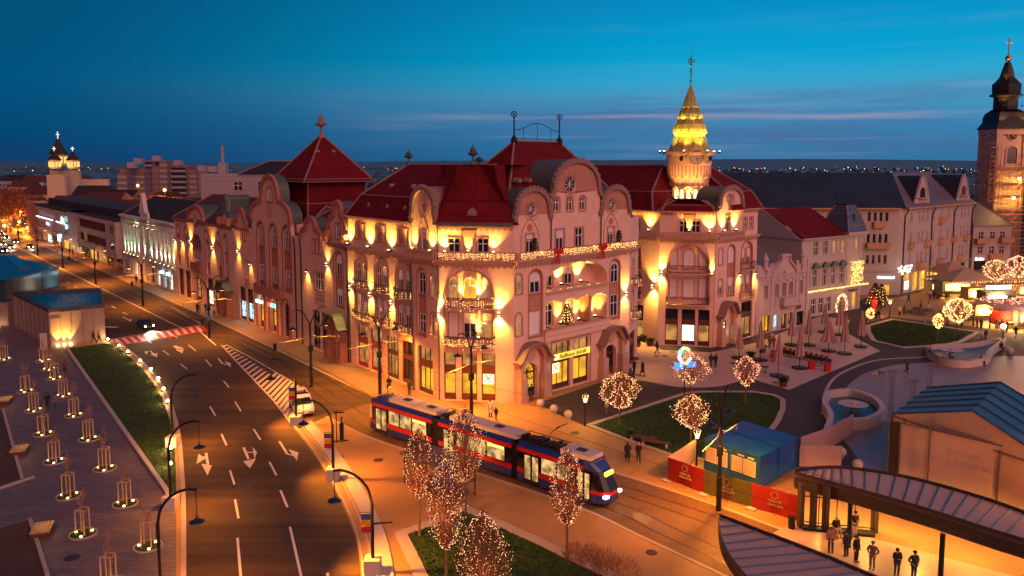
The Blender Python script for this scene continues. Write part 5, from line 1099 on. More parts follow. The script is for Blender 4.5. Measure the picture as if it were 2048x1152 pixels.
# ================================================================ RIGHT-HAND ROW
M['pinkw'] = mat('pale_pink_stucco', (.50, .40, .37), .85, var=.06); M['greyw'] = mat('pale_grey_stucco', (.42, .39, .36), .85, var=.07); M['whitew'] = mat('warm_white_stucco', (.42, .37, .33), .85, var=.05)
V = Wall((36.9, 119.9), (47.9, 128.3)); vh = thing('white_ornate_house', 'small pale two-storey house with stepped ornate parapet and two turrets', 'house', V.p(7, 0, 0)); F = Fac(vh, V, 'pinkw', 'pinkw')
for u, w in ((2.65, .85), (5.5, .9), (7.4, .9), (9.2, .9), (12.0, .85)): F.win(u, 5.3, 7.4, w, False, 'glass', cross=0, depth=.35); F.t.sweep(V, [(u-.75, 7.7), (u, 8.3), (u+.75, 7.7)], .16, 0, .14); F.t.prism(V, [(u-.5, 3.9), (u+.5, 3.9), (u+.4, 5.0), (u-.4, 5.0)], 0, .1)
F.win(2.65, 9.0, 9.8, .5, False, 'glass', cross=0, mull=0, trim=False); F.win(12.0, 9.0, 9.8, .5, False, 'glass', cross=0, mull=0, trim=False); F.win(7.35, 8.6, 9.3, .5, False, 'glass', cross=0, mull=0, trim=False)
F.shop(1.3, 3.9, .1, 2.7, 'litshop', 'brown', cols=3, band=0, low=.2, trim='litshop'); F.shop(4.8, 6.1, .1, 2.6, 'litcool', 'white', cols=2, band=0, trim='litcool'); F.shop(6.8, 8.3, .1, 2.5, 'litdim', 'brown', cols=2, band=0); F.shop(8.8, 9.9, .6, 2.5, 'litdim', 'brown', cols=2, band=0); F.shop(10.9, 13.0, .1, 2.4, 'glass', 'blackm', cols=1, band=0)
for u in (.3, 4.1, 10.6, 13.6): F.t.wbox(V, u-.2, u+.2, 0, 10.8, 0, .14)
F.cornice(8.9, h=.3, out=.25, scallop=False); F.t.sweep(V, [(4.2, 9.3), (6.3, 10.9), (6.3, 11.8), (8.5, 11.8), (8.5, 10.9), (10.5, 9.3)], .3, 0, .3)
F.finish([(0, 0), (V.L, 0), (V.L, 10.6), (12.9, 10.6), (12.9, 10.2), (11.2, 10.2), (11.2, 10.7), (10.4, 10.7), (10.4, 9.9), (8.6, 11.0), (8.5, 12.0), (6.3, 12.0), (6.2, 11.0), (4.3, 9.9), (4.3, 10.7), (3.6, 10.7), (3.6, 10.2), (1.4, 10.2), (1.4, 10.6), (0, 10.6)])
for u in (2.2, 12.1): x, y, _ = V.p(u, 0, .05); b = MB(); b.lathe(x, y, [(.45, 9.9), (.42, 10.3), (.4, 11.3), (.55, 11.4), (.5, 11.6), (.2, 12.1), (.03, 12.6)], 8); b.build('turret', 'pinkw', vh)
b = MB(); b.wbox(V, 6.3, 9.9, 3.9, 5.2, 0, .9); b.build('balcony', 'pinkw', vh)
b = MB(); b.wbox(V, 6.9, 8.5, 3.2, 3.7, .05, .15); b.build('sign', mat('brass_sign', (.3, .16, .04), .4), vh); b = MB(); b.wbox(V, 10.6, 11.9, 2.9, 3.5, .05, .2); b.build('sign', 'brown', vh)
blk(vh, [V.p(a, 0, d)[:2] for a, d in ((0, -.5), (13.8, -.5), (13.8, -11), (0, -11))], 0, 9.2, 'pinkw', 'rear_wall'); hiproof(vh, V, 0, 13.9, -1, -11, 9.3, 12.0, .1, 13.5, -9, m=mat('grey_metal_roof', (.20, .19, .19), .5, .3))
Gw = Wall((48.4, 132.9), (62.8, 142.8)); gh = thing('grey_red_roof_house', 'cream two-storey house with red tiled roof, corner cupola and Christmas lights', 'house', Gw.p(8, 0, 0)); F = Fac(gh, Gw, 'greyw', 'greyw')
for u in (3.9, 6.6, 9.1, 11.6): F.win(u, 10.6, 12.8, 1.15, False, 'litdim' if u > 8 else 'glass', cross=.6); F.win(u, 5.2, 8.0, 1.15, False, 'glass', cross=.65); o = MB(); o.prism(Gw, arc(u, 8.3, .95, 0, 180, 8), 0, .5); o.build('window_hood', 'copper', gh)
for u in (2.6, 5.25, 7.9, 10.35, 12.7): F.t.wbox(Gw, u-.12, u+.12, 4.8, 9.2, 0, .1)
F.win(15.7, 10.9, 13.0, 1.2, False, 'litdim'); F.win(15.7, 5.0, 7.6, 1.2, False, 'litshop', mull=1)
for u in (3.7, 5.9, 8.1, 11.3): F.win(u, .4, 3.0, 1.3, False, 'glass' if u < 11 else 'litdim', mull=1, sill=False)
F.shop(15.0, 16.6, .1, 3.1, 'litshop', 'white', cols=2, band=0, trim='litshop')
F.cornice(13.6, h=.5, out=.5, scallop=False); F.cornice(4.6, h=.4, out=.45, scallop=False); F.finish(rectp(0, Gw.L, 0, 13.6))
qn = MB()
for i in range(22):
    for u in (13.0, 17.1): w = .28 if i % 2 else .4; qn.wbox(Gw, u-w, u+w, .2+i*.6, .7+i*.6, 0, .07)
qn.build('quoin', 'whitew', gh)
blk(gh, [Gw.p(a, 0, d)[:2] for a, d in ((0, -.5), (17.4, -.5), (17.4, -13), (0, -13))], 0, 13.5, 'greyw', 'rear_wall')
b = MB(); b.prism(Wall(Gw.p(0, 0, 0)[:2], Gw.p(0, 0, -13)[:2]), [(0, 13.4), (13, 13.4), (13, 17.5), (8, 18.2)], -.2, .0); b.build('firewall', 'greyw', gh)
b = MB(); b.quad(Gw.p(-.1, 13.6, .5), Gw.p(13.0, 13.6, .5), Gw.p(13.0, 18.2, -8), Gw.p(-.1, 18.2, -8)); b.quad(Gw.p(-.1, 18.2, -8), Gw.p(13, 18.2, -8), Gw.p(13, 13.6, -14), Gw.p(-.1, 13.6, -14)); b.build('roof', 'tile', gh, recalc=False)
mansard(gh, [Gw.p(a, 0, d)[:2] for a, d in ((12.4, .5), (18.0, .5), (18.0, -5), (12.4, -5))], [(0, 14.0), (.3, 15.2), (.9, 17.2), (1.6, 18.6), (2.0, 18.9)], m=mat('slate_cupola', (.09, .12, .16), .4, .3), name='cupola')
b = MB(); b.wbox(Gw, 12.3, 18.1, 13.6, 14.05, -.2, .7); b.wbox(Gw, 12.8, 17.6, 14.05, 14.8, -.1, .25); b.build('attic', 'whitew', gh); b = MB(); b.wbox(Gw, 14.8, 16, 15.4, 17.2, -.6, .1); b.build('dormer', 'copper', gh)
b = MB(); b.wbox(Gw, 14.0, 16.4, 18.8, 19.0, -3.4, -1); [b.tube([Gw.p(u, 19, d), Gw.p(u, 21, d)], .04, 4) for u, d in ((14.1, -1.1), (16.3, -1.1), (14.1, -3.3), (16.3, -3.3))]; b.build('roof_railing', 'iron', gh)
random.seed(8); b = MB()
for k in range(260): b.octa(Gw.p(random.uniform(13.9, 17.6), random.uniform(4.7, 8.8), random.uniform(.2, .5)), .06, 1)
for i in range(12): u = 13.9+i*.32; b.tube([Gw.p(u, 8.9, .35), Gw.p(u, 4.7, .35)], .012, 3)
tag(b.build('light_curtain', ['wire', 'bulb'], recalc=False), 'gold light curtain hung on the cupola corner of the red-roofed house', 'fairy lights')
icicles('light_garland', 'gold garland with planters along the sill of the red-roofed house', [Gw.p(.5+i*1.15, 4.75, .75) for i in range(17)], 0, .35, .1, seed=5, r=.06, group=None)
text('HUBERTUS', Gw, 13.6, 3.4, .62, .1, gh, 'brown')
# --- large corner building with two pointed gables
M['dslate'] = mat('dark_blue_slate', (.022, .035, .055), .45, .1, var=.3, vs=3, band=(.5, .3)); M['gslate'] = mat('grey_slate_roof', (.15, .13, .15), .5, .1, var=.25, vs=3, band=(.5, .25))
M['ochre'] = mat('ochre_balcony', (.45, .26, .12), .8)
Bf = Wall((60, 158.0), (76.6, 158.0)); Br = Wall((77.9, 158.7), (104.2, 181.0)); bh = thing('twin_gable_block', 'four-storey white corner block with two pointed gables and dark slate roof', 'building', (78, 159, 0))
F = Fac(bh, Bf, 'whitew', 'whitew')
for i in range(4):
    u = 10.7+i*1.16
    for z0, z1 in ((14.7, 16.5), (10.4, 12.2), (6.2, 8.0)): F.win(u, z0, z1, .75, False, 'glass', cross=0, mull=0, trim=False)
for z in (9.45,): balcony(bh, Bf, 10.2, 14.9, z, 1.0, .9, curved=False, solid=True, m='ochre', slab='ochre')
balcony(bh, Bf, 11.4, 13.6, 13.6, 1.0, .8, curved=False, solid=True, m='ochre', slab='ochre')
F.cornice(4.8, h=.3, out=.25, scallop=False); F.finish(rectp(0, Bf.L, 0, 17.2))
cc = [(76.6, 158.0), (77.3, 158.2), (77.9, 158.7)]
for a, c in zip(cc[:-1], cc[1:]): Wq = Wall(a, c); Fq = Fac(bh, Wq, 'whitew', 'whitew'); Fq.finish(rectp(0, Wq.L, 0, 17.2), 'corner_wall')
F = Fac(bh, Br, 'whitew', 'whitew')
cols = [3.4, 7.0, 8.8, 11.0, 14.0, 17.8, 21.5, 25.0, 28.6, 30.3, 32.4]
for i, u in enumerate(cols):
    for z0, z1 in ((14.3, 16.3), (9.8, 12.2), (5.5, 7.9)): F.win(u, z0, z1, .95, False, 'glass', cross=.7, mull=1, trim=False)
for u, z in ((3.4, 9.2), (11.0, 9.2), (17.8, 13.6), (17.8, 9.2), (24.6, 9.2), (31.6, 9.2), (8, 4.9), (17.6, 4.9), (28.5, 4.9)): balcony(bh, Br, u-1.3, u+1.3, z, 1.0, .9, curved=True, solid=True, m='ochre', slab='ochre', n=4)
for i, u in enumerate((3.0, 6.8, 10.6, 14.4, 18.4, 22.6, 26.8, 31.0)): F.shop(u-1.4, u+1.4, .1, 4.0, ('litwhite', 'litshop', 'litshop', 'litcool', 'litdim', 'glass', 'glass', 'glass')[i], 'iron' if i > 4 else 'white', cols=2, band=0, trim='litshop' if i < 4 else 'glass')
F.cornice(4.6, h=.35, out=.3, scallop=False)
def pg(c, z0, zt, w): return [(c+w/2, z0), (c+w/2, z0+1.6), (c+w*.42, z0+1.9), (c+w*.28, z0+3.8), (c+w*.12, zt-.6), (c, zt), (c-w*.12, zt-.6), (c-w*.28, z0+3.8), (c-w*.42, z0+1.9), (c-w/2, z0+1.6), (c-w/2, z0)]
F.finish([(0, 0), (Br.L, 0), (Br.L, 17.1)]+pg(29.0, 17.1, 23.6, 7)+pg(8.0, 17.1, 23.6, 7)+[(0, 17.1)])
for c in (8.0, 29.0):
    pts = pg(c, 17.1, 23.6, 7); r = MB()
    for i in range(len(pts)-1): r.quad(Br.p(*pts[i], -.2), Br.p(*pts[i+1], -.2), Br.p(*pts[i+1], -7), Br.p(*pts[i], -7))
    r.build('gable_roof', 'dslate', bh, recalc=False); b = MB(); b.sweep(Br, pts[2:-2], .3, -.3, .15); b.build('gable_coping', 'whitew', bh)
    g_ = MB(); g_.prism(Br, archp(c-1.2, c+1.2, 19.2, 21.3, 8), -.05, .03); fo = g_.build('gable_window', 'glass', bh); b = MB(); b.wbox(Br, c-2.2, c+2.2, 18.9, 19.15, 0, .6); b.build('sill', 'ochre', fo)
blk(bh, [(60, 158.5), (77, 158.8), Br.p(Br.L, 0, -.5)[:2], Br.p(Br.L, 0, -14)[:2], (72, 176), (60, 176)], 0, 17.1, 'whitew', 'rear_wall')
ev = MB(); 
for W_, a, c in ((Bf, -12, Bf.L), (Br, 0, Br.L)): ev.wbox(W_, a, c, 17.1, 17.4, -.2, .9)
ev.build('eaves', 'ochre', bh)
b = MB(); z0, z1 = 17.4, 24.2; A0, A1, A2 = (28, 158-.8), (77.6, 157.3), Br.p(Br.L, 0, .8)[:2]; R0, R1, R2 = (28, 167), (79, 167), Br.p(Br.L-3, 0, -8)[:2]
b.quad((*A0, z0), (*A1, z0), (*R1, z1), (*R0, z1)); b.quad((*R0, z1), (*R1, z1), (85, 176, z0), (28, 176, z0)); b.build('roof', 'dslate', bh, recalc=False)
b = MB(); b.quad((*A1, z0), (*A2, z0), (*R2, z1), (*R1, z1)); b.quad((*R1, z1), (*R2, z1), (*Br.p(Br.L, 0, -15)[:2], z0), (85, 176, z0)); b.add([(*A2, z0), (*Br.p(Br.L, 0, -15)[:2], z0), (*R2, z1)], [(0, 1, 2)]); b.build('street_roof', 'gslate', bh, recalc=False)
b = MB(); b.slab([(28, 158.2), (60, 158.2), (60, 175), (28, 175)], 0, 17.1); b.build('long_wing', 'ochre', bh)
for u in (.2, 13.0, 24.3, 34.2): b = MB(); b.tube([Br.p(u, 17, .8), Br.p(u, 15.6, .15), Br.p(u, .1, .15)], .12, 5); b.build('downpipe', 'iron', bh)
text('Marionnaud', Bf, 11.9+.9, 3.3, .7, .15, bh, emit('sign_text_white', (.8, .95, 1), 5)); b = MB(); b.wbox(Bf, 13.8, 15.2, .05, 2.0, 0, .12); b.build('door', 'litshop', bh)
# --- small three-storey block
S3 = Wall((106.5, 184), (119.0, 187)); sh = thing('small_balcony_block', 'small white three-storey block with ochre balconies beside the church tower', 'building', S3.p(6, 0, 0)); F = Fac(sh, S3, 'whitew', 'whitew')
for u in (2.2, 5.4, 8.2):
    for z in (8.6, 5.2): F.win(u, z, z+1.7, 1.4, False, 'glass', trim=False)
F.shop(.6, 4.2, .1, 3.6, 'glass', 'brown', cols=2, band=0); F.shop(5, 8.6, .1, 3.6, 'litdim', 'brown', cols=2, band=0); F.finish(rectp(0, 10.6, 0, 11.8))
for u, z in ((2.0, 7.9), (8.8, 8.0), (6.0, 4.2)): balcony(sh, S3, u-1.7, u+1.7, z, 1.0, 1.1, curved=False, solid=True, m='ochre', slab='ochre')
blk(sh, [S3.p(a, 0, d)[:2] for a, d in ((0, -.5), (10.6, -.5), (10.6, -12), (0, -12))], 0, 11.7, 'whitew', 'rear_wall'); hiproof(sh, S3, -.4, 11, .4, -12, 11.8, 16.5, 4, 7, -6, m='gslate'); text('Zodiac', S3, .8, 3.8, .9, .1, sh, emit('sign_text_blue', (.6, .8, 1), 5))
# ================================================================ CHURCH TOWER WITH SCAFFOLDING
CX_, CY_ = 122.5, 201.0; ct = thing('church_tower', 'baroque church tower with black stepped helm, gold cross and scaffolded shaft', 'church tower', (CX_, CY_, 0)); M['church'] = mat('church_stone', (.62, .45, .37), .85, var=.12); M['helm'] = mat('black_helm_copper', (.012, .010, .012), .5, .2)
b = MB(); b.box((CX_, CY_, 16.5), (7.2, 7.0, 33)); b.box((CX_, CY_, 34.0), (8.2, 8.0, 1.6)); b.box((CX_, CY_, 25.0), (7.8, 7.6, .6)); 
for q in (-1, 1):
    for w in (-1, 1): b.box((CX_+q*3.3, CY_+w*3.2, 29.5), (1.4, 1.4, 8.2))
b.build('shaft', 'church', ct)
Wt = Wall((CX_-5.25, CY_-3.52), (CX_+5.25, CY_-3.52)); g_ = MB(); g_.prism(Wt, archp(4.1, 6.5, 26.2, 30.3, 8), 0, .05); fo = g_.build('belfry_window', 'glass', ct); t = MB(); t.sweep(Wt, archp(3.9, 6.7, 26.0, 30.5, 8)[1:]+[(3.9, 26.0)], .35, 0, .25); t.build('window_frame', 'church', fo)
ck = MB(); ck.prism(Wt, [(5.25+1.15*math.cos(R(a)), 32.9+1.15*math.sin(R(a))) for a in range(0, 360, 20)], 0, .25); co = ck.build('clock', 'church', ct); b = MB(); b.prism(Wt, [(5.25+.95*math.cos(R(a)), 32.9+.95*math.sin(R(a))) for a in range(0, 360, 20)], .25, .3); b.build('clock_face', 'blackm', co); b = MB(); b.sweep(Wt, [(5.25, 33.6), (5.25, 32.9), (5.8, 32.7)], .12, .3, .34); b.build('clock_hand', 'blind', co)
b = MB(); b.lathe(CX_, CY_, [(6.2, 34.6), (5.9, 35.1), (5.0, 36.3), (4.9, 37.6), (4.4, 38.6), (3.4, 39.2), (3.2, 39.4)], 4, rot=math.pi/4); b.lathe(CX_, CY_, [(3.4, 39.3), (2.7, 39.5), (2.7, 42.4), (3.7, 42.7), (3.7, 43.0), (3.1, 43.3), (3.2, 45.6), (2.6, 46.2), (1.7, 47.3), (1.2, 49.2), (.7, 50.8), (.3, 51.3)], 8, rot=math.pi/8); b.build('helm', 'helm', ct)
b = MB(); b.ball((CX_, CY_, 52.0), .75, 10); b.tube([(CX_, CY_, 52.5), (CX_, CY_, 57.0)], .16, 5); b.box((CX_, CY_, 55.6), (1.7, .2, .25)); b.build('cross', mat('gilded_metal', (.5, .3, .08), .3, .9), ct)
for q in (-1, 1):
    for z, pw, r_ in ((35.3, 220, 3.4), (40.2, 130, 2.8), (46.2, 90, 1.6)):
        x, y = CX_+q*r_*.8, CY_-r_-1.6*(z < 40); b = MB(); b.box((x, y-.2, z), (.4, .3, .3)); o = b.build('floodlight', 'blackm', ct); light('SPOT', (x, y-.4, z+.3), pw*12, WARM, o, (0, .45, 1), .1, 80)
def scaff(name, lab, x0, x1, y0, y1, z0, z1, dx=2.4, dz=2.0, deck=True):
    b = MB(); nx = max(1, round((x1-x0)/dx)); ny = max(1, round((y1-y0)/dx)); nz_ = max(1, round((z1-z0)/dz)); P = [(x0+(x1-x0)*i/nx, y0) for i in range(nx+1)]+[(x1, y0+(y1-y0)*i/ny) for i in range(1, ny+1)]+[(x0, y0+(y1-y0)*i/ny) for i in range(1, ny+1)]+[(x0+(x1-x0)*i/nx, y0+1.4) for i in range(nx+1)]
    for x, y in P: b.tube([(x, y, z0), (x, y, z1+random.uniform(0, 1.4))], .07, 4)
    for k in range(nz_+1):
        z = z0+(z1-z0)*k/nz_
        for yy in (y0, y0+1.4): b.tube([(x0, yy, z), (x1, yy, z)], .06, 4); b.tube([(x0, yy, z+1), (x1, yy, z+1)], .04, 4)
        for xx in (x0, x1): b.tube([(xx, y0, z), (xx, y1, z)], .06, 4)
        if deck: b.box(((x0+x1)/2, y0+.7, z+.05), (x1-x0, 1.3, .08))
        if k < nz_:
            for i in range(0, nx, 2): xa, xb = x0+(x1-x0)*i/nx, x0+(x1-x0)*(i+1)/nx; b.tube([(xa, y0, z), (xb, y0, z+dz)], .05, 4)
    return tag(b.build(name, mat('scaffold_tube', (.42, .22, .12), .5, .4)), lab, 'scaffolding')
random.seed(2); scaff('scaffolding', 'orange-brown tube scaffolding round the lower shaft of the church tower', CX_-5.6, CX_+5.6, CY_-6.3, CY_+3, 0, 25.5); scaff('scaffolding', 'narrow scaffold tower left of the church clock stage', CX_-6.8, CX_-4.2, CY_-6.4, CY_-1, 17, 30, 1.7); scaff('scaffolding', 'narrow scaffold tower right of the church clock stage', CX_+4.2, CX_+7.2, CY_-6.4, CY_-1, 17, 29.5, 1.8)
nv = thing('church_nave', 'pale church nave wrapped in sheeting beside the scaffolded tower', 'church', (137, 204, 0)); Wn = Wall((129.5, 192), (152, 190)); F = Fac(nv, Wn, 'pinkw', 'whitew')
for i in range(5):
    for z in (9.5, 15): F.win(2.5+i*4, z, z+1.8, 1.0, True, 'glass', trim=False)
F.finish(rectp(0, 22.6, 0, 24.5)); blk(nv, [Wn.p(0, 0, -.5)[:2], Wn.p(22, 0, -.5)[:2], (152, 215), (130, 215)], 0, 24.3, 'pinkw', 'rear_wall'); hiproof(nv, Wn, 0, 22.6, .3, -22, 24.5, 29, 6, 18, -11, m='gslate')
light('POINT', (CX_, CY_-7.4, 22.2), 2600, WARM, ct, size=.3); light('POINT', (CX_-1, CY_-7.4, 17.6), 2200, WARM, ct, size=.3); light('POINT', (CX_+6, CY_-8.5, 31), 900, WARM, ct)
b = MB(); b.ball((CX_, CY_-7.2, 22.4), .3); b.ball((CX_-1, CY_-7.2, 17.8), .3); b.build('work_lamp', 'upl', ct)
# ================================================================ BACKGROUND: cathedral, flats, low town
def dist(x, y, D):  # world point seen at photo pixel (x, y) at distance D
    r = ray(x, y); t = D/r[1]; return (r[0]*t, D, HC+r[2]*t)
D = 330.; k = D/1600.
ca = thing('domed_cathedral', 'white cathedral with three dark pointed domes and gold crosses on the skyline', 'cathedral', dist(120, 360, D)[:2]+(0,)); 
def cyl(cx, z0, z1, r, dome, top, nm, dy=0):
    x = dist(cx, 300, D+dy)[0]; b = MB(); b.lathe(x, D+dy, [(r, z0), (r, z1-.5), (r*1.12, z1-.4), (r*1.12, z1)], 12); o = b.build('drum', 'whitew', ca); b = MB(); b.lathe(x, D+dy, [(r*1.3, z1), (r*.95, z1+(dome-z1)*.25), (r*.5, z1+(dome-z1)*.6), (r*.15, dome), (.05, dome+.2)], 12); b.build('dome', MATS['black_roof'], ca)
    b = MB(); b.tube([(x, D+dy, dome), (x, D+dy, top)], .17, 5); b.box((x, D+dy, top-(top-dome)*.4), (1.3, .3, .3)); b.build('cross', emit('cross_glow', (1, .8, .5), 1.6), ca)
    w = MB()
    for j in range(12):
        a = 2*math.pi*(j+.5)/12; w.box((x+r*math.cos(a), D+dy+r*math.sin(a), (z0+z1)/2), (.35, r*.28, (z1-z0)*.6), a)
    w.build('window', emit('cathedral_glow', (1, .58, .13), 1.4), ca)
    light('POINT', (x, D+dy-r-2.2, z0+1), 650 if r > 2.4 else 400, WARM, ca, size=.4)
zz = lambda y: HC+(HOR-y)*k
cyl(117, zz(331), zz(309), 3.0, zz(278), zz(263), 'c', 5); cyl(108, zz(337), zz(320), 2.1, zz(303), zz(294), 'l', -2); cyl(145, zz(337), zz(320), 2.1, zz(303), zz(294), 'r', -2)
for (x0, x1, y0, y1, dd) in ((99, 157, 341, 362, 8), (92, 128, 350, 375, 2), (160, 214, 359, 385, 10)):
    a = dist(x0, 340, D+dd)[0]; c = dist(x1, 340, D+dd)[0]; b = MB(); b.box(((a+c)/2, D+dd+1, zz(y0)/2), (c-a, 2, zz(y0))); b.build('wall', 'store', ca)
def flats(x0, x1, y0, D, lab, steps=3, col=mat('flats_brown_pink', (.23, .15, .14), .8, band=(3, .3))):
    a = dist(x0, 340, D)[0]; c = dist(x1, 340, D)[0]; t = thing('apartment_block', lab, 'apartment block', ((a+c)/2, D, 0), 0, 'apartment blocks on the skyline'); w = (c-a)/steps; random.seed(int(x0)); H = HC+(HOR-y0)*D/1600
    for i in range(steps):
        h = H-random.choice((0, 1.5, 3))*(1 if i else 1); b = MB(); b.box((a+w*(i+.5), D+random.uniform(-3, 3), h/2), (w*1.0, 8, h)); o = b.build('wall', col, t)
        bb = MB(); gg = MB(); y = D-4-.8
        for f in range(int(h/3)):
            bb.box((a+w*(i+.5), y, f*3+1.2), (w*.94, 1.0, 1.1)); gg.box((a+w*(i+.5), y+.6, f*3+2.4), (w*.94, .3, 1.3))
        bb.build('balcony', 'store', o); gg.build('window', 'glass', o)
    b = MB(); b.box((a+w*1.2, D, H+1), (4, 4, 3)); b.build('lift_house', 'store', t)
flats(243, 262, 334, 420, 'lowest pink apartment block left of the skyline group', 1); flats(252, 297, 326, 430, 'pink slab apartment block left of the tallest skyline block', 2); flats(298, 342, 321, 440, 'tallest pink apartment block in the middle of the skyline group', 3); flats(343, 378, 330, 445, 'stepped pink apartment block right of the tallest one', 3); flats(378, 400, 340, 450, 'small apartment block ending the skyline group', 1); flats(405, 440, 342, 400, 'low pale block with mast behind the theatre roofs', 2)
# low dark roofscape between, single houses
random.seed(21); hs = []
def smallhouse(x, y, w, d, h, rz, lab, roof='tiled', wall='wing'):
    t = thing('town_house', lab, 'house', (x, y, 0), rz, 'town houses in the background'); b = MB(); b.box((0, 0, h/2), (w, d, h)); b.build('wall', wall, t, local=True)
    b = MB(); b.add([(-w/2-.3, -d/2-.3, h), (w/2+.3, -d/2-.3, h), (w/2+.3, d/2+.3, h), (-w/2-.3, d/2+.3, h), (-w/2+.6, 0, h+d*.35), (w/2-.6, 0, h+d*.35)], [(0, 1, 5, 4), (1, 2, 5), (2, 3, 4, 5), (3, 0, 4)]); b.build('roof', roof, t, local=True)
    g_ = MB()
    for i in range(max(1, int(w/3))):
        for f in range(max(1, int(h/3.2))): g_.box((-w/2+1.5+i*3, -d/2-.02, 1.8+f*3.2), (1.1, .1, 1.4))
    g_.build('window', random.choice(['glass', 'glass', 'glass', 'litdim']), t, local=True); return t
adj = ['broad', 'narrow', 'tall', 'low', 'long', 'squat']; spots = [(190, 372, 300), (215, 385, 290), (160, 392, 290), (240, 380, 300), (300, 392, 300), (350, 395, 300), (400, 398, 280), (130, 402, 285), (270, 400, 280), (330, 385, 330), (70, 352, 520), (50, 360, 480), (30, 350, 560), (160, 352, 600), (90, 372, 400), (480, 375, 250), (520, 372, 260)]
for i, (x, y, D_) in enumerate(spots):
    p = dist(x, y, D_); w = random.uniform(12, 20); smallhouse(p[0], D_, w, 12, max(4, p[2]-4), random.uniform(-.3, .3), 'dark-roofed town house '+('behind the white walls right of the cathedral', 'just right of the low cathedral wing', 'below the cathedral drums', 'below the leftmost skyline flats', 'below the tallest skyline flats', 'below the stepped skyline flats', 'below the pale block with mast', 'nearest below the cathedral, over the store roof', 'between cathedral wing and skyline flats', 'at the foot of the tallest flats', 'left of the cathedral among the trees', 'far left beyond the street trees', 'farthest left on the skyline', 'far behind the cathedral', 'beside the far street trees, left of the store', 'left behind the stepped theatre gable', 'right behind the stepped theatre gable')[i], 'tiled' if i % 3 else MATS['black_roof'], 'wing' if i % 2 else 'store')
# the far town: dark low masses and its lights, nobody could count them
b = MB(); lt = MB(); random.seed(31)
for i in range(1000):
    x = random.uniform(-.75, .75); D_ = random.choice((600, 800, 1100, 1500, 2100, 2900, 3800))*random.uniform(.85, 1.2); X = x*D_
    h = random.uniform(2, 6)*(1+D_/4000); b.box((X, D_, h/2), (random.uniform(8, 26), 10, h), random.random())
    if random.random() < (.75 if x > .1 else .3):
        s = D_*.0003*random.uniform(.5, 1.5); lt.octa((X+random.uniform(-8, 8), D_-8, h*random.uniform(.5, 1.5)), s, random.choice((0, 0, 0, 1, 2)))
tag(b.build('distant_town', mat('distant_town', (.03, .09, .13), 1, var=.4, vs=60)), 'dark low roofs of the town out to the horizon', 'town', kind='stuff')  # roof colour pulled towards the haze tint of the far ground
tag(lt.build('distant_town_lights', [emit('far_light_amber', (1, .5, .16), 7, sample=False), emit('far_light_white', (1, .85, .7), 7, sample=False), emit('far_light_red', (1, .15, .06), 6, sample=False)], recalc=False), 'scattered small lamps of the town below the horizon', 'town lights', kind='stuff')
# ================================================================ LAMPS
NPERP = SW.n; M['head'] = mat('lamp_head_blue_black', (.03, .05, .08), .35, .5); M['bone'] = mat('pale_cable_arm', (.17, .15, .13), .5, .2)
LP = 1.15
def lamp_head(root, p, power, nm='lamp_head', aim=(0, 0, -1), cone=155):
    b = MB(); b.lathe(p[0], p[1], [(.05, p[2]+.35), (.12, p[2]+.2), (.42, p[2]+.06), (.45, p[2]), (.43, p[2]-.03)][::-1], 12); b.tube([(p[0], p[1], p[2]+.3), (p[0], p[1], p[2]+2.1)], .03, 4); o = b.build(nm, 'head', root, local=True)
    e = MB(); e.lathe(p[0], p[1], [(.3, p[2]-.06), (.3, p[2]-.04)], 10); e.build('lens', emit('sodium_lens', (1, .5, .12), 25, sample=False), o, local=True)
    l = bpy.data.lights.new('street_light', 'SPOT'); l.energy = power*LP; l.color = SODIUM; l.spot_size = R(cone); l.spot_blend = .7 if cone > 150 else .95; l.shadow_soft_size = .25; lo = bpy.data.objects.new('street_light', l); C.objects.link(lo); lo.location = (p[0], p[1], p[2]-.1); lo.rotation_euler = Vector(aim).to_track_quat('-Z', 'Y').to_euler(); lo.parent = o
def double_lamp(x, y, rz, lab, arms=True, power=5200):
    t = thing('tram_lamp_post', lab, 'lamp post', (x, y, 0), rz, 'double-armed lamp posts along the tram line'); b = MB(); b.lathe(0, 0, [(.2, 0), (.2, 2.6), (.16, 2.65), (.13, 7.6)], 10); b.build('pole', 'blackm', t, local=True)
    for q in (-1, 1):
        pts = spline([(0, 0, 7.4), (q*.25, 0, 7.9), (q*.8, 0, 8.9), (q*1.5, 0, 9.3), (q*2.1, 0, 9.25)], 5); b = MB(); b.tube(pts, .09, 6, r2=.05); b.build('arm', 'blackm', t, local=True); lamp_head(t, (q*2.1, 0, 7.15), power)
    if arms:
        b = MB(); b.tube([(-3.9, 0, 5.55), (0, 0, 5.9), (3.9, 0, 5.75)], .04, 5)
        for q in (-1, 1): b.tube([(0, 0, 6.7), (q*.35, 0, 6.1), (q*1.1, 0, 5.8)], .03, 4); b.tube([(q*3.7, 0, 5.7), (q*3.7, 0, 5.2)], .04, 4)
        b.build('wire_bracket', 'bone', t, local=True); c_ = MB(); c_.box((0, 0, 4.6), (.55, .3, .7)); c_.build('switch_box', 'blackm', t, local=True)
    return t
ra = math.atan2(NPERP[1], NPERP[0]); order = ['nearest the red crossing', 'by the clock gable house', 'in front of the floodlit white house', 'in front of the department store', 'by the far end of the department store', 'farthest up the street']
for (u, off), nm in zip(((199.4, 9.2), (163.7, 9.1), (128.4, 9.4), (93.5, 9.4), (59.3, 9.5), (23.5, 9.1)), order): x, y = Sxy(u, off); double_lamp(x, y, ra, 'double-armed lamp post between tracks and road, '+nm, power=5200 if u > 150 else 9000)
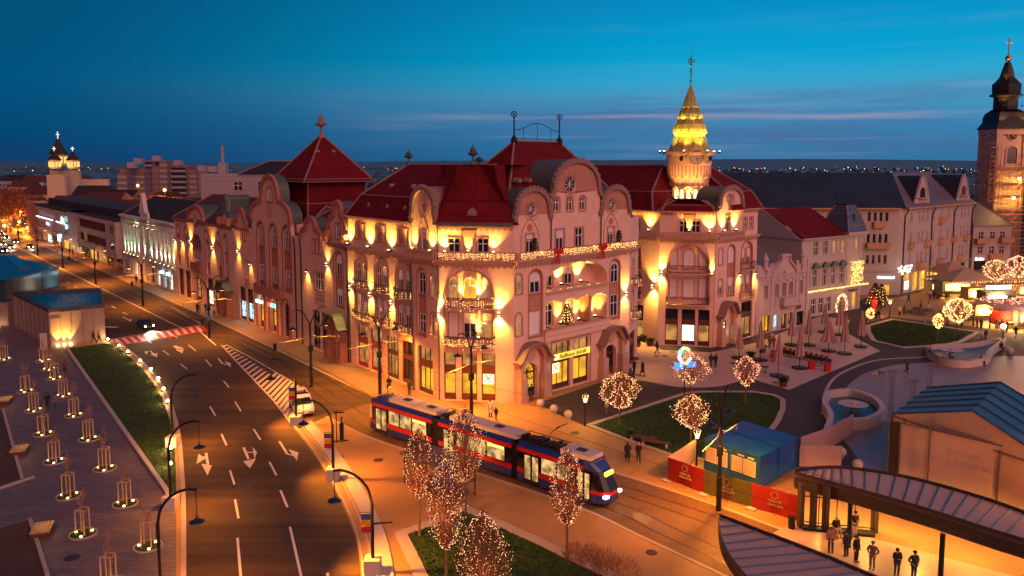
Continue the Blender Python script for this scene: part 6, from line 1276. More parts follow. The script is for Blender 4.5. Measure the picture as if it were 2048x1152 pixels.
for px, nm, rz in (((623, 774), 'behind the parked white van', ra), ((760, 788), 'beside the sidewalk facing the street shops', ra), ((943, 842), 'behind the tram in front of the rounded corner', ra+.25), ((1437, 1021), 'beside the banner fence and curved shelter roof', ra+.3)): x, y = G(*px); double_lamp(x, y, rz, 'black double-armed lamp post '+nm, power=4000 if px[0] < 900 else 6500)
M['flagb'] = mat('flag_blue', (.02, .06, .25), .7); M['flagy'] = mat('flag_yellow', (.6, .4, .02), .7); M['flagr'] = mat('flag_red', (.5, .01, .02), .7)
def curved_lamp(px, q, lab, flag=True, power=1500, block=True):
    x, y = G(*px); t = thing('curved_lamp_post', lab, 'lamp post', (x, y, 0), 0, 'curved single lamp posts along the road')
    if block: b = MB(); b.box((0, 0, .5), (1.0, 1.0, 1.0)); b.build('base_block', 'concrete', t, local=True)
    b = MB(); pts = [(0, 0, 0), (0, 0, 4.6)]+spline([(0, 0, 4.6), (q*.25, 0, 5.6), (q*.95, 0, 6.4), (q*1.8, 0, 6.75), (q*2.4, 0, 6.72)], 5)[1:]; b.tube(pts, [.13]+[.12]+[.085]*(len(pts)-2), 8); b.build('pole', 'blackm', t, local=True); lamp_head(t, (q*2.35, 0, 4.75), power*(8.5 if q < 0 else 2.4), aim=(1.5 if q < 0 else 0, 0, -1), cone=135 if q < 0 else 155)
    if flag:
        b = MB(); b.box((0, 0, 4.2), (.12, .12, .12)); b.tube([(0, 0, 4.0), (q*.75, 0, 4.0)], .025, 4); b.tube([(0, 0, 3.25), (-q*1.3, -.1, 3.4)], .06, 5); b.build('flag_bracket', 'blackm', t, local=True)
        for k, m_ in enumerate(('flagb', 'flagy', 'flagr')):
            b = MB(); b.add([(q*.12, -.02, 3.9-k*.42), (q*.7, -.04, 3.9-k*.42), (q*.68, .04, 3.48-k*.42), (q*.12, .02, 3.48-k*.42), (q*.12, .01, 3.9-k*.42), (q*.7, -.01, 3.9-k*.42), (q*.68, .07, 3.48-k*.42), (q*.12, .05, 3.48-k*.42)], [(0, 1, 2, 3), (7, 6, 5, 4), (0, 4, 5, 1), (1, 5, 6, 2), (2, 6, 7, 3), (3, 7, 4, 0)]); b.build('flag_stripe', m_, t, local=True)
curved_lamp((593, 851), -1, 'curved black lamp with tricolour flag beside the white van'); curved_lamp((667, 959), -1, 'curved black lamp with tricolour flag, middle one on the pale kerb strip'); curved_lamp((746, 1145), -1, 'curved black lamp with tricolour flag nearest the tree lawn')
curved_lamp((346, 893), 1, 'curved black lamp arching over the road from the lawn edge, farthest back', False); curved_lamp((342, 1016), 1, 'curved black lamp at the pointed end of the wedge lawn', False); curved_lamp((322, 1195), 1, 'curved black lamp over the road nearest the front edge', False, block=False)
def lantern(px, lab, s=1.0, pw=500, globe=False):
    x, y = G(*px); t = thing('plaza_lantern', lab, 'lantern', (x, y, 0), 0, 'small plaza lanterns'); b = MB(); b.lathe(0, 0, [(.11, 0), (.09, .3), (.06, 2.4)], 8); b.build('post', 'blackm', t, local=True)
    b = MB(); 
    if globe: b.ball((0, 0, 2.75), .38, 12)
    else: b.lathe(0, 0, [(.1, 2.45), (.16, 2.75), (.12, 2.8)], 8)
    b.build('bulb', emit('lantern_glow', (1, .62, .2), 14), t, local=True); 
    if not globe: b = MB(); b.lathe(0, 0, [(.3, 3.15), (.34, 3.2), (.1, 3.3)], 10); [b.tube([(.12*math.cos(a), .12*math.sin(a), 2.4), (.32*math.cos(a), .32*math.sin(a), 3.18)], .02, 3) for a in (0, 1.57, 3.14, 4.71)]; b.build('lantern_cap', 'concrete', t, local=True)
    light('POINT', (x, y, 2.75), pw, WARM, t, size=.35)
lantern((1170, 852), 'small warm plaza lantern at the near tip of the centre lawn'); lantern((1393, 931), 'small warm lantern behind the pale corner of the banner fence'); lantern((1779, 636), 'small warm lantern at the back edge of the far lawn'); lantern((1979, 657), 'small lantern beside the red market stall'); lantern((2005, 690), 'round glowing globe lamp at the end of the far fountain', globe=True, pw=500)

# ================================================================ TRAM
Wt = Wall(G(737, 861), G(1213, 1024)); TLn = Wt.L
tm = thing('tram', 'blue and red articulated tram with white roof covers crossing in front of the palace', 'tram', (*Wt.p(TLn/2, 0, -1.2)[:2], 0)); M['tblue'] = mat('tram_blue_paint', (.012, .03, .20), .25, coat=.5, var=.06); M['tred'] = mat('tram_red_paint', (.50, .008, .012), .3, coat=.5, var=.06); M['twhite'] = mat('tram_roof_covers', (.66, .58, .50), .5, var=.08)
M['tlit'] = emit('tram_window_light', (1, .58, .2), .8, .7, .7); M['tdark'] = mat('tram_dark_glass', (.012, .012, .014), .1)
def tz(x, y=900): return Wt.uz(x, y)[0]
j1a, j1b, j2a, j2b = tz(863, 890), tz(877, 895), tz(1022, 940), tz(1034, 945)
secs = [(.8, j1a), (j1b, j2a), (j2b, TLn-2.2)]
def tbox(b, u0, u1, z0, z1, d0, d1, m=0): b.wbox(Wt, u0, u1, z0, z1, d0, d1, m)
for (a, c) in secs:
    b = MB(); tbox(b, a, c, .22, .9, -2.38, .0); b.build('lower_body', 'tblue', tm); b = MB(); tbox(b, a, c, .9, 1.32, -2.4, .02); b.build('red_stripe', 'tred', tm)
    b = MB(); tbox(b, a, c, 1.32, 2.66, -2.36, -.02); b.build('window_band', 'tdark', tm); b = MB(); tbox(b, a, c, 2.66, 3.0, -2.4, .02); b.build('red_stripe', 'tred', tm)
    b = MB(); q = [Wt.p(u, z, d) for z, ins in ((2.98, 0), (3.35, .28)) for u, d in ((a, -ins), (c, -ins), (c, -2.38+ins), (a, -2.38+ins))]; b.hull8(q); b.build('roof_edge', 'tblue', tm)
def twin(u0, u1, z0, z1, nm='window', yellow=False):
    b = MB(); tbox(b, u0, u1, z0, z1, -.02, .012); fo = b.build(nm, 'tlit', tm)
    if yellow: b = MB(); tbox(b, u0+.05, u1-.05, z1-.26, z1-.06, .012, .03); b.build('route_display', emit('amber_display', (1, .7, .1), 3), fo)
def tdoor(u0, u1):
    b = MB(); tbox(b, u0, u1, .35, 2.65, .0, .03); fo = b.build('door', 'tdark', tm)
    for q in (0, 1): w = (u1-u0)/2; g_ = MB(); tbox(g_, u0+q*w+.12, u0+(q+1)*w-.1, .55, 2.5, .03, .045); g_.build('pane', 'tlit', fo)
z3 = lambda zx: 700+zx/2.797
tdoor(tz(z3(145), 860), tz(z3(208), 865))
for x0, x1, yl in ((220, 275, 0), (283, 342, 0), (350, 425, 1), (600, 660, 0), (665, 755, 0), (768, 862, 1), (1072, 1150, 0), (1160, 1230, 0)): twin(tz(z3(x0), 890), tz(z3(x1), 890), 1.38, 2.6, yellow=bool(yl))
tdoor(tz(z3(522), 900), tz(z3(585), 905)); tdoor(tz(z3(972), 945), tz(z3(1058), 950)); tdoor(tz(z3(1270), 965), tz(z3(1345), 970))
for a, c in ((j1a, j1b), (j2a, j2b)):
    b = MB(); n_ = 6
    for i in range(n_): u = a+(c-a)*i/n_; tbox(b, u, u+(c-a)/n_*.6, .3, 3.15, -2.2, -.12); tbox(b, u+(c-a)/n_*.6, u+(c-a)/n_, .35, 3.1, -2.14, -.18)
    b.build('bellows', 'iron', tm)
# noses: rounded by stacked rings
def nose(u0, s, nm):
    prof = [(0, .22, 1.0, 1), (.6, .25, 1.0, .98), (1.2, .3, 1.0, .9), (1.75, .36, .98, .72), (2.1, .45, .9, .45)]
    def ring(k, z0, z1, mt, name, top=0.0, dcut=1.0):
        b = MB(); L_ = []
        for (du, zb, _, w) in prof:
            du2 = du*dcut; L_.append([Wt.p(u0+s*du2, z0+(zb-.22 if z0 < .5 else 0), -1.19+1.19*w), Wt.p(u0+s*du2, z0+(zb-.22 if z0 < .5 else 0), -1.19-1.19*w), Wt.p(u0+s*(du2-top*du/2.1), z1, -1.19-1.19*w*(1-top*.1)), Wt.p(u0+s*(du2-top*du/2.1), z1, -1.19+1.19*w*(1-top*.1))])
        for i in range(len(L_)-1):
            for j in range(4): b.quad(L_[i][j], L_[i][(j+1) % 4], L_[i+1][(j+1) % 4], L_[i+1][j])
        b.quad(*L_[-1]); b.build(name, mt, tm)
    ring(0, .22, 1.0, 'tblue', nm+'_skirt', .0); ring(0, 1.0, 1.28, 'tred', nm+'_stripe', .05); ring(0, 1.28, 2.72, 'tdark', nm+'_windscreen', .75, 1.0); ring(0, 2.72, 3.3, 'tblue', nm+'_hood', .5, .62)
nose(TLn-2.2, 1, 'front'); nose(.8, -1, 'rear') if False else None
b = MB(); q = [Wt.p(u, z, d) for z, k in ((.22, 0), (1.0, 0)) for u, d in ((0, -.25), (.8, 0), (.8, -2.38), (0, -2.1))]; b.hull8(q); b.build('rear_skirt', 'tblue', tm); b = MB(); b.hull8([Wt.p(u, z, d) for z in (1.0, 1.28) for u, d in ((0, -.25), (.8, .01), (.8, -2.39), (0, -2.1))]); b.build('rear_stripe', 'tred', tm)
b = MB(); b.hull8([Wt.p(u+(.25 if z > 2 and u < .5 else 0), z, d) for z in (1.28, 2.98) for u, d in ((0, -.25), (.8, -.01), (.8, -2.37), (0, -2.1))]); b.build('rear_window', 'tdark', tm); b = MB(); tbox(b, .3, .8, 2.98, 3.3, -2.2, -.2); b.build('rear_hood', 'tblue', tm); b = MB(); tbox(b, .1, .4, 1.35, 2.6, -.3, -.12); b.build('rear_pillar', 'twhite', tm)
# roof gear
for a, c, m_, h in ((tz(772, 800), tz(822, 815), 'twhite', .35), (tz(822, 815), tz(868, 825), 'twhite', .33), (tz(893, 825), tz(935, 838), 'twhite', .35), (tz(935, 838), tz(1028, 865), 'twhite', .33), (tz(1115, 885), tz(1178, 905), 'twhite', .36)): b = MB(); tbox(b, a, c-.1, 3.35, 3.35+h, -2.0, -.35); o = b.build('roof_cover', m_, tm); k = MB(); tbox(k, (a+c)/2-.4, (a+c)/2+.4, 3.35+h, 3.42+h, -1.5, -.9); k.build('vent', 'iron', o)
random.seed(14)
for a, c in ((tz(870, 820), tz(893, 828)), (tz(1028, 860), tz(1113, 890))):
    b = MB(); tbox(b, a, c, 3.35, 3.4, -2.0, -.35); n_ = int((c-a)/.45)
    for i in range(n_): u = a+(c-a)*(i+.5)/n_; tbox(b, u-.14, u+.14, 3.4, 3.4+random.uniform(.12, .38), -1.9+random.random()*.5, -.5-random.random()*.5)
    for d in (-.4, -1.95): b.tube([Wt.p(a, 3.72, d), Wt.p(c, 3.72, d)], .04, 4)
    b.build('roof_equipment', 'iron', tm)
pu = tz(1100, 885); b = MB(); b.tube([Wt.p(pu, 3.5, -1.2), Wt.p(pu-1.0, 4.3, -1.2), Wt.p(pu+.2, 5.2, -1.2)], .04, 4); b.tube([Wt.p(pu+.2, 5.2, -.5), Wt.p(pu+.2, 5.2, -1.9)], .04, 4); b.build('pantograph', 'iron', tm)
for d in (-.35, -2.05): b = MB(); b.box(Wt.p(TLn-.28, .95, d), (.3, .42, .16), Wt.ang); b.build('headlight', emit('headlight_glow', (1, .85, .6), 9), tm)
b = MB(); b.box(Wt.p(TLn-.64, 2.5, -1.19), (.16, 1.0, .3), Wt.ang); b.build('route_display', emit('route_amber', (1, .62, .06), 3.5), tm)
p = Wt.p(TLn+.3, .9, -1.2); light('SPOT', p, 700, (1, .8, .5), tm, (Wt.d[0], Wt.d[1], -.12), .15, 60)
for i in range(6): u = 2+i*(TLn-4)/5; b = MB(); tbox(b, u-.5, u+.5, .02, .35, -2.2, -.12); b.build('wheel_cover', 'iron', tm)

# ================================================================ VEHICLES (local: x forward)
def wheel(t, x, y, r=.33, w=.22):
    b = MB(); pr = [(0, -w/2), (r*.9, -w/2), (r, -w/4), (r, w/4), (r*.9, w/2), (0, w/2)]; n = 14
    v = [(x+q*math.cos(2*math.pi*j/n), y+z, r+q*math.sin(2*math.pi*j/n)) for q, z in pr for j in range(n)]; b.add(v, [(i*n+j, i*n+(j+1) % n, (i+1)*n+(j+1) % n, (i+1)*n+j) for i in range(5) for j in range(n)]); o = b.build('wheel', mat('tyre_rubber', (.015, .015, .015), .8), t, local=True)
    b = MB(); s_ = 1 if y > 0 else -1; v = [(x+r*.55*math.cos(2*math.pi*j/10), y+s_*(w/2+.01), r+r*.55*math.sin(2*math.pi*j/10)) for j in range(10)]; b.add(v, [tuple(range(10))]); b.build('rim', 'bone', o, local=True)
def body(t, sec, m, name='body', w=.9):
    "lofted body: sec = [(x, zlow, zmid, ztop, halfwidth_low, halfwidth_top)]"
    b = MB(); Rr = []
    for x, z0, z1, z2, a, c in sec: Rr.append([(x, -a*.94, z0), (x, -a, (z0+z1)/2), (x, -a, z1), (x, -c, z2-.06), (x, -c*.8, z2), (x, c*.8, z2), (x, c, z2-.06), (x, a, z1), (x, a, (z0+z1)/2), (x, a*.94, z0)])
    for i in range(len(Rr)-1):
        for j in range(10): b.quad(Rr[i][j], Rr[i][(j+1) % 10], Rr[i+1][(j+1) % 10], Rr[i+1][j])
    b.quad(*Rr[0]); b.quad(*Rr[-1]); return b.build(name, m, t, local=True, smooth=False)
def van():
    x, y = G(603, 822); dx, dy = G(640, 800)[0]-G(600, 832)[0], 0; rz = math.atan2(G(615, 838)[1]-G(575, 795)[1], G(615, 838)[0]-G(575, 795)[0])
    t = thing('delivery_van', 'white panel van parked on the hatched wedge by the tram tracks', 'van', (x, y, 0), rz-.06); M['vanw'] = mat('van_white_paint', (.80, .78, .75), .3, coat=.4, var=.04)
    body(t, [(-2.4, .45, 1.1, 1.85, .9, .78), (-2.3, .35, 1.1, 1.95, .95, .84), (.6, .33, 1.1, 1.96, .95, .84), (1.1, .33, 1.1, 1.78, .95, .76), (1.6, .33, 1.08, 1.2, .95, .8), (2.2, .35, .9, 1.02, .92, .75), (2.4, .42, .7, .82, .82, .6)], 'vanw')
    b = MB(); b.add([(1.12, -.68, 1.76), (1.12, .68, 1.76), (1.68, .78, 1.2), (1.68, -.78, 1.2)], [(0, 1, 2, 3)]); b.build('windscreen', 'glass', t, local=True)
    for s_ in (-1, 1):
        b = MB(); b.add([(.15, s_*.965, 1.12), (1.35, s_*.96, 1.12), (.95, s_*.83, 1.74), (.15, s_*.875, 1.76)], [(0, 1, 2, 3)]); b.build('side_window', 'glass', t, local=True); b = MB(); b.box((1.3, s_*1.08, 1.2), (.12, .22, .24)); b.build('mirror', 'blackm', t, local=True)
        b = MB(); b.box((2.22, s_*.66, .86), (.3, .34, .2)); b.build('headlight', emit('van_headlight', (1, .6, .3), .8), t, local=True); b = MB(); b.box((-.9, s_*.955, 1.45), (1.5, .015, .22)); b.build('side_lettering', 'flagb', t, local=True)
    b = MB(); b.box((2.36, 0, .5), (.2, 1.7, .26)); b.build('bumper', mat('grey_bumper', (.16, .15, .14), .6), t, local=True); b = MB(); b.box((2.47, 0, .5), (.02, .5, .11)); b.build('number_plate', 'vanw', t, local=True)
    b = MB(); b.box((-.1, 0, 2.02), (1.1, 1.2, .05)); b.tube([(.4, .3, 2.0), (.4, .3, 2.45)], .05, 5); b.build('roof_hatch', 'iron', t, local=True)
    for s_ in (-1, 1):
        for xx in (-1.5, 1.5): wheel(t, xx, s_*.86)
van()
def car(lab, x, y, rz, col, lights=True, beam=0, grp=None, s=1.0, lod=False):
    t = thing('car', lab, 'car', (x, y, 0), rz, grp); mt = mat('car_paint_'+col[0], col[1], .25, coat=.6, var=.04)
    body(t, [(-2.1, .4, .8, .9, .8, .7), (-1.9, .28, .85, .98, .87, .75), (-1.2, .25, .88, 1.0, .88, .78), (.9, .25, .85, .97, .88, .78), (1.7, .27, .72, .85, .86, .74), (2.1, .35, .58, .68, .74, .6)], mt)
    body(t, [(-1.7, .95, .97, 1.0, .74, .7), (-1.1, .95, 1.1, 1.42, .76, .58), (.1, .95, 1.1, 1.46, .76, .58), (.95, .93, .96, 1.0, .76, .7)], 'glass', 'cabin'); b = MB(); b.box((-.45, 0, 1.46), (1.2, 1.0, .04)); b.build('roof', mt, t, local=True)
    for s_ in (-1, 1):
        b = MB(); b.ball((2.0, s_*.6, .62), .13, 8); b.build('headlight', emit('car_headlight', (1, .88, .7), 60) if lights else emit('tail_light', (1, .03, .01), 12), t, local=True)
        for xx in (-1.3, 1.3): wheel(t, xx, s_*.8, .31, .2)
    if beam: light('SPOT', (x+2.2*math.cos(rz), y+2.2*math.sin(rz), .62), beam, (1, .85, .6), t, (1, 0, -.10), .1, 70).location = (2.2, 0, .62)
    return t
cx, cy = G(291, 656); aS = math.atan2(SW.d[1], SW.d[0]); car('dark hatchback with bright headlights stopped before the red crossing', cx, cy, aS+.02, ('dark', (.02, .022, .03)), beam=2500)
random.seed(17); cn = [((12, 478), 1), ((30, 487), 1), ((5, 492), 1), ((22, 498), 1), ((60, 497), 1), ((40, 470), 0), ((8, 505), 1), ((33, 455), 0), ((66, 452), 0), ((18, 462), 0), ((2, 470), 1), ((52, 440), 0)]
wh_ = ['first', 'second', 'third', 'fourth', 'fifth', 'sixth', 'seventh', 'eighth', 'ninth', 'tenth', 'eleventh', 'twelfth']
for i, (p, f) in enumerate(cn): x, y = G(*p); car(('car with glaring white headlights in the far queue, %s from its head' if f else 'car with red tail lamps in the far traffic, %s in from the glass roof') % wh_[i], x, y, aS if f else aS+math.pi, ('grey', (.12, .12, .12)) if i % 2 else ('dark', (.02, .022, .03)), bool(f), beam=900 if f and i < 5 else 0, grp='queue of cars far up the street')

# ================================================================ TREES
M['bark'] = mat('grey_brown_bark', (.16, .10, .06), .9, var=.25, vs=.4); M['twig'] = mat('russet_twigs', (.24, .085, .04), .9, var=.3, vs=.4)
def lit_tree(bx, by, crown_c, rx, rz, lab, lab2, seed=0, nstr=11, twigs=950, leaf=3000, colors=(1, 2), egg=.25, grp='trees wrapped in fairy lights', bs=.024, name='lit_tree'):
    random.seed(seed); t = thing(name, lab, 'tree', (bx, by, 0), random.uniform(0, 6), grp); cz = crown_c; b = MB(); b.tube([(0, 0, 0), (.02, 0, cz-rz), (0, .03, cz), (0, 0, cz+rz*.8)], .11, 7, r2=.02); b.build('trunk', 'bark', t, local=True)
    def surf(th, k, f=1.0):   # k 0 bottom .. 1 top
        z = cz-rz+2*rz*k; w = math.sin(math.pi*min(max(k, 0), 1))**.75*(1+egg*(.5-k))*(1+.10*math.sin(3*th+5*k+seed)+.07*math.sin(5*th-7*k+2*seed)); return Vector((f*rx*w*math.cos(th), f*rx*w*math.sin(th), z))
    c = MB()
    for i in range(26):
        th = random.random()*6.28; k = random.uniform(.25, .95); z0 = cz-rz+2*rz*max(0, k-.35)*random.uniform(.3, .8); e = surf(th, k, .95); m_ = Vector((e.x*.45, e.y*.45, (z0+e.z)/2-.1)); c.tube([(0, 0, z0), m_, e], .045, 4, r2=.012, cap=False)
    for i in range(twigs):
        th = random.random()*6.28; k = random.uniform(.04, .97); f = random.random()**.5; a = surf(th, k, f*.97); d = Vector((a.x*.5, a.y*.5, abs(rz)*.4+.3)).normalized()*random.uniform(.25, .6)*max(.6, rx/1.6); s_ = Vector((-math.sin(th), math.cos(th), 0))*.018
        c.add([a-s_, a+s_, a+d], [(0, 1, 2)])
    for i in range(leaf):
        th = random.random()*6.28; k = random.uniform(.03, .98); a = surf(th, k, random.random()**.4); q = .05; r3 = lambda: random.uniform(-q, q); c.add([a+Vector((r3(), r3(), r3())) for _ in range(3)], [(0, 1, 2)])
    c.build('crown', 'twig', t, local=True, recalc=False)
    g_ = MB(); ang = t.rotation_euler.z
    for s_ in range(nstr):
        th0 = 2*math.pi*s_/nstr+random.uniform(-.1, .1); pts = []; n_ = int(2.6*rz*(10 if rz > 2 else 9))
        for i in range(n_+1):
            k = i/n_; pts.append(surf(th0+.35*math.sin(k*5+s_), k*.97+.02, random.uniform(.78, 1.06)))
        pts = [Vector((bx, by, 0))+Vector((p.x*math.cos(ang)-p.y*math.sin(ang), p.x*math.sin(ang)+p.y*math.cos(ang), p.z)) for p in pts]
        g_.tube(pts, .007, 3, cap=False)
        for p in pts:
            if random.random() < .72: g_.octa(p+Vector((random.uniform(-.12, .12), random.uniform(-.12, .12), random.uniform(-.08, .08))), bs*.82*random.uniform(.5, 1.25), random.choice(colors))
    lo = g_.build('fairy_lights', ['wire', 'bulb', 'bulbw', 'bulbb', 'bulbr'], None, recalc=False); tag(lo, lab2, 'fairy lights', 'fairy lights wound on the plaza trees')
    l = bpy.data.lights.new('glow', 'POINT'); l.energy = 26*rx*rz; l.color = (1, .55, .3); l.shadow_soft_size = rx*.5; o = bpy.data.objects.new('glow', l); C.objects.link(o); o.location = (bx, by, cz-rz*.3)
    o.parent = lo
def tree_px(base, top, bot, wpx, *a, **k):
    x, y = G(*base); Y = y; f = lambda yy: HC-(yy-HOR)*Y/FPX; z1, z0 = f(top), f(bot); return lit_tree(x, y, (z0+z1)/2, wpx*Y/FPX/2, (z1-z0)/2, *a, **k)
tree_px((839, 1072), 868, 1019, 68, 'egg-shaped bare tree with lights, leftmost by the roofed kiosk', 'warm and white bulbs on the leftmost egg-shaped tree', 1, colors=(1, 2, 2, 2))
tree_px((931, 1028), 826, 984, 86, 'tall oval bare tree with lights in front of the tram middle', 'warm and white bulbs on the tall oval tree before the tram middle', 2, colors=(2, 2, 1))
tree_px((893, 1158), 933, 1131, 80, 'big oval bare tree with lights between kiosk and tree lawn', 'bulbs on the big oval tree beside the kiosk', 3, nstr=12, colors=(2, 2, 2, 2, 2, 1, 1, 3), twigs=800)
tree_px((965, 1285), 1051, 1245, 122, 'nearest wide tree with lights, cut by the front edge', 'pink and white bulbs on the nearest wide tree', 4, nstr=15, twigs=900, colors=(2, 2, 2, 2, 2, 1, 4))
tree_px((1134, 1124), 915, 1078, 80, 'oval bare tree with lights in front of the tram nose', 'white bulbs on the oval tree before the tram nose', 5, colors=(2, 2, 2, 1))
tree_px((1239, 852), 752, 826, 80, 'round lollipop tree of lights by the umbrella couple', 'dense warm bulbs on the round tree near the dark palace door', 6, nstr=20, egg=.05, colors=(1, 2, 2), bs=.042)
tree_px((1381, 797), 712, 775, 76, 'flattened round tree of lights with coloured ring figure above', 'dense warm and violet bulbs under the coloured ring figure', 7, nstr=20, egg=.05, colors=(1, 2, 2, 4), bs=.042)
tree_px((1381, 893), 798, 869, 78, 'round lollipop tree of lights left of the blue container', 'dense warm bulbs on the round tree beside the blue container', 8, nstr=20, egg=.05, colors=(1, 2, 2), bs=.042)
tree_px((1491, 808), 718, 781, 50, 'small heart-shaped tree of lights at the back of the centre lawn', 'dense multicolour bulbs on the heart-shaped tree', 9, nstr=13, egg=-.4, colors=(1, 2, 4, 2, 2), bs=.045)
tree_px((1913, 662), 598, 648, 56, 'large round tree of lights beside the food trailer', 'dense gold bulbs on the large round market tree', 10, nstr=14, egg=.1, colors=(1, 1, 2), bs=.10)
tree_px((1875, 682), 630, 660, 19, 'tiny oval tree of lights standing on the far lawn', 'gold bulbs on the tiny oval tree of the far lawn', 11, nstr=8, colors=(1,), bs=.09, twigs=120, leaf=100)
tree_px((1740, 650), 619, 639, 19, 'tiny round tree of lights beside the last closed parasol', 'gold bulbs on the tiny round tree by the last parasol', 12, nstr=8, colors=(1,), bs=.09, twigs=120, leaf=100)
for i, (bx_, tp2, bt, w_) in enumerate((((1990, 600), 520, 562, 60), ((2032, 596), 512, 556, 60), ((2062, 600), 516, 558, 54))): tree_px(bx_, tp2, bt, w_, ['pink-lit tree beside the church tower foot', 'pink-lit tree under the church nave sheeting', 'pink-lit tree cut by the edge below the nave'][i], ['pink bulbs on the tree by the tower foot', 'pink bulbs on the tree under the nave', 'pink bulbs on the tree cut by the edge below the nave'][i], 30+i, nstr=9, egg=0, colors=(4, 2, 1), bs=.10, twigs=200, leaf=300)
# saplings with square stakes and ground lights
M['stake'] = mat('raw_timber', (.5, .34, .17), .7)
def sapling(x, y, h, lab, lit=True, seed=0):
    random.seed(seed); t = thing('sapling', lab, 'young tree', (x, y, 0), random.uniform(-.15, .15), 'staked saplings on the left square'); b = MB(); b.tube([(0, 0, 0), (.02, .0, h*.5), (0, 0, h*.75)], .035, 5, r2=.018); b.build('trunk', 'bark', t, local=True); c = MB()
    for k in range(13): a = random.random()*6.28; z = h*random.uniform(.52, .75); l = h*random.uniform(.12, .27); c.tube([(0, 0, z), (math.cos(a)*l*.35, math.sin(a)*l*.35, z+l*.6), (math.cos(a)*l*.5, math.sin(a)*l*.5, z+l)], .022, 3, r2=.01, cap=False)
    for k in range(18): a = random.random()*6.28; z = h*random.uniform(.55, .98); rr_ = h*.12*random.random(); p = Vector((rr_*math.cos(a), rr_*math.sin(a), z)); c.add([p, p+Vector((.10, .03, .08)), p+Vector((.0, .08, .12))], [(0, 1, 2)])
    c.build('crown', mat('sapling_twigs', (.36, .20, .10), .8), t, local=True); s_ = MB()
    for q in (-1, 1):
        for w in (-1, 1): s_.box((q*.32, w*.3, .95), (.07, .07, 1.9))
    for w in (-1, 1): s_.box((0, w*.3, 1.87), (.6, .06, .07)); s_.box((w*.32, 0, 1.8), (.06, .55, .06))
    s_.build('stake_frame', 'stake', t, local=True); r = MB(); r.lathe(0, 0, [(.95, 0), (.95, .1), (.85, .1), (.84, .05), (.0, .05)], 18); r.build('planting_ring', 'kerb', t, local=True); r = MB(); r.lathe(0, 0, [(.83, .05), (.83, .07), (.01, .09)], 14); r.build('soil_disc', 'grass', t, local=True)
    for k in range(3):
        a = .9+k*2.1; e = MB(); e.lathe(.6*math.cos(a), .6*math.sin(a), [(.09, .08), (.09, .16), (.06, .17)], 8); e.build('ground_light', emit('ground_lamp', (1, .60, .18), 9), t, local=True)
    if lit: l = bpy.data.lights.new('glow', 'SPOT'); l.energy = 22; l.color = WARM; l.shadow_soft_size = .1; l.spot_size = R(120); l.spot_blend = .9; o = bpy.data.objects.new('glow', l); C.objects.link(o); o.location = (.0, -.75, .14); o.rotation_euler = Vector((0, .35, 1)).to_track_quat('-Z', 'Y').to_euler(); o.parent = t
sp_ = [(18, 248), (182, 255), (205, 290), (228, 328), (107, 382), (265, 400), (143, 462), (310, 483), (182, 560), (370, 582), (228, 675), (437, 705), (287, 820), (522, 852), (347, 978), (617, 1030), (455, 1185)]
ordn = ['farthest, alone by the dark pavilion doors', 'farthest of the right-hand row', 'second in the right-hand row from the pavilion', 'third in the right-hand row from the pavilion', 'farthest of the left-hand row', 'fourth in the right-hand row, by the couple', 'second in the left-hand row', 'fifth in the right-hand row from the pavilion', 'third in the left-hand row', 'sixth in the right-hand row from the pavilion', 'fourth in the left-hand row', 'seventh in the right-hand row from the pavilion', 'fifth in the left-hand row', 'eighth in the right-hand row beside the lawn tip', 'sixth in the left-hand row', 'ninth in the right-hand row beside the curved lamp', 'nearest of all at the front edge']
for i, (a, c) in enumerate(sp_): x, y = G(a/2.086, 600+c/2.086); sapling(x, y, 3.0+1.1*((i*7) % 5)/5, 'bare staked sapling in a lit ring, '+ordn[i], True, i)
# background trees at the far left, dark reddish
def big_tree(x, y, h, r, lab, seed, m='autumn_leaves', dens=1800, name='broad_tree', grp='trees along the far street'):
    random.seed(seed); t = thing(name, lab, 'tree', (x, y, 0), 0, grp); b = MB(); b.tube([(0, 0, 0), (.1, 0, h*.4), (0, .1, h*.8)], h*.022, 6, r2=.05)
    for k in range(6): a = random.random()*6.28; b.tube([(0, 0, h*random.uniform(.3, .5)), (r*.4*math.cos(a), r*.4*math.sin(a), h*.65), (r*.75*math.cos(a), r*.75*math.sin(a), h*.82)], h*.01, 4, r2=.03, cap=False)
    b.build('trunk', 'bark', t, local=True); c = MB(); cl = [(random.uniform(-.55, .55)*r, random.uniform(-.55, .55)*r, h*random.uniform(.45, .85), r*random.uniform(.35, .6)) for _ in range(12)]
    for k in range(dens):
        q = random.choice(cl); v = Vector((random.gauss(0, 1), random.gauss(0, 1), random.gauss(0, .8))).normalized()*q[3]*random.random()**.35; p = Vector(q[:3])+v; s_ = r*.06; c.add([p+Vector((random.uniform(-s_, s_), random.uniform(-s_, s_), random.uniform(-s_, s_))) for _ in range(3)], [(0, 1, 2)])
    c.build('crown', mat('autumn_leaves', (.13, .045, .025), .9, var=.4, vs=2), t, local=True, recalc=False)
bt_ = [(10, 470, 300, 20, 9), (35, 462, 330, 19, 9), (60, 452, 345, 17, 8), (-20, 480, 290, 18, 9), (20, 440, 390, 18, 9), (75, 440, 400, 16, 8), (95, 425, 330, 12, 6), (45, 430, 430, 17, 9), (270, 420, 300, 17, 8), (300, 420, 310, 16, 8), (335, 420, 290, 17, 8), (365, 420, 300, 16, 8), (400, 420, 280, 16, 7)]
bl_ = ['at the left frame edge', 'second from the left frame edge', 'behind the far queue of cars', 'cut by the left frame edge', 'far behind the glass roof', 'left of the ribbed red block', 'beside the cathedral apse', 'below the far white school', 'before the slab flats', 'before the tallest flats', 'right of the tallest flats', 'before the stepped flats', 'before the last small flats']
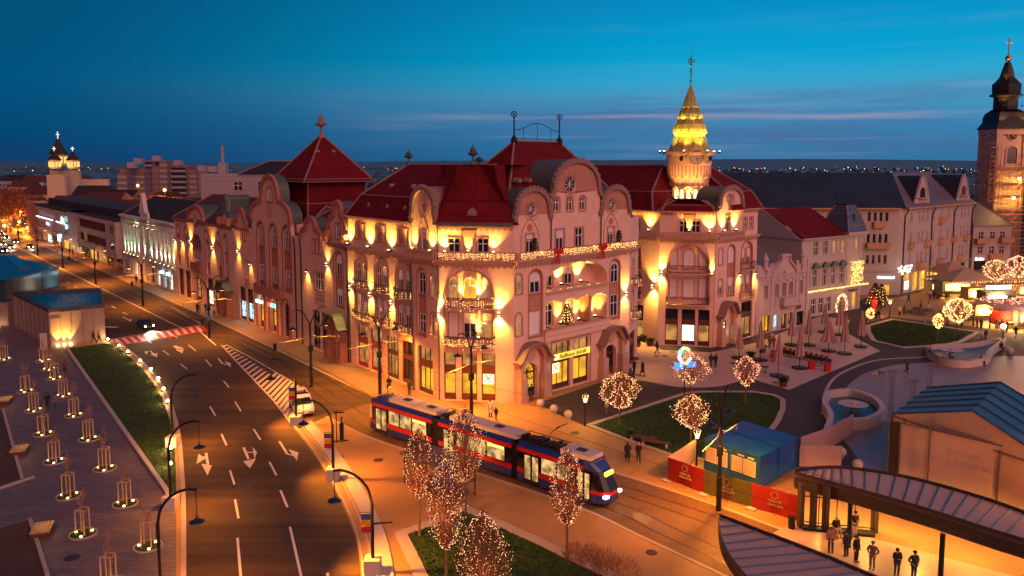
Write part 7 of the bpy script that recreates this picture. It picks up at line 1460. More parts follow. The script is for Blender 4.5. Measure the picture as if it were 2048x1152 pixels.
for i, (px_, _, D_, h, r) in enumerate(bt_): p = dist(px_, 340, D_); big_tree(p[0], D_, h*.85, r, 'broad russet tree '+bl_[i], 100+i)
# far street lamps: orange glows
for i, (px_, py_, D_) in enumerate([(42, 424, 330), (58, 470, 290), (40, 456, 320), (24, 406, 420), (68, 440, 300), (10, 430, 380), (50, 417, 400), (20, 380, 500), (276, 371, 330), (330, 380, 300), (10, 455, 300)]):
    p = dist(px_, py_, D_); t = thing('street_lamp', 'orange street lamp glowing among the far left trees, %s of its cluster' % ['lowest', 'nearest', 'middle', 'highest', 'right-hand', 'left-hand', 'rearmost', 'dimmest', 'easternmost, before the flats,', 'second from the east,', 'second lowest'][i], 'street lamp', (p[0], D_, 0), 0, 'far orange street lamps'); zt_ = max(3, p[2]); b = MB(); b.tube([(0, 0, 0), (0, 0, zt_)], .12, 5); b.build('pole', 'blackm', t, local=True); b = MB(); b.ball((0, -.3, zt_), .55, 8); b.build('lamp_globe', emit('far_sodium_globe', (1, .42, .08), 14), t, local=True)
    l = bpy.data.lights.new('street_light', 'POINT'); l.energy = 7000; l.color = SODIUM; l.shadow_soft_size = .5; o = bpy.data.objects.new('street_light', l); C.objects.link(o); o.parent = t; o.location = (0, -1.2, zt_-.3)
# low bushes on the tree lawn and market beds
def bush(px_, r, h, lab, seed, m='twig', n_=420, grp='bushes'):
    random.seed(seed); x, y = G(*px_); t = thing('bush', lab, 'bush', (x, y, 0), 0, grp); c = MB()
    for k in range(n_): a = random.random()*6.28; f = random.random()**.5; p = Vector((r*f*math.cos(a), r*f*math.sin(a), h*random.random()*(1-.5*f))); d = Vector((math.cos(a)*.2, math.sin(a)*.2, .3)); s_ = Vector((.02, .02, 0)); c.add([p-s_, p+s_, p+d*random.uniform(.5, 1.2)], [(0, 1, 2)])
    c.build('branches', m, t, local=True, recalc=False)
for i, (p, r, h) in enumerate([((1165, 1118), 1.3, 1.0), ((1200, 1132), 1.4, 1.1), ((1235, 1150), 1.5, 1.0)]): bush(p, r, h, ['low bare bush nearest the tram-nose tree', 'low bare bush in the middle of the tree lawn corner', 'low bare bush at the lower corner of the tree lawn'][i], 50+i)
for i, p in enumerate([(1823, 627), (1835, 621), (1843, 631), (1858, 624), (1888, 628)]): bush(p, .8, .8, ['clipped dark shrub, left end of the market bed', 'clipped dark shrub, rear left of the market bed', 'clipped dark shrub, front middle of the market bed', 'clipped dark shrub, rear middle of the market bed', 'clipped dark shrub, right end of the market bed'][i], 60+i, 'grass', grp='market bed shrubs')
# ================================================================ lawn edge spotlights
for i, (a, c) in enumerate([(458, 168), (505, 195), (541, 220), (592, 258), (637, 294), (668, 332), (690, 377), (706, 429), (720, 626), (717, 692)]):
    x, y = G(a/2.086-3, 600+c/2.086+2); t = thing('ground_spotlight', 'small floodlight on the road-side lawn edge, %s from the crossing' % wh_[i], 'spotlight', (x, y, 0), 0, 'floodlights along the wedge lawn'); b = MB(); b.box((0, 0, .12), (.35, .3, .24)); b.build('housing', 'blackm', t, local=True); e = MB(); e.ball((0, -.05, .34), .17, 8); e.build('lens', emit('lawn_lamp', (1, .62, .22), 40), t, local=True)
    l = bpy.data.lights.new('glow', 'POINT'); l.energy = 110; l.color = (1, .55, .18); l.shadow_soft_size = .1; o = bpy.data.objects.new('glow', l); C.objects.link(o); o.parent = t; o.location = (-.3, -.1, .6)
# ================================================================ LEFT PAVILIONS
M['pav'] = mat('ribbed_concrete_panels', (.27, .20, .165), .75, var=.1)
def pav(nm, lab, fl, fr, br, h, glow_, bl=None):
    A, B_, Cc = G(*fl), G(*fr), G(*br); Dd = (A[0]+Cc[0]-B_[0], A[1]+Cc[1]-B_[1]) if bl is None else bl
    P = ccw([A, B_, Cc, Dd]); t = thing(nm, lab, 'pavilion', (*A, 0)); b = MB(); b.slab(P, 0, h-.02); b.build('wall', 'pav', t); Wf = Wall(A, B_); Ws = Wall(B_, Cc); Wl = Wall(Dd, A)
    rb = MB()
    for W_ in (Wf, Ws, Wl):
        n_ = max(2, int(W_.L/1.25))
        for i in range(n_): u = W_.L*(i+.5)/n_; rb.wbox(W_, u-W_.L/n_*.44, u+W_.L/n_*.44, .0 if i % 2 else .25, h-(.1 if i % 3 else 1.0), 0, .07+.06*(i % 2))
    rb.build('panel', 'pav', t); r = MB(); inn = inset(P, .45); r.tess([P, inn], lambda a, c: (a, c, h+.45))
    for Q in (P, inn):
        for i in range(4): r.quad((*Q[i-1], h-.1), (*Q[i], h-.1), (*Q[i], h+.45), (*Q[i-1], h+.45))
    r.build('parapet', mat('dark_parapet', (.03, .035, .04), .4), t); g_ = MB(); g_.slab(inn, h, h+.12); g_.build('roof', 'glassb', t)
    for u, n_ in glow_:
        p = Wf.p(u*Wf.L, .15, .5); e = MB(); e.box(p, (.3, .3, .2), Wf.ang); e.build('floor_light', 'upl', t); light('SPOT', (p[0], p[1], .3), 2600, WARM, t, (-Wf.n[0]*.12, -Wf.n[1]*.12, 1), .08, 60)
    return t, Wf, Ws
t, Wf, Ws = pav('small_pavilion', 'small flat ribbed pavilion with blue roof and three glowing floor lights', (101, 693), (210, 681), (205, 640), 5.0, [(.13, 1), (.24, 1), (.36, 1)], bl=G(28, 650))
e = MB(); e.box((G(88, 700)[0], G(88, 700)[1], 1.2), (.9, .2, 2.4)); tag(e.build('info_board', 'concrete'), 'pale upright info board beside the small pavilion corner', 'sign')
A2, B2, C2, D2 = (G(-60, 655), G(15, 650), G(128, 590), G(10, 560)); 
t = thing('large_pavilion', 'large low pavilion with dark glass storey and blue glass roof, cut by left edge', 'pavilion', (*A2, 0)); P = ccw([G(-130, 640), G(18, 652), G(134, 612), G(20, 580), G(-200, 575)]); b = MB(); b.slab(P, 0, 3.6); b.build('wall', 'pav', t); Wg = Wall(G(-60, 648), G(18, 652)); 
for u in (.55, .8): p = Wg.p(u*Wg.L, .2, .6); light('SPOT', p, 4000, WARM, t, (-Wg.n[0]*.1, -Wg.n[1]*.1, 1), .1, 70); e = MB(); e.box(p, (.3, .3, .2)); e.build('floor_light', 'upl', t)
P2 = inset(P, 1.0); b = MB(); b.slab(P2, 3.6, 7.0); b.build('glass_storey', mat('dark_glass_wall', (.02, .06, .06), .12, spec=.8), t)
b = MB(); b.slab(inset(P, .8), 7.0, 7.3); b.build('roof', 'glassb', t); b = MB()
for k in range(9):
    a = along(P2[:2] if False else [P2[0], P2[1], P2[2], P2[3], P2[4], P2[0]], k/9); b.tube([(*a, 3.6), (*a, 7.0)], .06, 4)
b.build('mullion', 'iron', t); b = MB(); b.slab(ccw([G(10, 512, 7.3), G(30, 512, 7.3), G(60, 538, 7.3), G(36, 539, 7.3)]), 7.32, 7.45); b.build('skylight', 'glass', t)
# ================================================================ PEOPLE
SK = mat('skin_tone', (.45, .25, .17), .6); HA = [mat('hair_dark', (.02, .014, .01), .7), mat('hair_brown', (.08, .04, .02), .7), mat('hair_grey', (.35, .33, .31), .7)]
CLO = dict(black=(.012, .012, .015), navy=(.015, .025, .06), white=(.62, .58, .54), brown=(.14, .07, .035), tan=(.38, .20, .10), red=(.42, .012, .012), yellow=(.62, .60, .03), grey=(.14, .13, .14), green=(.04, .06, .03), blue=(.03, .07, .22), beige=(.42, .34, .25))
CM = {k: mat('cloth_'+k, v, .85, var=.12, vs=.3) for k, v in CLO.items()}
def skinmesh(name, V, E, R_, mt, par, sub=1):
    me = bpy.data.meshes.new(name); me.from_pydata(V, E, []); o = bpy.data.objects.new(name, me); C.objects.link(o); o.parent = par
    m_ = o.modifiers.new('skin', 'SKIN'); m_.use_smooth_shade = True; 
    for i, r in enumerate(R_): s_ = me.skin_vertices[0].data[i]; s_.radius = r if isinstance(r, tuple) else (r, r); s_.use_root = (i == 0)
    if sub: q = o.modifiers.new('sub', 'SUBSURF'); q.levels = sub; q.render_levels = sub
    dg = bpy.context.evaluated_depsgraph_get(); m2 = bpy.data.meshes.new_from_object(o.evaluated_get(dg)); o.modifiers.clear(); o.data = m2; m2.materials.clear(); m2.materials.append(mt); m2.polygons.foreach_set('use_smooth', [True]*len(m2.polygons)); return o
def pose_pts(kind):
    # local frame: faces -y, x to the person's left; heights for a 1.75 m adult
    P = dict(pel=(0, 0, .95), ch=(0, .0, 1.28), neck=(0, 0, 1.47), head=(0, -.01, 1.60), top=(0, 0, 1.70))
    for s, n_ in ((1, 'l'), (-1, 'r')):
        P['hip'+n_] = (s*.09, 0, .90); P['kn'+n_] = (s*.10, -.01, .50); P['an'+n_] = (s*.10, .02, .08); P['to'+n_] = (s*.11, -.14, .04)
        P['sh'+n_] = (s*.19, 0, 1.42); P['el'+n_] = (s*.25, .03, 1.14); P['ha'+n_] = (s*.25, -.07, .90)
    if kind == 'walk':
        P['knl'] = (.09, -.17, .53); P['anl'] = (.09, -.30, .10); P['tol'] = (.09, -.45, .07); P['knr'] = (-.09, .06, .50); P['anr'] = (-.09, .30, .14); P['tor'] = (-.09, .18, .05); P['ell'] = (.25, .12, 1.16); P['hal'] = (.24, .14, .93); P['elr'] = (-.25, -.05, 1.15); P['har'] = (-.23, -.26, .97)
    if kind == 'hold':
        for s, n_ in ((1, 'l'), (-1, 'r')): P['el'+n_] = (s*.25, .0, 1.14); P['ha'+n_] = (s*.08, -.27, 1.18)
    if kind == 'pocket':
        for s, n_ in ((1, 'l'), (-1, 'r')): P['el'+n_] = (s*.33, .08, 1.16); P['ha'+n_] = (s*.18, -.10, .98)
    if kind == 'sit':
        for k in ('pel', 'ch', 'neck', 'head', 'top', 'shl', 'shr', 'ell', 'elr', 'hal', 'har', 'hipl', 'hipr'): x, y, z = P[k]; P[k] = (x, y+.2-(z-.9)*.12, z-.42)
        for s, n_ in ((1, 'l'), (-1, 'r')): P['kn'+n_] = (s*.12, -.26, .50); P['an'+n_] = (s*.12, -.24, .08); P['to'+n_] = (s*.12, -.4, .04); P['ha'+n_] = (s*.10, -.18, .62)
    if kind == 'push':
        for s, n_ in ((1, 'l'), (-1, 'r')): P['el'+n_] = (s*.24, -.12, 1.16); P['ha'+n_] = (s*.17, -.42, 1.05)
    if kind == 'skate': 
        P['knl'] = (.10, -.1, .52); P['anr'] = (-.16, .30, .22); P['knr'] = (-.11, .08, .52); P['tor'] = (-.16, .2, .12)
    return P
def person(kind, coat='black', legs='navy', hair=0, longcoat=False, hat=None, woman=False):
    P = pose_pts(kind); t = bpy.data.objects.new('person', None); C.objects.link(t)
    nm = ['pel', 'ch', 'neck', 'head', 'top', 'hipl', 'knl', 'anl', 'tol', 'hipr', 'knr', 'anr', 'tor', 'shl', 'ell', 'hal', 'shr', 'elr', 'har']; V = [P[k] for k in nm]; ix = {k: i for i, k in enumerate(nm)}
    E = [(0, 1), (1, 2), (2, 3), (3, 4), (0, 5), (5, 6), (6, 7), (7, 8), (0, 9), (9, 10), (10, 11), (11, 12), (1, 13), (13, 14), (14, 15), (1, 16), (16, 17), (17, 18)]
    Rr = [.12, .13, .055, (.082, .10), .055, .085, .058, .04, .035, .085, .058, .04, .035, .06, .045, .026, .06, .045, .026]
    for s, h in ((1, 'l'), (-1, 'r')):      # palm, four fingers of different lengths and a thumb from the side of the palm
        e = Vector(P['el'+h]); w = Vector(P['ha'+h]); d = (w-e).normalized(); sd = d.cross(Vector((0, 0, 1))); sd = sd.normalized() if sd.length > .05 else Vector((0, 1, 0)); cu = d.cross(sd).normalized()
        pm = w+d*.06; V.append(tuple(pm)); k0 = len(V)-1; E.append((ix['ha'+h], k0)); Rr.append(.028)
        for q, l in ((-1.5, .065), (-.5, .08), (.5, .075), (1.5, .055)):
            a = pm+sd*q*.016+d*.035; c = a+d*l*.6+cu*.008*s; f = c+d*l*.3+cu*.022*s; V += [tuple(a), tuple(c), tuple(f)]; k = len(V); E += [(k0, k-3), (k-3, k-2), (k-2, k-1)]; Rr += [.009, .008, .007]
        a = w+d*.03-sd*.03; c = a+d*.035-sd*.015; V += [tuple(a), tuple(c)]; k = len(V); E += [(ix['ha'+h], k-2), (k-2, k-1)]; Rr += [.010, .008]
    # nose and ears belong to the head
    hx, hy, hz_ = P['head']; V.append((hx, hy-.105, hz_)); E.append((3, len(V)-1)); Rr.append(.016)
    body_ = skinmesh('body', V, E, Rr, SK, t)
    f = MB()
    for s in (-1, 1): f.ball((hx+s*.032, hy-.088, hz_+.015), .011, 5)
    f.box((hx, hy-.09, hz_-.05), (.045, .012, .008)); f.build('face_features', HA[0], t, local=True)
    kk = ['pel', 'hipl', 'knl', 'anl', 'hipr', 'knr', 'anr']; skinmesh('trousers', [P[k] for k in kk], [(0, 1), (1, 2), (2, 3), (0, 4), (4, 5), (5, 6)], [.135, .10, .075, .06, .10, .075, .06], CM[legs], t)
    sh = MB()
    for h in 'lr': a = Vector(P['an'+h]); c = Vector(P['to'+h]); sh.tube([a+Vector((0, .05, -.03)), a+Vector((0, 0, -.03)), c], [.05, .055, .04], 6)
    sh.build('shoes', HA[0], t, local=True)
    kk = ['pel', 'ch', 'neck', 'shl', 'ell', 'hal', 'shr', 'elr', 'har']; low = Vector(P['pel'])+Vector((0, 0, -.12)); VV = [P[k] for k in kk]; VV[2] = tuple(Vector(P['neck'])+Vector((0, 0, -.03))); VV[5] = tuple(Vector(P['hal']).lerp(Vector(P['ell']), .1)); VV[8] = tuple(Vector(P['har']).lerp(Vector(P['elr']), .1)); VV.append(tuple(low))
    skinmesh('coat', VV, [(0, 1), (1, 2), (1, 3), (3, 4), (4, 5), (1, 6), (6, 7), (7, 8), (0, 9)], [(.175, .14), (.19, .145), .07, .085, .068, .05, .085, .068, .05, (.18, .14)], CM[coat], t)
    if longcoat: b = MB(); x, y, z = P['pel']; b.lathe(x, y, [(.27, z-.48), (.23, z-.2), (.18, z+.05)], 12, sy=.75); b.build('coat_skirt', CM[coat], t, local=True)
    hb = MB(); x, y, z = P['head']
    if hat: hb.lathe(x, y, [(.12, z+.05), (.12, z+.10), (.09, z+.155), (.02, z+.17)], 10); hb.box((x, y-.11, z+.06), (.14, .09, .02)); hb.build('hat', CM[hat], t, local=True)
    else: hb.lathe(x, y+.025, [(.06, z-.12 if woman else z-.06), (.105, z-.04), (.115, z+.04), (.10, z+.10), (.05, z+.135), (.01, z+.14)], 10); hb.build('hair', HA[hair], t, local=True)
    return t
PROTO = {}
def put(px, kind, lab, rz=0.0, coat='black', legs='navy', hair=0, s=1.0, z=0, longcoat=False, hat=None, woman=False, grp='people in the square'):
    key = (kind, longcoat, hat is not None, woman); x, y = G(px[0], px[1], z)
    if key not in PROTO: o = person(kind, coat, legs, hair, longcoat, hat, woman); PROTO[key] = o
    else: o = copy_tree(PROTO[key])
    for ch in o.children:
        n_ = ch.name.split('.')[0]; m_ = {'coat': CM[coat], 'coat_skirt': CM[coat], 'trousers': CM[legs], 'hair': HA[hair], 'hat': CM[hat] if hat else None}.get(n_)
        if m_ and ch.data.materials[0] != m_: ch.material_slots[0].link = 'OBJECT'; ch.material_slots[0].material = m_
    o.location = (x, y, z); o.rotation_euler = (0, 0, R(rz)); o.scale = (s*1.06,)*3 if s == 1 else (s,)*3; tag(o, lab, 'person', grp); return o
put((778, 784), 'push', 'person in black coat pushing a stroller before the street shops', 20, 'black', longcoat=True); put((819, 789), 'stand', 'person in dark green jacket standing by the shop pillar', -30, 'green', 'black')
put((981, 834), 'stand', 'person in long white coat at the rounded palace corner', 10, 'white', 'black', longcoat=True, woman=True); put((992, 840), 'stand', 'child in dark coat beside the person in the white coat', 30, 'black', s=.78, woman=True)
put((1063, 800), 'stand', 'person in dark jacket facing the lit palace doorway', 170, 'navy', 'brown'); put((1213, 829), 'stand', 'person in white jacket half behind the round light tree', 60, 'white', 'grey'); put((1285, 752), 'walk', 'person in dark dress coat walking away under the umbrella couple', -150, 'black', longcoat=True, woman=True)
put((1268, 748), 'hold', 'person holding a dark umbrella near the palace end', 40, 'black', 'black'); put((1314, 707), 'walk', 'person striding in dark clothes across the pale plaza by the planters', 100, 'black', 'black')
put((1255, 925), 'walk', 'person in long black and cream coat walking toward the palace', 175, 'black', longcoat=True, woman=True, hair=1); put((1277, 925), 'walk', 'grey-haired person in short black coat beside the long-coated one', 175, 'black', 'black', hair=2)
put((1422, 735), 'stand', 'left one of the couple in dark clothes on the pale plaza', 150, 'navy', 'navy'); put((1431, 735), 'stand', 'right one of the couple in dark clothes on the pale plaza', 200, 'black', 'black')
put((1539, 697), 'stand', 'person in brown jacket in the pair behind the parasols', 20, 'brown', 'black'); put((1547, 697), 'stand', 'person in red jacket in the pair behind the parasols', -20, 'red', 'black'); put((1544, 688), 'stand', 'person in beige coat behind the pair by the parasols', 0, 'beige', 'grey')
put((1814, 747), 'skate', 'lone person in black with raised foot on the pale round square', 60, 'black', 'black')
for a in [((1799, 632), 'stand', 'person in yellow high-visibility jacket at the planter', 200, 'yellow', 'black'), ((1808, 630), 'stand', 'person in grey coat right of the yellow jacket', 150, 'grey', 'black'), ((1817, 606), 'walk', 'person in red hat and dark coat before the shop windows', 30, 'black', 'black'), ((1841, 620), 'walk', 'person in red jacket with child on market path', 60, 'red', 'black'),
          ((1858, 620), 'stand', 'person in orange-white top on market path', 10, 'tan', 'white'), ((1751, 646), 'stand', 'person in dark coat beside the tiny round light tree', 0, 'black', 'grey'), ((1757, 640), 'walk', 'person bending by a bicycle near the last parasol', 90, 'black', 'black'), ((1860, 598), 'stand', 'person in white shirt queueing at the food trailer', 180, 'white', 'black'),
          ((1868, 600), 'stand', 'person in black between the two at the trailer queue', 170, 'black', 'black'), ((1875, 599), 'stand', 'person in brown at the end of the trailer queue', 190, 'brown', 'black'), ((1895, 650), 'stand', 'person in pale coat under the large round light tree', 20, 'beige', 'brown'), ((1923, 655), 'stand', 'person in dark blue right of the large round light tree', 0, 'navy', 'black'),
          ((1971, 683), 'stand', 'person in black standing before the small lantern', 180, 'black', 'grey'), ((1946, 652), 'stand', 'person in black at the left end of the bench crowd', 40, 'black', 'black'), ((1954, 656), 'stand', 'person in brown leaning in the bench crowd', 80, 'brown', 'black'), ((1962, 658), 'stand', 'person in navy at the right end of the bench crowd', 10, 'navy', 'black'),
          ((1993, 658), 'stand', 'person in grey left of the red stall', 150, 'grey', 'black'), ((2004, 662), 'stand', 'person in red trousers before the red stall', 180, 'black', 'red'), ((2013, 664), 'stand', 'person in black right before the red stall', 200, 'black', 'black'), ((2031, 676), 'walk', 'person in black pushing toward the pink awning', 120, 'black', 'grey')]: put(*a)
put((1964, 730), 'sit', 'person in black sitting on the rim of the far fountain', 40, 'black', 'black', z=0); put((2003, 702), 'sit', 'person in black sitting below the round globe lamp', 0, 'black', 'black')
for a in [((187, 685), 'walk', 'left one of two dark walkers beside the small pavilion', 100, 'black', 'black'), ((198, 686), 'walk', 'right one of two dark walkers beside the small pavilion', 100, 'brown', 'black'), ((130, 748), 'stand', 'person in dark red behind a sapling on the left square', 0, 'brown', 'black'), ((95, 818), 'walk', 'left one of the couple among the saplings, all in black', 20, 'black', 'black'), ((113, 820), 'walk', 'right one of the couple among the saplings, in grey and blue', 20, 'grey', 'blue'),
          ((395, 626), 'stand', 'person in black, left of the waiting group by the portal hood', 60, 'black', 'black'), ((400, 625), 'stand', 'person in beige, second of the waiting group by the portal hood', -60, 'beige', 'black'), ((412, 626), 'stand', 'person in navy, third of the waiting group by the portal hood', 0, 'navy', 'black'), ((428, 631), 'stand', 'person in white top, right of the waiting group by the portal hood', 0, 'white', 'green'),
          ((139, 509), 'stand', 'person in black before the department store, left of a pair', 0, 'black', 'black'), ((146, 510), 'stand', 'person in brown before the department store, right of a pair', 0, 'brown', 'black'), ((115, 505), 'stand', 'person in red under the blue store sign', 0, 'red', 'black'), ((273, 567), 'stand', 'person in black before the floodlit white house', 0, 'black', 'black')]: put(*a)
for a in [((1661, 1106), 'stand', 'person in orange-brown parka with bag at the tram shelter', 160, 'tan', 'black', 1), ((1692, 1113), 'pocket', 'person in green jacket with hands in pockets by the shelter pillar', 200, 'green', 'black', 0), ((1712, 1124), 'stand', 'person in black holding a handbag in the shelter group', 30, 'black', 'black', 1)]: put(*a[:6], a[6], z=.15, grp='people waiting on the tram platform')
put((1744, 1138), 'pocket', 'person in brown leather jacket and cap on the platform', -40, 'brown', 'grey', hat='brown', z=.15, grp='people waiting on the tram platform'); put((1793, 1152), 'hold', 'person in black hood looking at a phone on the platform', 0, 'black', 'navy', z=.15, grp='people waiting on the tram platform')
put((1827, 1158), 'pocket', 'person in dark jacket and cap, rightmost on the platform', 10, 'navy', 'navy', hat='black', z=.15, grp='people waiting on the tram platform'); put((1674, 1072), 'sit', 'grey-haired person sitting in the glass shelter', 10, 'black', 'beige', 2, z=.15, grp='people waiting on the tram platform'); put((1709, 1073), 'hold', 'person in dark jacket and cap reading in the glass shelter', 20, 'black', 'beige', hat='black', z=.15, grp='people waiting on the tram platform')
# umbrella, stroller, dogs
x, y = G(1268, 748); b = MB(); b.tube([(x-.05, y-.3, 1.1), (x-.05, y-.25, 2.25)], .015, 4); b.lathe(x-.05, y-.25, [(.62, 1.98), (.5, 2.12), (.25, 2.22), (.01, 2.26)], 10); tag(b.build('umbrella', CM['black']), 'open dark umbrella held near the palace end', 'umbrella')
x, y = G(781, 791); t = thing('stroller', 'small pale pushchair before the person in black coat', 'stroller', (x, y, 0), .3); b = MB(); b.box((0, 0, .55), (.4, .6, .3)); b.lathe(0, .18, [(.24, .7), (.26, .85), (.12, 1.02)], 8); b.build('seat', CM['beige'], t, local=True); b = MB(); b.tube([(0, .3, .5), (0, .6, 1.02)], .02, 4); b.build('handle', 'blackm', t, local=True)
for q in (-.2, .2):
    for w in (-.25, .25): wheel(t, w, q, .12, .04)
def dog(px_, rz, lab, m_):
    x, y = G(*px_); t = thing('dog', lab, 'dog', (x, y, 0), rz, 'two dogs on the round square'); V = [(0, 0, .42), (.22, 0, .44), (.36, 0, .52), (.44, 0, .62), (.56, 0, .58), (-.22, 0, .43), (-.36, 0, .5), (-.46, 0, .62), (.24, .07, .25), (.25, .07, .03), (.24, -.07, .25), (.22, -.07, .03), (-.24, .07, .3), (-.30, .07, .17), (-.26, .07, .03), (-.24, -.07, .3), (-.33, -.07, .17), (-.29, -.07, .03), (.43, .05, .7), (.43, -.05, .7)]
    skinmesh('body', V, [(0, 1), (1, 2), (2, 3), (3, 4), (0, 5), (5, 6), (6, 7), (1, 8), (8, 9), (1, 10), (10, 11), (5, 12), (12, 13), (13, 14), (5, 15), (15, 16), (16, 17), (3, 18), (3, 19)], [.12, .13, .07, .075, .035, .10, .03, .015, .05, .03, .05, .03, .055, .035, .028, .055, .035, .028, .02, .02], m_, t)
dog((1748, 754), .3, 'pale dog standing on the round square, left of the other', CM['beige']); dog((1763, 752), 2.4, 'dark spotted dog on the round square, right of the other', CM['grey'])
# ================================================================ PARASOLS, TABLES
M['canvas'] = mat('folded_canvas', (.42, .29, .25), .85, var=.1)
def parasol(px_, top, lab, wide=1.0):
    x, y = G(*px_); h = HC-(top-HOR)*y/FPX; t = thing('closed_parasol', lab, 'parasol', (x, y, 0), random.uniform(0, 1), 'closed parasols on the pale plaza'); b = MB(); b.tube([(0, 0, 0), (0, 0, h+.15)], .05, 6); b.build('pole', 'blackm', t, local=True)
    b = MB(); b.box((0, 0, .12), (1.7, 1.0, .14)); b.box((0, 0, .12), (1.0, 1.7, .16)); b.build('base_plate', 'blackm', t, local=True); c = MB(); n = 16; z0 = h*.32; pr = [(0.02, h+.12), (.12, h), (.2, h*.85), (.34, h*.6), (.50, h*.4), (.52, z0), (.2, z0+.02)]
    v = [(wide*r*(1.2 if j % 2 else .72)*math.cos(2*math.pi*j/n), wide*r*(1.2 if j % 2 else .72)*math.sin(2*math.pi*j/n), z+(random.uniform(-.15, .15) if i == 5 else 0)) for i, (r, z) in enumerate(pr) for j in range(n)]
    c.add(v, [(i*n+j, i*n+(j+1) % n, (i+1)*n+(j+1) % n, (i+1)*n+j) for i in range(len(pr)-1) for j in range(n)]); c.build('canopy', 'canvas', t, local=True); b = MB(); b.lathe(0, 0, [(.3*wide, h*.62), (.32*wide, h*.63), (.3*wide, h*.64)], 12); b.build('strap', 'trim', t, local=True)
random.seed(6)
for (p, tp, lab, wd_) in [((1478, 717), 659, 'leftmost folded parasol by the heart-shaped light tree', 1), ((1520, 721), 645, 'second folded parasol from the left, behind the table row', 1), ((1556, 753), 674, 'folded parasol nearest the lawn corner', 1), ((1599, 737), 661, 'folded parasol right of the nearest one', 1), ((1583, 691), 632, 'folded parasol before the white house doors', 1), ((1617, 691), 622, 'folded parasol before the dark house entrance', 1), ((1649, 665), 611, 'rear folded parasol by the red-roofed house', 1), ((1679, 670), 606, 'folded parasol before the lit wreath arch', 1.15), ((1689, 708), 634, 'folded parasol in the front right pair', 1), ((1657, 703), 647, 'half-open drooping parasol in the middle', 1.75), ((1722, 694), 625, 'rightmost folded parasol beside the far lawn', 1)]: parasol(p, tp, lab, wd_)
M['rattan'] = mat('dark_red_furniture', (.10, .025, .02), .8)
for i in range(9):
    x, y = G(1572+i*10.5, 712+i*2.2); t = thing('stacked_chair', 'dark rattan armchair in the terrace row, %s from its left end' % wh_[i], 'chair', (x, y, 0), .5, 'rattan armchairs of the terrace'); b = MB(); b.box((0, 0, .4), (.62, .6, .12)); b.build('seat', 'rattan', t, local=True); b = MB(); b.box((0, .28, .75), (.62, .1, .75)); b.box((-.3, 0, .6), (.07, .55, .3)); b.box((.3, 0, .6), (.07, .55, .3)); b.build('backrest', 'rattan', t, local=True)
    for q in (-.26, .26):
        for w in (-.25, .25): b = MB(); b.box((q, w, .17), (.05, .05, .34)); b.build('leg', 'blackm', t, local=True)
for i, p in enumerate([(1545, 722), (1630, 732), (1652, 734), (1467, 738), (1530, 745), (1571, 765)]): x, y = G(*p); t = thing('terrace_table', ['dark table left of the armchair row', 'dark table under the second front parasol', 'red-flanked table right of the armchair row', 'dark table beside the heart-shaped tree', 'round dark table behind the nearest parasol', 'small round table by the flower box'][i], 'table', (x, y, 0), 0, 'terrace tables'); b = MB(); b.lathe(0, 0, [(.45, .72), (.45, .76), (.1, .77)], 12); b.build('table_top', 'rattan', t, local=True); b = MB(); b.lathe(0, 0, [(.25, .0), (.25, .04), (.04, .06), (.04, .72)], 8); b.build('pedestal', 'blackm', t, local=True)
for i, p in enumerate([(1623, 738), (1655, 743), (1547, 716)]): x, y = G(*p); b = MB(); b.box((x, y, .5), (.7, .5, 1.0)); b.box((x, y, 1.02), (.76, .56, .05)); tag(b.build('service_stand', CM['red']), ['red box stand left at the terrace', 'red box stand at the right terrace corner', 'red box stand behind the second parasol'][i], 'stand')
def planter(px_, lab, i): x, y = G(*px_); t = thing('planter', lab, 'planter', (x, y, 0), .3, 'plant boxes'); b = MB(); b.lathe(0, 0, [(.4, 0), (.5, .55), (.52, .6), (.44, .58)], 4, rot=.78); b.build('box', 'rattan', t, local=True); random.seed(i); c = MB(); [c.add([Vector((random.gauss(0, .2), random.gauss(0, .2), .6)), Vector((random.gauss(0, .3), random.gauss(0, .3), random.uniform(.8, 1.2))), Vector((random.gauss(0, .3), random.gauss(0, .3), .9))], [(0, 1, 2)]) for _ in range(90)]; c.build('foliage', 'grass', t, local=True)
for i, (p, l_) in enumerate([((1566, 773), 'plant box nearest the lawn corner'), ((1525, 705), 'plant box behind the second parasol'), ((1275, 693), 'plant box at the passage, leftmost'), ((1290, 684), 'plant box at the passage, middle'), ((1300, 692), 'plant box at the passage, rightmost'), ((1502, 720), 'plant box between the first two parasols')]): planter(p, l_, i)
# ================================================================ CONTAINER, FENCES, SHELTERS, TENT
Ac, Bc, Cc = G(1410, 879, 2.75), G(1519, 915, 2.75), G(1594, 876, 2.75); Dc = (Ac[0]+Cc[0]-Bc[0], Ac[1]+Cc[1]-Bc[1]); M['cblue'] = mat('container_blue', (.004, .085, .32), .45, var=.1)
t = thing('blue_container', 'bright blue site container pair with four lit windows behind the banner fence', 'container', (*Ac, 0)); b = MB(); b.slab(ccw([Ac, Bc, Cc, Dc]), .15, 2.7); b.build('wall', 'cblue', t); b = MB(); b.slab(inset(ccw([Ac, Bc, Cc, Dc]), -.08), 2.7, 2.85); b.build('roof', 'cblue', t); Wc_ = Wall(Ac, Bc); Wd = Wall(Bc, Cc)
mm_ = ((Ac[0]+Dc[0])/2, (Ac[1]+Dc[1])/2); m2_ = ((Bc[0]+Cc[0])/2, (Bc[1]+Cc[1])/2); b = MB(); b.tube([(*mm_, 2.88), (*m2_, 2.88)], .05, 4); [b.wbox(W_, u-.07, u+.07, .15, 2.7, 0, .06) for W_ in (Wc_, Wd) for u in (.07, W_.L/2, W_.L-.07)]; b.build('frame', 'cblue', t)
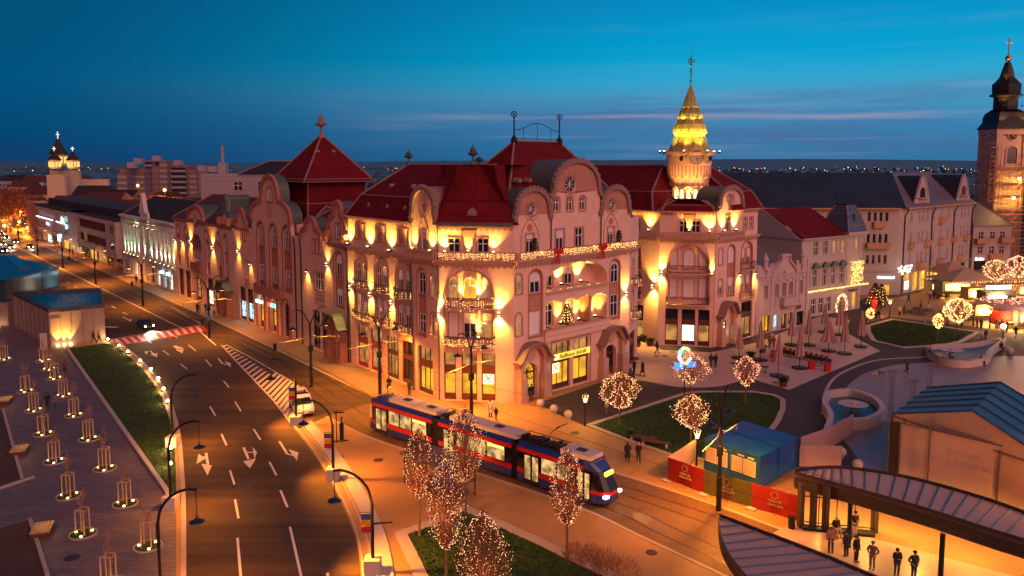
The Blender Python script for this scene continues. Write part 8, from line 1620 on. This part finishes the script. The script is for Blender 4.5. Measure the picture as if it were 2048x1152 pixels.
for a, c in ((.02, .22), (.25, .43), (.50, .70), (.73, .94)): b = MB(); u0, u1 = a*Wc_.L, c*Wc_.L; b.sweep(Wc_, rectp(u0, u1, 1.0, 2.2), .08, 0, .06, closed=True); fo = b.build('window', 'white', t); g_ = MB(); g_.quad(Wc_.p(u0, 1.0, .02), Wc_.p(u1, 1.0, .02), Wc_.p(u1, 2.2, .02), Wc_.p(u0, 2.2, .02)); g_.build('pane', mat('lowered_cream_shutter', (.55, .48, .36), .7, band=(.1, .15)), fo)
b = MB(); [b.wbox(Wc_, u*Wc_.L, u*Wc_.L+.6, 2.38, 2.5, .0, .03) for u in (.3, .62, .8)]; b.build('label_strip', 'white', t)
M['bred'] = mat('banner_red', (.30, .012, .008), .6); M['bgreen'] = mat('banner_green', (.10, .11, .02), .6); M['bor'] = mat('banner_orange_red', (.36, .02, .006), .6)
fp = [G(1335, 961), G(1408, 989), G(1503, 1017), G(1600, 1046)]; fo_ = thing('banner_fence', 'mesh fence with red, green and red Christmas fair banners by the tracks', 'fence', (*fp[0], 0))
for i in range(3):
    Wb = Wall(fp[i], fp[i+1]); b = MB(); n_ = 8
    for k in range(n_): a, c = Wb.L*k/n_, Wb.L*(k+1)/n_; d0, d1 = .04*math.sin(k*1.3), .04*math.sin((k+1)*1.3); b.hull8([Wb.p(a, .1, d0), Wb.p(c, .1, d1), Wb.p(c, .1, d1-.03), Wb.p(a, .1, d0-.03), Wb.p(a, 2.0, d0), Wb.p(c, 2.0, d1), Wb.p(c, 2.0, d1-.03), Wb.p(a, 2.0, d0-.03)])
    bn = b.build('banner', ('bred', 'bgreen', 'bor')[i], fo_); u = Wb.L*.48; rg = MB(); gold = mat('banner_print', (.6, .42, .22), .6)
    for k in range(10): a = R(36*k); rg.sweep(Wb, [(u+.24*math.cos(a), 1.55+.24*math.sin(a)), (u+.32*math.cos(a+.5), 1.55+.32*math.sin(a+.5)), (u+.2*math.cos(a+.9), 1.55+.2*math.sin(a+.9))], .035, .06, .075)
    rg.build('wreath_print', gold, bn); text('TARGUL DE', Wb, u-.5, 1.02, .2, .07, bn, gold); text('CRACIUN', Wb, u-.52, .72, .27, .07, bn, gold); text('ORADEA', Wb, u-.42, .42, .2, .07, bn, 'bor'); b = MB()
    for u in (0, Wb.L/2, Wb.L-.03): b.tube([Wb.p(u, .0, -.05), Wb.p(u, 2.05, -.05)], .03, 5)
    b.build('post', 'bone', fo_); b = MB(); b.wbox(Wb, -.3, .4, 0, .14, -.5, .5); b.build('foot_block', 'concrete', fo_)
sd_ = thing('mesh_fence', 'pale sheeted fence running back from the red banner corner', 'fence', (*fp[0], 0)); Wb = Wall(G(1393, 921), fp[0]); b = MB(); b.wbox(Wb, 0, Wb.L, .1, 2.0, -.02, .02); b.build('sheet', 'canvas', sd_); b = MB(); [b.tube([Wb.p(u, 0, 0), Wb.p(u, 2.05, 0)], .03, 5) for u in (0, Wb.L/2, Wb.L)]; b.build('post', 'bone', sd_)
sd_ = thing('mesh_fence', 'pink sheeted fence between blue container and tent', 'fence', (*G(1598, 935), 0)); 
for a, c in (((1598, 935), (1682, 937)), ((1600, 918), (1668, 893)), ((1668, 893), (1705, 868))): Wb = Wall(G(*a), G(*c)); b = MB(); b.wbox(Wb, 0, Wb.L, .1, 2.0, -.02, .02); b.build('sheet', 'canvas', sd_); b = MB(); [b.tube([Wb.p(u, 0, 0), Wb.p(u, 2.05, 0)], .03, 5) for u in (0, Wb.L)]; b.build('post', 'bone', sd_)
# tent
M['tentw'] = mat('tent_white_pvc', (.62, .47, .34), .55, var=.1, vs=2, bump=.3, bs=1.2); M['tentr'] = mat('tent_roof_blue_grey', (.045, .125, .20), .45, var=.12, vs=3, bump=.2, bs=1)
ex, ey = 1.0, 0.0; F0 = Vector(G(1785, 828, 4.2)); ap = Vector(G(1945, 822, 6.6)); bk_ = Vector(G(1853, 776, 4.2)); ln = bk_-F0; F1 = 2*ap-F0; t = thing('event_tent', 'large marquee with blue-grey pitched roof and pale side walls at the right', 'tent', (*F0, 0)); P0, P1, A_ = F0, F1, ap
b = MB(); b.quad((*P0, 4.2), (*A_, 6.6), (*(A_+ln), 6.6), (*(P0+ln), 4.2)); b.quad((*A_, 6.6), (*P1, 4.2), (*(P1+ln), 4.2), (*(A_+ln), 6.6)); b.build('roof', 'tentr', t, recalc=False)
b = MB()
for s_ in range(6): q = ln*s_/5; b.tube([(*(P0+q), 4.24), (*(A_+q), 6.66), (*(P1+q), 4.24)], .09, 4)
b.build('roof_rib', 'tentr', t); Wn_ = Wall(P0, P1) if Wall(P0, P1).n[1] < 0 else Wall(P1, P0); Lw = Wn_.L
b = MB(); b.prism(Wn_, [(0, 0), (Lw, 0), (Lw, 4.15), (Lw/2, 6.5), (0, 4.15)], -.06, 0); b.build('gable_wall', 'tentw', t); b = MB(); [b.wbox(Wn_, u, u+.12, 0, 4.2, 0, .1) for u in (0, 1.2, Lw*.33, Lw*.66, Lw-.12)]; b.wbox(Wn_, 0, Lw, 4.0, 4.15, 0, .1); b.build('frame', 'bone', t)
Ws_ = Wall(P0+ln, P0); b = MB(); b.wbox(Ws_, 0, Ws_.L, 0, 4.2, -.1, 0); b.build('side_wall', 'tentw', t); 
sc_ = thing('stage_screen', 'pale screen wall with dark truss edge and faint lettering in front of the marquee', 'screen', (*G(1770, 945), 0)); Q0, Q1 = G(1775, 946), G(2300, 1090); Wq = Wall(Q0, Q1); b = MB(); b.wbox(Wq, .9, Wq.L, 0, 4.6, -.1, 0); b.build('sheet', 'tentw', sc_); b = MB(); b.wbox(Wq, .0, .9, 0, 4.6, -.1, 0); b.build('dark_drape', mat('dark_drape', (.06, .05, .035), .8), sc_)
b = MB(); [b.tube([Wq.p(u, 0, .1), Wq.p(u, 5.0, .1)], .06, 4) for u in (.02, .9, 3.2)]; b.tube([Wq.p(0, 4.6, .1), Wq.p(Wq.L, 4.6, .1)], .05, 4); b.build('truss', 'bone', sc_)
for w_, u, z in (('TARGUL DE', 4.5, 3.0), ('CRACIUN', 4.7, 2.2), ('TARGUL', 12.0, 2.6), ('CRACIUN', 12, 1.8)): text(w_, Wq, u, z, .7, .02, sc_, mat('faint_print', (.56, .48, .42), .6))
for i, (p, h) in enumerate([((1780, 850), 5.5), ((1857, 810), 4.6), ((1822, 876), 5.6)]): x, y = G(*p); b = MB(); [b.tube([(x+q*.15, y+w*.15, 0), (x+q*.15, y+w*.15, h)], .03, 4) for q in (-1, 1) for w in (-1, 1)]; [b.tube([(x-.15, y-.15, .4*k), (x+.15, y-.15, .4*k+.4)], .02, 3) for k in range(int(h/.4))]; b.box((x, y, h), (.9, .2, .15)); tag(b.build('lighting_truss', 'bone'), ['short truss tower left of the marquee roof', 'short truss tower behind the marquee roof', 'short truss tower at the marquee front corner'][i], 'truss tower', 'truss towers')
# curved platform shelters
M['fascia'] = mat('dark_bronze_fascia', (.05, .04, .035), .5, .3); M['sroof'] = mat('zinc_roof_panels', (.46, .34, .28), .7, .0, var=.1)
def shelter(lab, back, front, z, fh, ribs):
    Bk = spline([G(*p, z) for p in back], 6); Fr = spline([G(*p, z) for p in front], 6); P = ccw(Bk+Fr[::-1][1:-1] if Bk[0] == Fr[0] else Bk+Fr[::-1]); t = thing('platform_shelter', lab, 'shelter', (*Bk[0], 0), 0, 'leaf-shaped platform shelters'); b = MB()
    for line in (Bk, Fr):
        for i in range(len(line)-1): a, c = line[i], line[i+1]; n_ = Vector((-(c[1]-a[1]), c[0]-a[0])).normalized()*.09; b.hull8([(a[0], a[1], z-fh), (c[0], c[1], z-fh), (c[0]+n_.x, c[1]+n_.y, z-fh), (a[0]+n_.x, a[1]+n_.y, z-fh), (a[0], a[1], z+.1), (c[0], c[1], z+.1), (c[0]+n_.x, c[1]+n_.y, z+.1), (a[0]+n_.x, a[1]+n_.y, z+.1)])
    b.build('fascia', 'fascia', t); b = MB(); b.slab(P, z-.3, z-.12); b.build('roof', 'sroof', t); b = MB()
    for k in range(1, ribs): i = k/ribs; a = along(Bk, i); c = along(Fr, max(0, i-.03)); b.tube([(*a, z-.08), (*c, z-.08)], .06, 4)
    b.build('roof_rib', 'tentr', t); return t
s1_ = shelter('long curved shelter roof with bronze fascia over the waiting people', [(1590, 942), (1640, 935), (1700, 936), (1800, 951), (1900, 976), (2000, 1007), (2100, 1045), (2250, 1110)], [(1590, 946), (1700, 975), (1850, 1018), (2000, 1066), (2250, 1140)], 3.5, 1.15, 24)
s2_ = shelter('curved shelter roof at the bottom edge with pointed prow', [(1436, 1029), (1520, 1062), (1640, 1108), (1740, 1150), (1900, 1215), (2000, 1260)], [(1436, 1032), (1442, 1080), (1470, 1130), (1530, 1190), (1650, 1270), (1800, 1340)], 3.6, .7, 16)
pl_ = GP([(1560, 1062), (1600, 1046), (1700, 1068), (2300, 1230), (2300, 1400), (1700, 1250), (1480, 1110)]); b = MB(); b.slab(ccw(pl_), 0, .15); struct(b.build('tram_platform', 'lightstone'))
for i, p in enumerate([(1697, 1098), (1880, 1170)]): x, y = G(*p); b = MB(); b.tube([(x, y, .15), (x, y, 3.3)], .16, 8); b.build('pillar', 'blackm', s1_)
for i, p in enumerate([(1600, 1058), (1625, 1060), (1650, 1062), (1748, 1065)]):
    x, y = G(*p); b = MB(); b.box((x, y, 1.7), (.28, .5, 3.3), .2); b.build('pillar', 'fascia', s1_)
Wg_ = Wall(G(1600, 1057), G(1750, 1072)); b = MB(); b.wbox(Wg_, .1, Wg_.L-.1, .15, .35, -.1, .6); b.build('bench', 'blackm', s1_); b = MB(); b.wbox(Wg_, .1, Wg_.L-.1, .5, .55, -.1, 0); b.wbox(Wg_, .1, Wg_.L-.1, 2.4, 2.45, -.1, 0); [b.wbox(Wg_, u, u+.05, .4, 2.7, -.1, 0) for u in (1.2, 2.4, 3.6, 4.8)]; b.build('glass_frame', 'blackm', s1_)
for p in ((1650, 953), (1740, 972), (1840, 997), (1950, 1030)):
    x, y = G(*p, 3.2); b = MB(); b.box((x, y, 3.12), (.6, .25, .06)); b.build('ceiling_lamp', emit('shelter_lamp', (1, .6, .2), 12, sample=False), s1_); light('POINT', (x, y, 2.95), 950, (1, .48, .08), s1_, size=.25)
def cut(name, lab, cat, px_, fn, m_, grp=None): x, y = G(*px_); b = MB(); fn(b, x, y); return tag(b.build(name, m_), lab, cat, grp)
cut('litter_bin', 'black litter bin at the shelter end beside the red banner', 'bin', (1583, 1060), lambda b, x, y: b.lathe(x, y, [(.25, 0), (.25, .95), (.28, 1.0), (.2, 1.0)], 10), 'blackm')
cut('litter_bin', 'black litter bin on the pale kerb of the centre lawn', 'bin', (1261, 877), lambda b, x, y: b.lathe(x, y, [(.22, 0), (.22, .85), (.25, .9), (.18, .9)], 10), 'blackm')
for i, p in enumerate([(550, 700), (264, 572), (138, 520), (405, 650)]): cut('litter_bin', ['small bin on the kerb before the arched shops', 'small bin on the kerb before the white house', 'small bin on the kerb before the department store', 'small bin at the crossing end'][i], 'bin', p, lambda b, x, y: b.lathe(x, y, [(.22, 0), (.24, .9), (.2, .95)], 8), 'blackm')
def bench(px_, rz, lab, w=2.4): x, y = G(*px_); t = thing('bench', lab, 'bench', (x, y, 0), rz); b = MB(); [b.box((0, -.25+k*.125, .48), (w, .1, .05)) for k in range(5)]; b.build('seat', 'stake' if 'crate' in lab else 'brown', t, local=True); b = MB(); [b.box((q*w*.42, 0, .23), (.12, .5, .45)) for q in (-1, 1)]; b.build('leg_frame', 'concrete', t, local=True)
bench((1286, 884), -.45, 'long dark bench on the front kerb of the centre lawn', 2.6); bench((1310, 893), -.45, 'second dark bench beside the gap in the lawn kerb', 2.6); bench((1863, 646), -.1, 'dark bench at the back of the far lawn')
for i, (a, c) in enumerate([(20, 430), (82, 640), (178, 975)]):
    x, y = G(a/2.086, 600+c/2.086); t = thing('slatted_bench', ['slatted timber cube bench farthest up the left square', 'slatted timber cube bench in the middle of the left square', 'slatted timber cube bench nearest on the left square'][i], 'bench', (x, y, 0), .35, 'slatted cube benches'); b = MB(); b.box((0, 0, .2), (1.15, 1.8, .4)); b.build('base', 'brown', t, local=True); b = MB(); [b.box((-.56+k*.14, 0, .47), (.09, 1.85, .12)) for k in range(9)]; b.build('slatted_seat', 'stake', t, local=True); light('POINT', (x+.3, y+.2, 1.3), 25, WARM, t, size=.1)
for i, (a, c) in enumerate([(1065, 200), (1141, 231), (1220, 263)]): cut('stone_ball', ['pale stone ball nearest the palace door', 'pale stone ball in the middle of three', 'pale stone ball nearest the lantern'][i], 'bollard', (700+a/2.797, 740+(c+10)/2.797), lambda b, x, y: (b.lathe(x, y, [(.25, 0), (.2, .08)], 10), b.ball((x, y, .48), .45, 14)), 'concrete', 'stone ball bollards')
for i, p in enumerate([(2020, 708), (1682, 915), (1715, 940), (1964, 676)]): cut('stone_ball', ['stone ball on the round square border at the right', 'stone ball behind the pink fence', 'stone ball between pink fence and marquee', 'stone ball near the small lantern'][i], 'bollard', p, lambda b, x, y: (b.lathe(x, y, [(.25, 0), (.2, .08)], 10), b.ball((x, y, .5), .47, 14)), 'concrete')
for px_, nm in (((2180, 1075), 'added unseen past the right frame edge between the shelters'), ((2210, 800), 'added unseen past the right frame edge behind the marquee')): x, y = G(*px_); double_lamp(x, y, ra+.3, 'double-armed lamp post '+nm)  # unseen posts added to light the marquee and the shelter roofs
# fountains
def fountain(lab, pts, wet, h, dish):
    P = ccw(spline([G(*p) for p in pts]+[G(*pts[0])], 6)[:-1]); I = inset(P, .55); t = thing('fountain', lab, 'fountain', (*P[0], 0), 0, 'curved white basins'); b = MB(); b.tess([P, I], lambda a, c: (a, c, h))
    for Q, hh in ((P, 0), (I, .05)):
        for i in range(len(Q)): b.quad((*Q[i-1], hh), (*Q[i], hh), (*Q[i], h), (*Q[i-1], h))
    b.build('basin', 'concrete', t); b = MB(); b.slab(I, .3, .32); b.build('water', mat('basin_water', (.01, .10, .16), .35, spec=.4), t); x, y = G(*dish); b = MB(); b.lathe(x, y, [(.4, .3), (.25, .8), (1.4, 1.0), (1.5, 1.1), (1.3, 1.08), (.25, 1.0), (.2, 1.25), (.01, 1.3)], 18); b.build('dish', 'concrete', t)
fountain('near kidney-shaped white fountain basin with dish behind the container', [(1652, 800), (1700, 796), (1750, 812), (1770, 838), (1740, 858), (1700, 862), (1668, 880), (1646, 884), (1655, 850), (1643, 820)], 0, 1.1, (1706, 828)); fountain('far teardrop white fountain basin on the round square', [(1852, 704), (1880, 700), (1940, 698), (1995, 688), (2012, 690), (1985, 712), (1975, 728), (1930, 736), (1880, 730), (1856, 716)], 0, .9, (1903, 715))
# glowing ring figure above the flat light tree
x, y = G(1368, 798); t = thing('ring_figure', 'glowing multicoloured ring figure with blue base above the light tree', 'light figure', (x, y, 0)); b = MB(); b.tube([(0, 0, 0), (0, 0, 3.6)], .07, 5); b.build('post', 'blackm', t, local=True); cs = [(1, .1, .05), (1, .75, .1), (.7, 1, .2), (.1, .8, 1), (.9, .95, 1), (.1, .35, 1), (1, .45, .05), (.3, 1, .7)]
for k in range(8): a0 = math.pi*2*k/8; b = MB(); b.tube([(.62*math.cos(a0+q*.1), 0, 4.9+.85*math.sin(a0+q*.1)) for q in range(7)], .17, 6); b.build('ring_segment', emit('neon_%d' % k, cs[k], 5), t, local=True)
b = MB(); b.box((-.65, 0, 3.75), (.9, .4, .6), 0); b.box((.75, 0, 3.9), (.9, .4, .5), .1); b.build('blue_base', emit('neon_blue', (.02, .15, 1), 4), t, local=True); light('POINT', (x, y-1, 4.2), 60, (.3, .4, 1), t, size=.3)
# kiosk between the trees at the front
x, y = G(925, 985); k0, k1, k2, k3 = G(838, 925, 2.6), G(905, 972, 2.6), G(935, 950, 2.6), G(845, 895, 2.6); t = thing('roofed_kiosk', 'low glazed stop shelter with grey roof behind the lit trees', 'shelter', (*k1, 0)); Pk = ccw([G(799, 908, 2.6), G(850, 888, 2.6), G(960, 925, 2.6), G(905, 950, 2.6)]); b = MB(); b.slab(Pk, 2.55, 2.72); b.build('roof', mat('kiosk_roof', (.09, .07, .08), .4), t); b = MB(); Pi = inset(Pk, .3)
for a in Pi: b.tube([(*a, 0), (*a, 2.55)], .06, 5)
for i in (0, 1, 2): b.tube([(*Pi[i-1], 1.2), (*Pi[i], 1.2)], .03, 4)
b.build('post', 'blackm', t); b = MB(); b.slab(inset(Pk, .7), 0, .45); b.build('bench', 'brown', t)
cut('ticket_machine', 'narrow dark ticket post on the triangular platform', 'ticket machine', (684, 885), lambda b, x, y: (b.box((x, y, 1.1), (.35, .25, 1.6)), b.tube([(x-.5, y, 0), (x-.5, y, 3.0)], .05, 5), b.tube([(x, y, 0), (x, y, 2.5)], .06, 5), b.box((x-.2, y, 2.9), (.9, .1, .12))), 'iron')
cut('traffic_sign', 'small blue pedestrian crossing sign on the post by the red zebra', 'sign', (420, 678), lambda b, x, y: (b.box((x+.1, y-.4, 3.2), (.62, .06, .62)),), mat('sign_blue_face', (.02, .10, .35), .4))
# ================================================================ MARKET
Tm = mat('market_canvas', (.36, .27, .17), .7, var=.12); 
def canopy(px_, w, d, z0, z1, lab, rz=.2):
    x, y = G(*px_); t = thing('market_canopy', lab, 'canopy', (x, y, 0), rz, 'white market canopies'); b = MB(); b.add([(-w/2, -d/2, z0), (w/2, -d/2, z0), (w/2, d/2, z0), (-w/2, d/2, z0), (0, 0, z1)], [(0, 1, 4), (1, 2, 4), (2, 3, 4), (3, 0, 4)]); [b.box((0, q*d/2, z0-.15), (w, .04, .3)) for q in (-1, 1)]; [b.box((q*w/2, 0, z0-.15), (.04, d, .3)) for q in (-1, 1)]; b.build('roof', Tm, t, local=True, recalc=False)
    for q in (-1, 1):
        for r_ in (-1, 1): b = MB(); b.tube([(q*w*.48, r_*d*.48, 0), (q*w*.48, r_*d*.48, z0)], .06, 5); b.build('post', 'bone', t, local=True)
    light('POINT', (x, y, z0-.5), 3600, (1, .5, .1), t, size=.4); e = MB(); e.ball((0, 0, z0-.3), .18, 6); e.build('hanging_lamp', 'upl', t, local=True); return [(x+math.cos(rz)*a-math.sin(rz)*c, y+math.sin(rz)*a+math.cos(rz)*c, z0-.1) for a, c in ((-w/2, -d/2), (-w/4, -d/2), (0, -d/2), (w/4, -d/2), (w/2, -d/2))]
for i, (p, w) in enumerate([((1925, 592), 11), ((1975, 590), 10), ((2025, 590), 11), ((1900, 575), 8)]):
    tp = canopy(p, w, 7, 3.6, 5.6, ['big white canopy over the market tables', 'middle white canopy left of the church foot', 'right white canopy under the church nave', 'rear grey canopy by the shop row'][i]); icicles('light_garland', ['garland of gold bulbs on the big market canopy', 'garland of gold bulbs on the middle canopy', 'garland of gold bulbs on the right canopy', 'garland of gold bulbs on the rear canopy'][i], tp, 0, .4, .3, seed=90+i, r=.07, group='garlands on market canopies')
def stall(nm, px_, w, d, h, m_, lab, lite, cat='stall', rz=.15, wm=None):
    x, y = G(*px_); t = thing(nm, lab, cat, (x, y, 0), rz); b = MB(); b.box((0, 0, h/2+.3), (w, d, h-.6)); b.box((0, 0, h+.05), (w+.4, d+.4, .14)); b.build('body', m_, t, local=True); b = MB(); b.box((0, -d/2-.03, h*.62), (w*.8, .06, h*.36)); b.build('counter_window', lite, t, local=True); b = MB(); b.box((0, -d/2-.25, h*.4), (w*.85, .5, .06)); b.build('counter', 'stake', t, local=True)
    if wm: [wheel(t, q, -d/2+.1, .33) for q in (-w*.3, w*.3)]
    light('POINT', (x-.2, y-d/2-1.0, h*.7), 1100, (1, .58, .18), t, size=.3); return t
M['trail'] = mat('food_trailer_brown', (.16, .12, .08), .6); stall('food_trailer', (1905, 592), 6.5, 2.6, 3.2, 'trail', 'brown food trailer with glowing service hatch behind the large light tree', emit('hatch_light', (1, .62, .2), 4), 'food trailer', wm=1)
stall('food_van', (1990, 612), 6.0, 2.4, 2.8, 'bone', 'silver food van with bright white sign board on its roof', emit('van_sign_white', (.9, .95, 1), 5), 'food van', wm=1); x, y = G(1990, 612); b = MB(); b.box((x, y-.8, 3.6), (5.0, .2, .7), .15); tag(b.build('light_box_sign', emit('roof_sign_white', (.9, .95, 1), 4)), 'white light box sign above the silver food van', 'sign')
for px_, l_ in (((1945, 604), 'open wooden market stall left of the silver van'), ((2040, 622), 'open wooden market stall right of the silver van'), ((1870, 588), 'open wooden market stall left of the brown trailer'), ((1960, 640), 'open wooden market stall behind the small lantern'), ((2046, 600), 'rear wooden market stall under the nave')): stall('market_stall', px_, 3.6, 2.2, 2.7, 'stake', l_, emit('hatch_light', (1, .55, .14), 4))
stall('red_stall', (2007, 655), 3.4, 2.2, 2.8, CM['red'], 'small red-fronted stall under the pink lights', CM['red']); stall('snack_stall', (2052, 655), 6, 3, 3.0, 'bone', 'bright snack stall under the purple awning cut by the edge', emit('hatch_light', (1, .62, .2), 4))
x, y = G(2035, 650); t = thing('pink_awning', 'purple-grey awning covered with pink lights at the right edge', 'awning', (x, y, 0), .2); b = MB(); b.add([(-6, -3, 3.1), (6, -3, 3.1), (6, 3, 3.9), (-6, 3, 3.9)], [(0, 1, 2, 3)]); b.build('roof', Tm, t, local=True); b = MB(); [b.tube([(q, -2.9, 0), (q, -2.9, 3.1)], .06, 4) for q in (-5.8, 0, 5.8)]; b.build('post', 'bone', t, local=True)
random.seed(12); b = MB(); [b.octa((x+random.uniform(-6, 6), y+random.uniform(-3, 3), 3.85+random.uniform(0, .4)), .07, random.choice((1, 2, 4, 4))) for _ in range(260)]; b.tube([(x-6, y, 3.95), (x+6, y, 3.95)], .02, 3); tag(b.build('net_lights', ['wire', 'bulb', 'bulbw', 'bulbb', 'bulbr'], recalc=False), 'net of pink and white bulbs over the purple awning', 'fairy lights'); light('POINT', (x-1, y-4, 4.2), 400, (1, .4, .5), None, size=.6).name = 'pink_glow'
for i, (p, h) in enumerate([((1749, 618), 4.8), ((1762, 618), 4.6)]):
    x, y = G(*p); conifer(x, y, 0, h, 1.5, ['dark decorated Christmas tree beside the red banners, left', 'dark decorated Christmas tree beside the red banners, right'][i], name='christmas_tree', seed=70+i, grp='decorated trees at the corner house'); random.seed(i); b = MB(); pts = [(x+1.5*(1-k/50)*math.cos(k*.9), y+1.5*(1-k/50)*math.sin(k*.9), .8+(h-1)*k/50) for k in range(50)]; b.tube(pts, .012, 3, cap=False); [b.octa(q, .07, 1+k % 2) for k, q in enumerate(pts)]; tag(b.build('tree_lights', ['wire', 'bulb', 'bulbw'], recalc=False), ['string of bulbs on the left tree at the corner house', 'string of bulbs on the right tree at the corner house'][i], 'fairy lights')
for i, p in enumerate([(1742, 614), (1755, 608), (1746, 630)]): x, y = G(*p); b = MB(); b.box((x, y, 1.9), (.9, .5, 1.6)); b.lathe(x, y, [(.5, .0), (.55, .5), (.3, 1.1)], 8); b.ball((x, y, 3.0), .35, 8); tag(b.build('red_figure', mat('lit_red_cloth', (.55, .01, .01), .5)), ['red upright festive figure left of the dark trees', 'red upright festive figure between the dark trees', 'small red seat-like festive figure in front of the trees'][i], 'festive figure')
b = MB(); random.seed(3); [b.ball(Br.p(-1.5+random.uniform(-4.5, 1.5)*1.0, 5.4+random.uniform(-.7, .8), 2.0), random.uniform(.12, .28), 6) for _ in range(22)]; b.tube([Br.p(-6, 5.2, 2), Br.p(0, 5.4, 2)], .05, 4); tag(b.build('star_swarm_lights', emit('white_star_glow', (1, .9, .75), 3)), 'glowing white sleigh-like light cluster hung at the corner block', 'light figure')
# wreath arch at the red-roofed house
random.seed(5); b = MB(); pts = [Gw.p(10.9+1.5*math.cos(R(a)), 1.3+1.9*math.sin(R(a)), .7) for a in range(-30, 211, 8)]; b.tube(pts, .12, 5); [b.octa((p[0]+random.uniform(-.2, .2), p[1]-.1, p[2]+random.uniform(-.2, .2)), .08, 1) for p in pts for _ in range(4)]; tag(b.build('wreath_arch', ['grass', 'bulbw'], recalc=False), 'green wreath arch with white bulbs at the red-roofed house', 'wreath')
# overhead wires
b = MB()
cat_ = [Sxy(-60, 5.6), Sxy(60, 4.6), Sxy(128, 4.6), Sxy(164, 4.8), Sxy(199, 4.9), Sxy(233, 5.5), G(900, 862), G(1240, 962), G(1430, 1030), G(1700, 1130)]; b.tube([(x, y, 5.35) for x, y in cat_], .018, 3, cap=False)
cat2 = [Sxy(-60, 8.9), Sxy(60, 7.0), Sxy(164, 7.0), Sxy(199, 7.1), Sxy(236, 7.8), G(900, 905), G(1200, 1030), G(1430, 1125), G(1600, 1200)]; b.tube([(x, y, 5.35) for x, y in cat2], .018, 3, cap=False)
tag(b.build('contact_wires', 'wire'), 'thin overhead contact wires above the two tram tracks', 'cable')
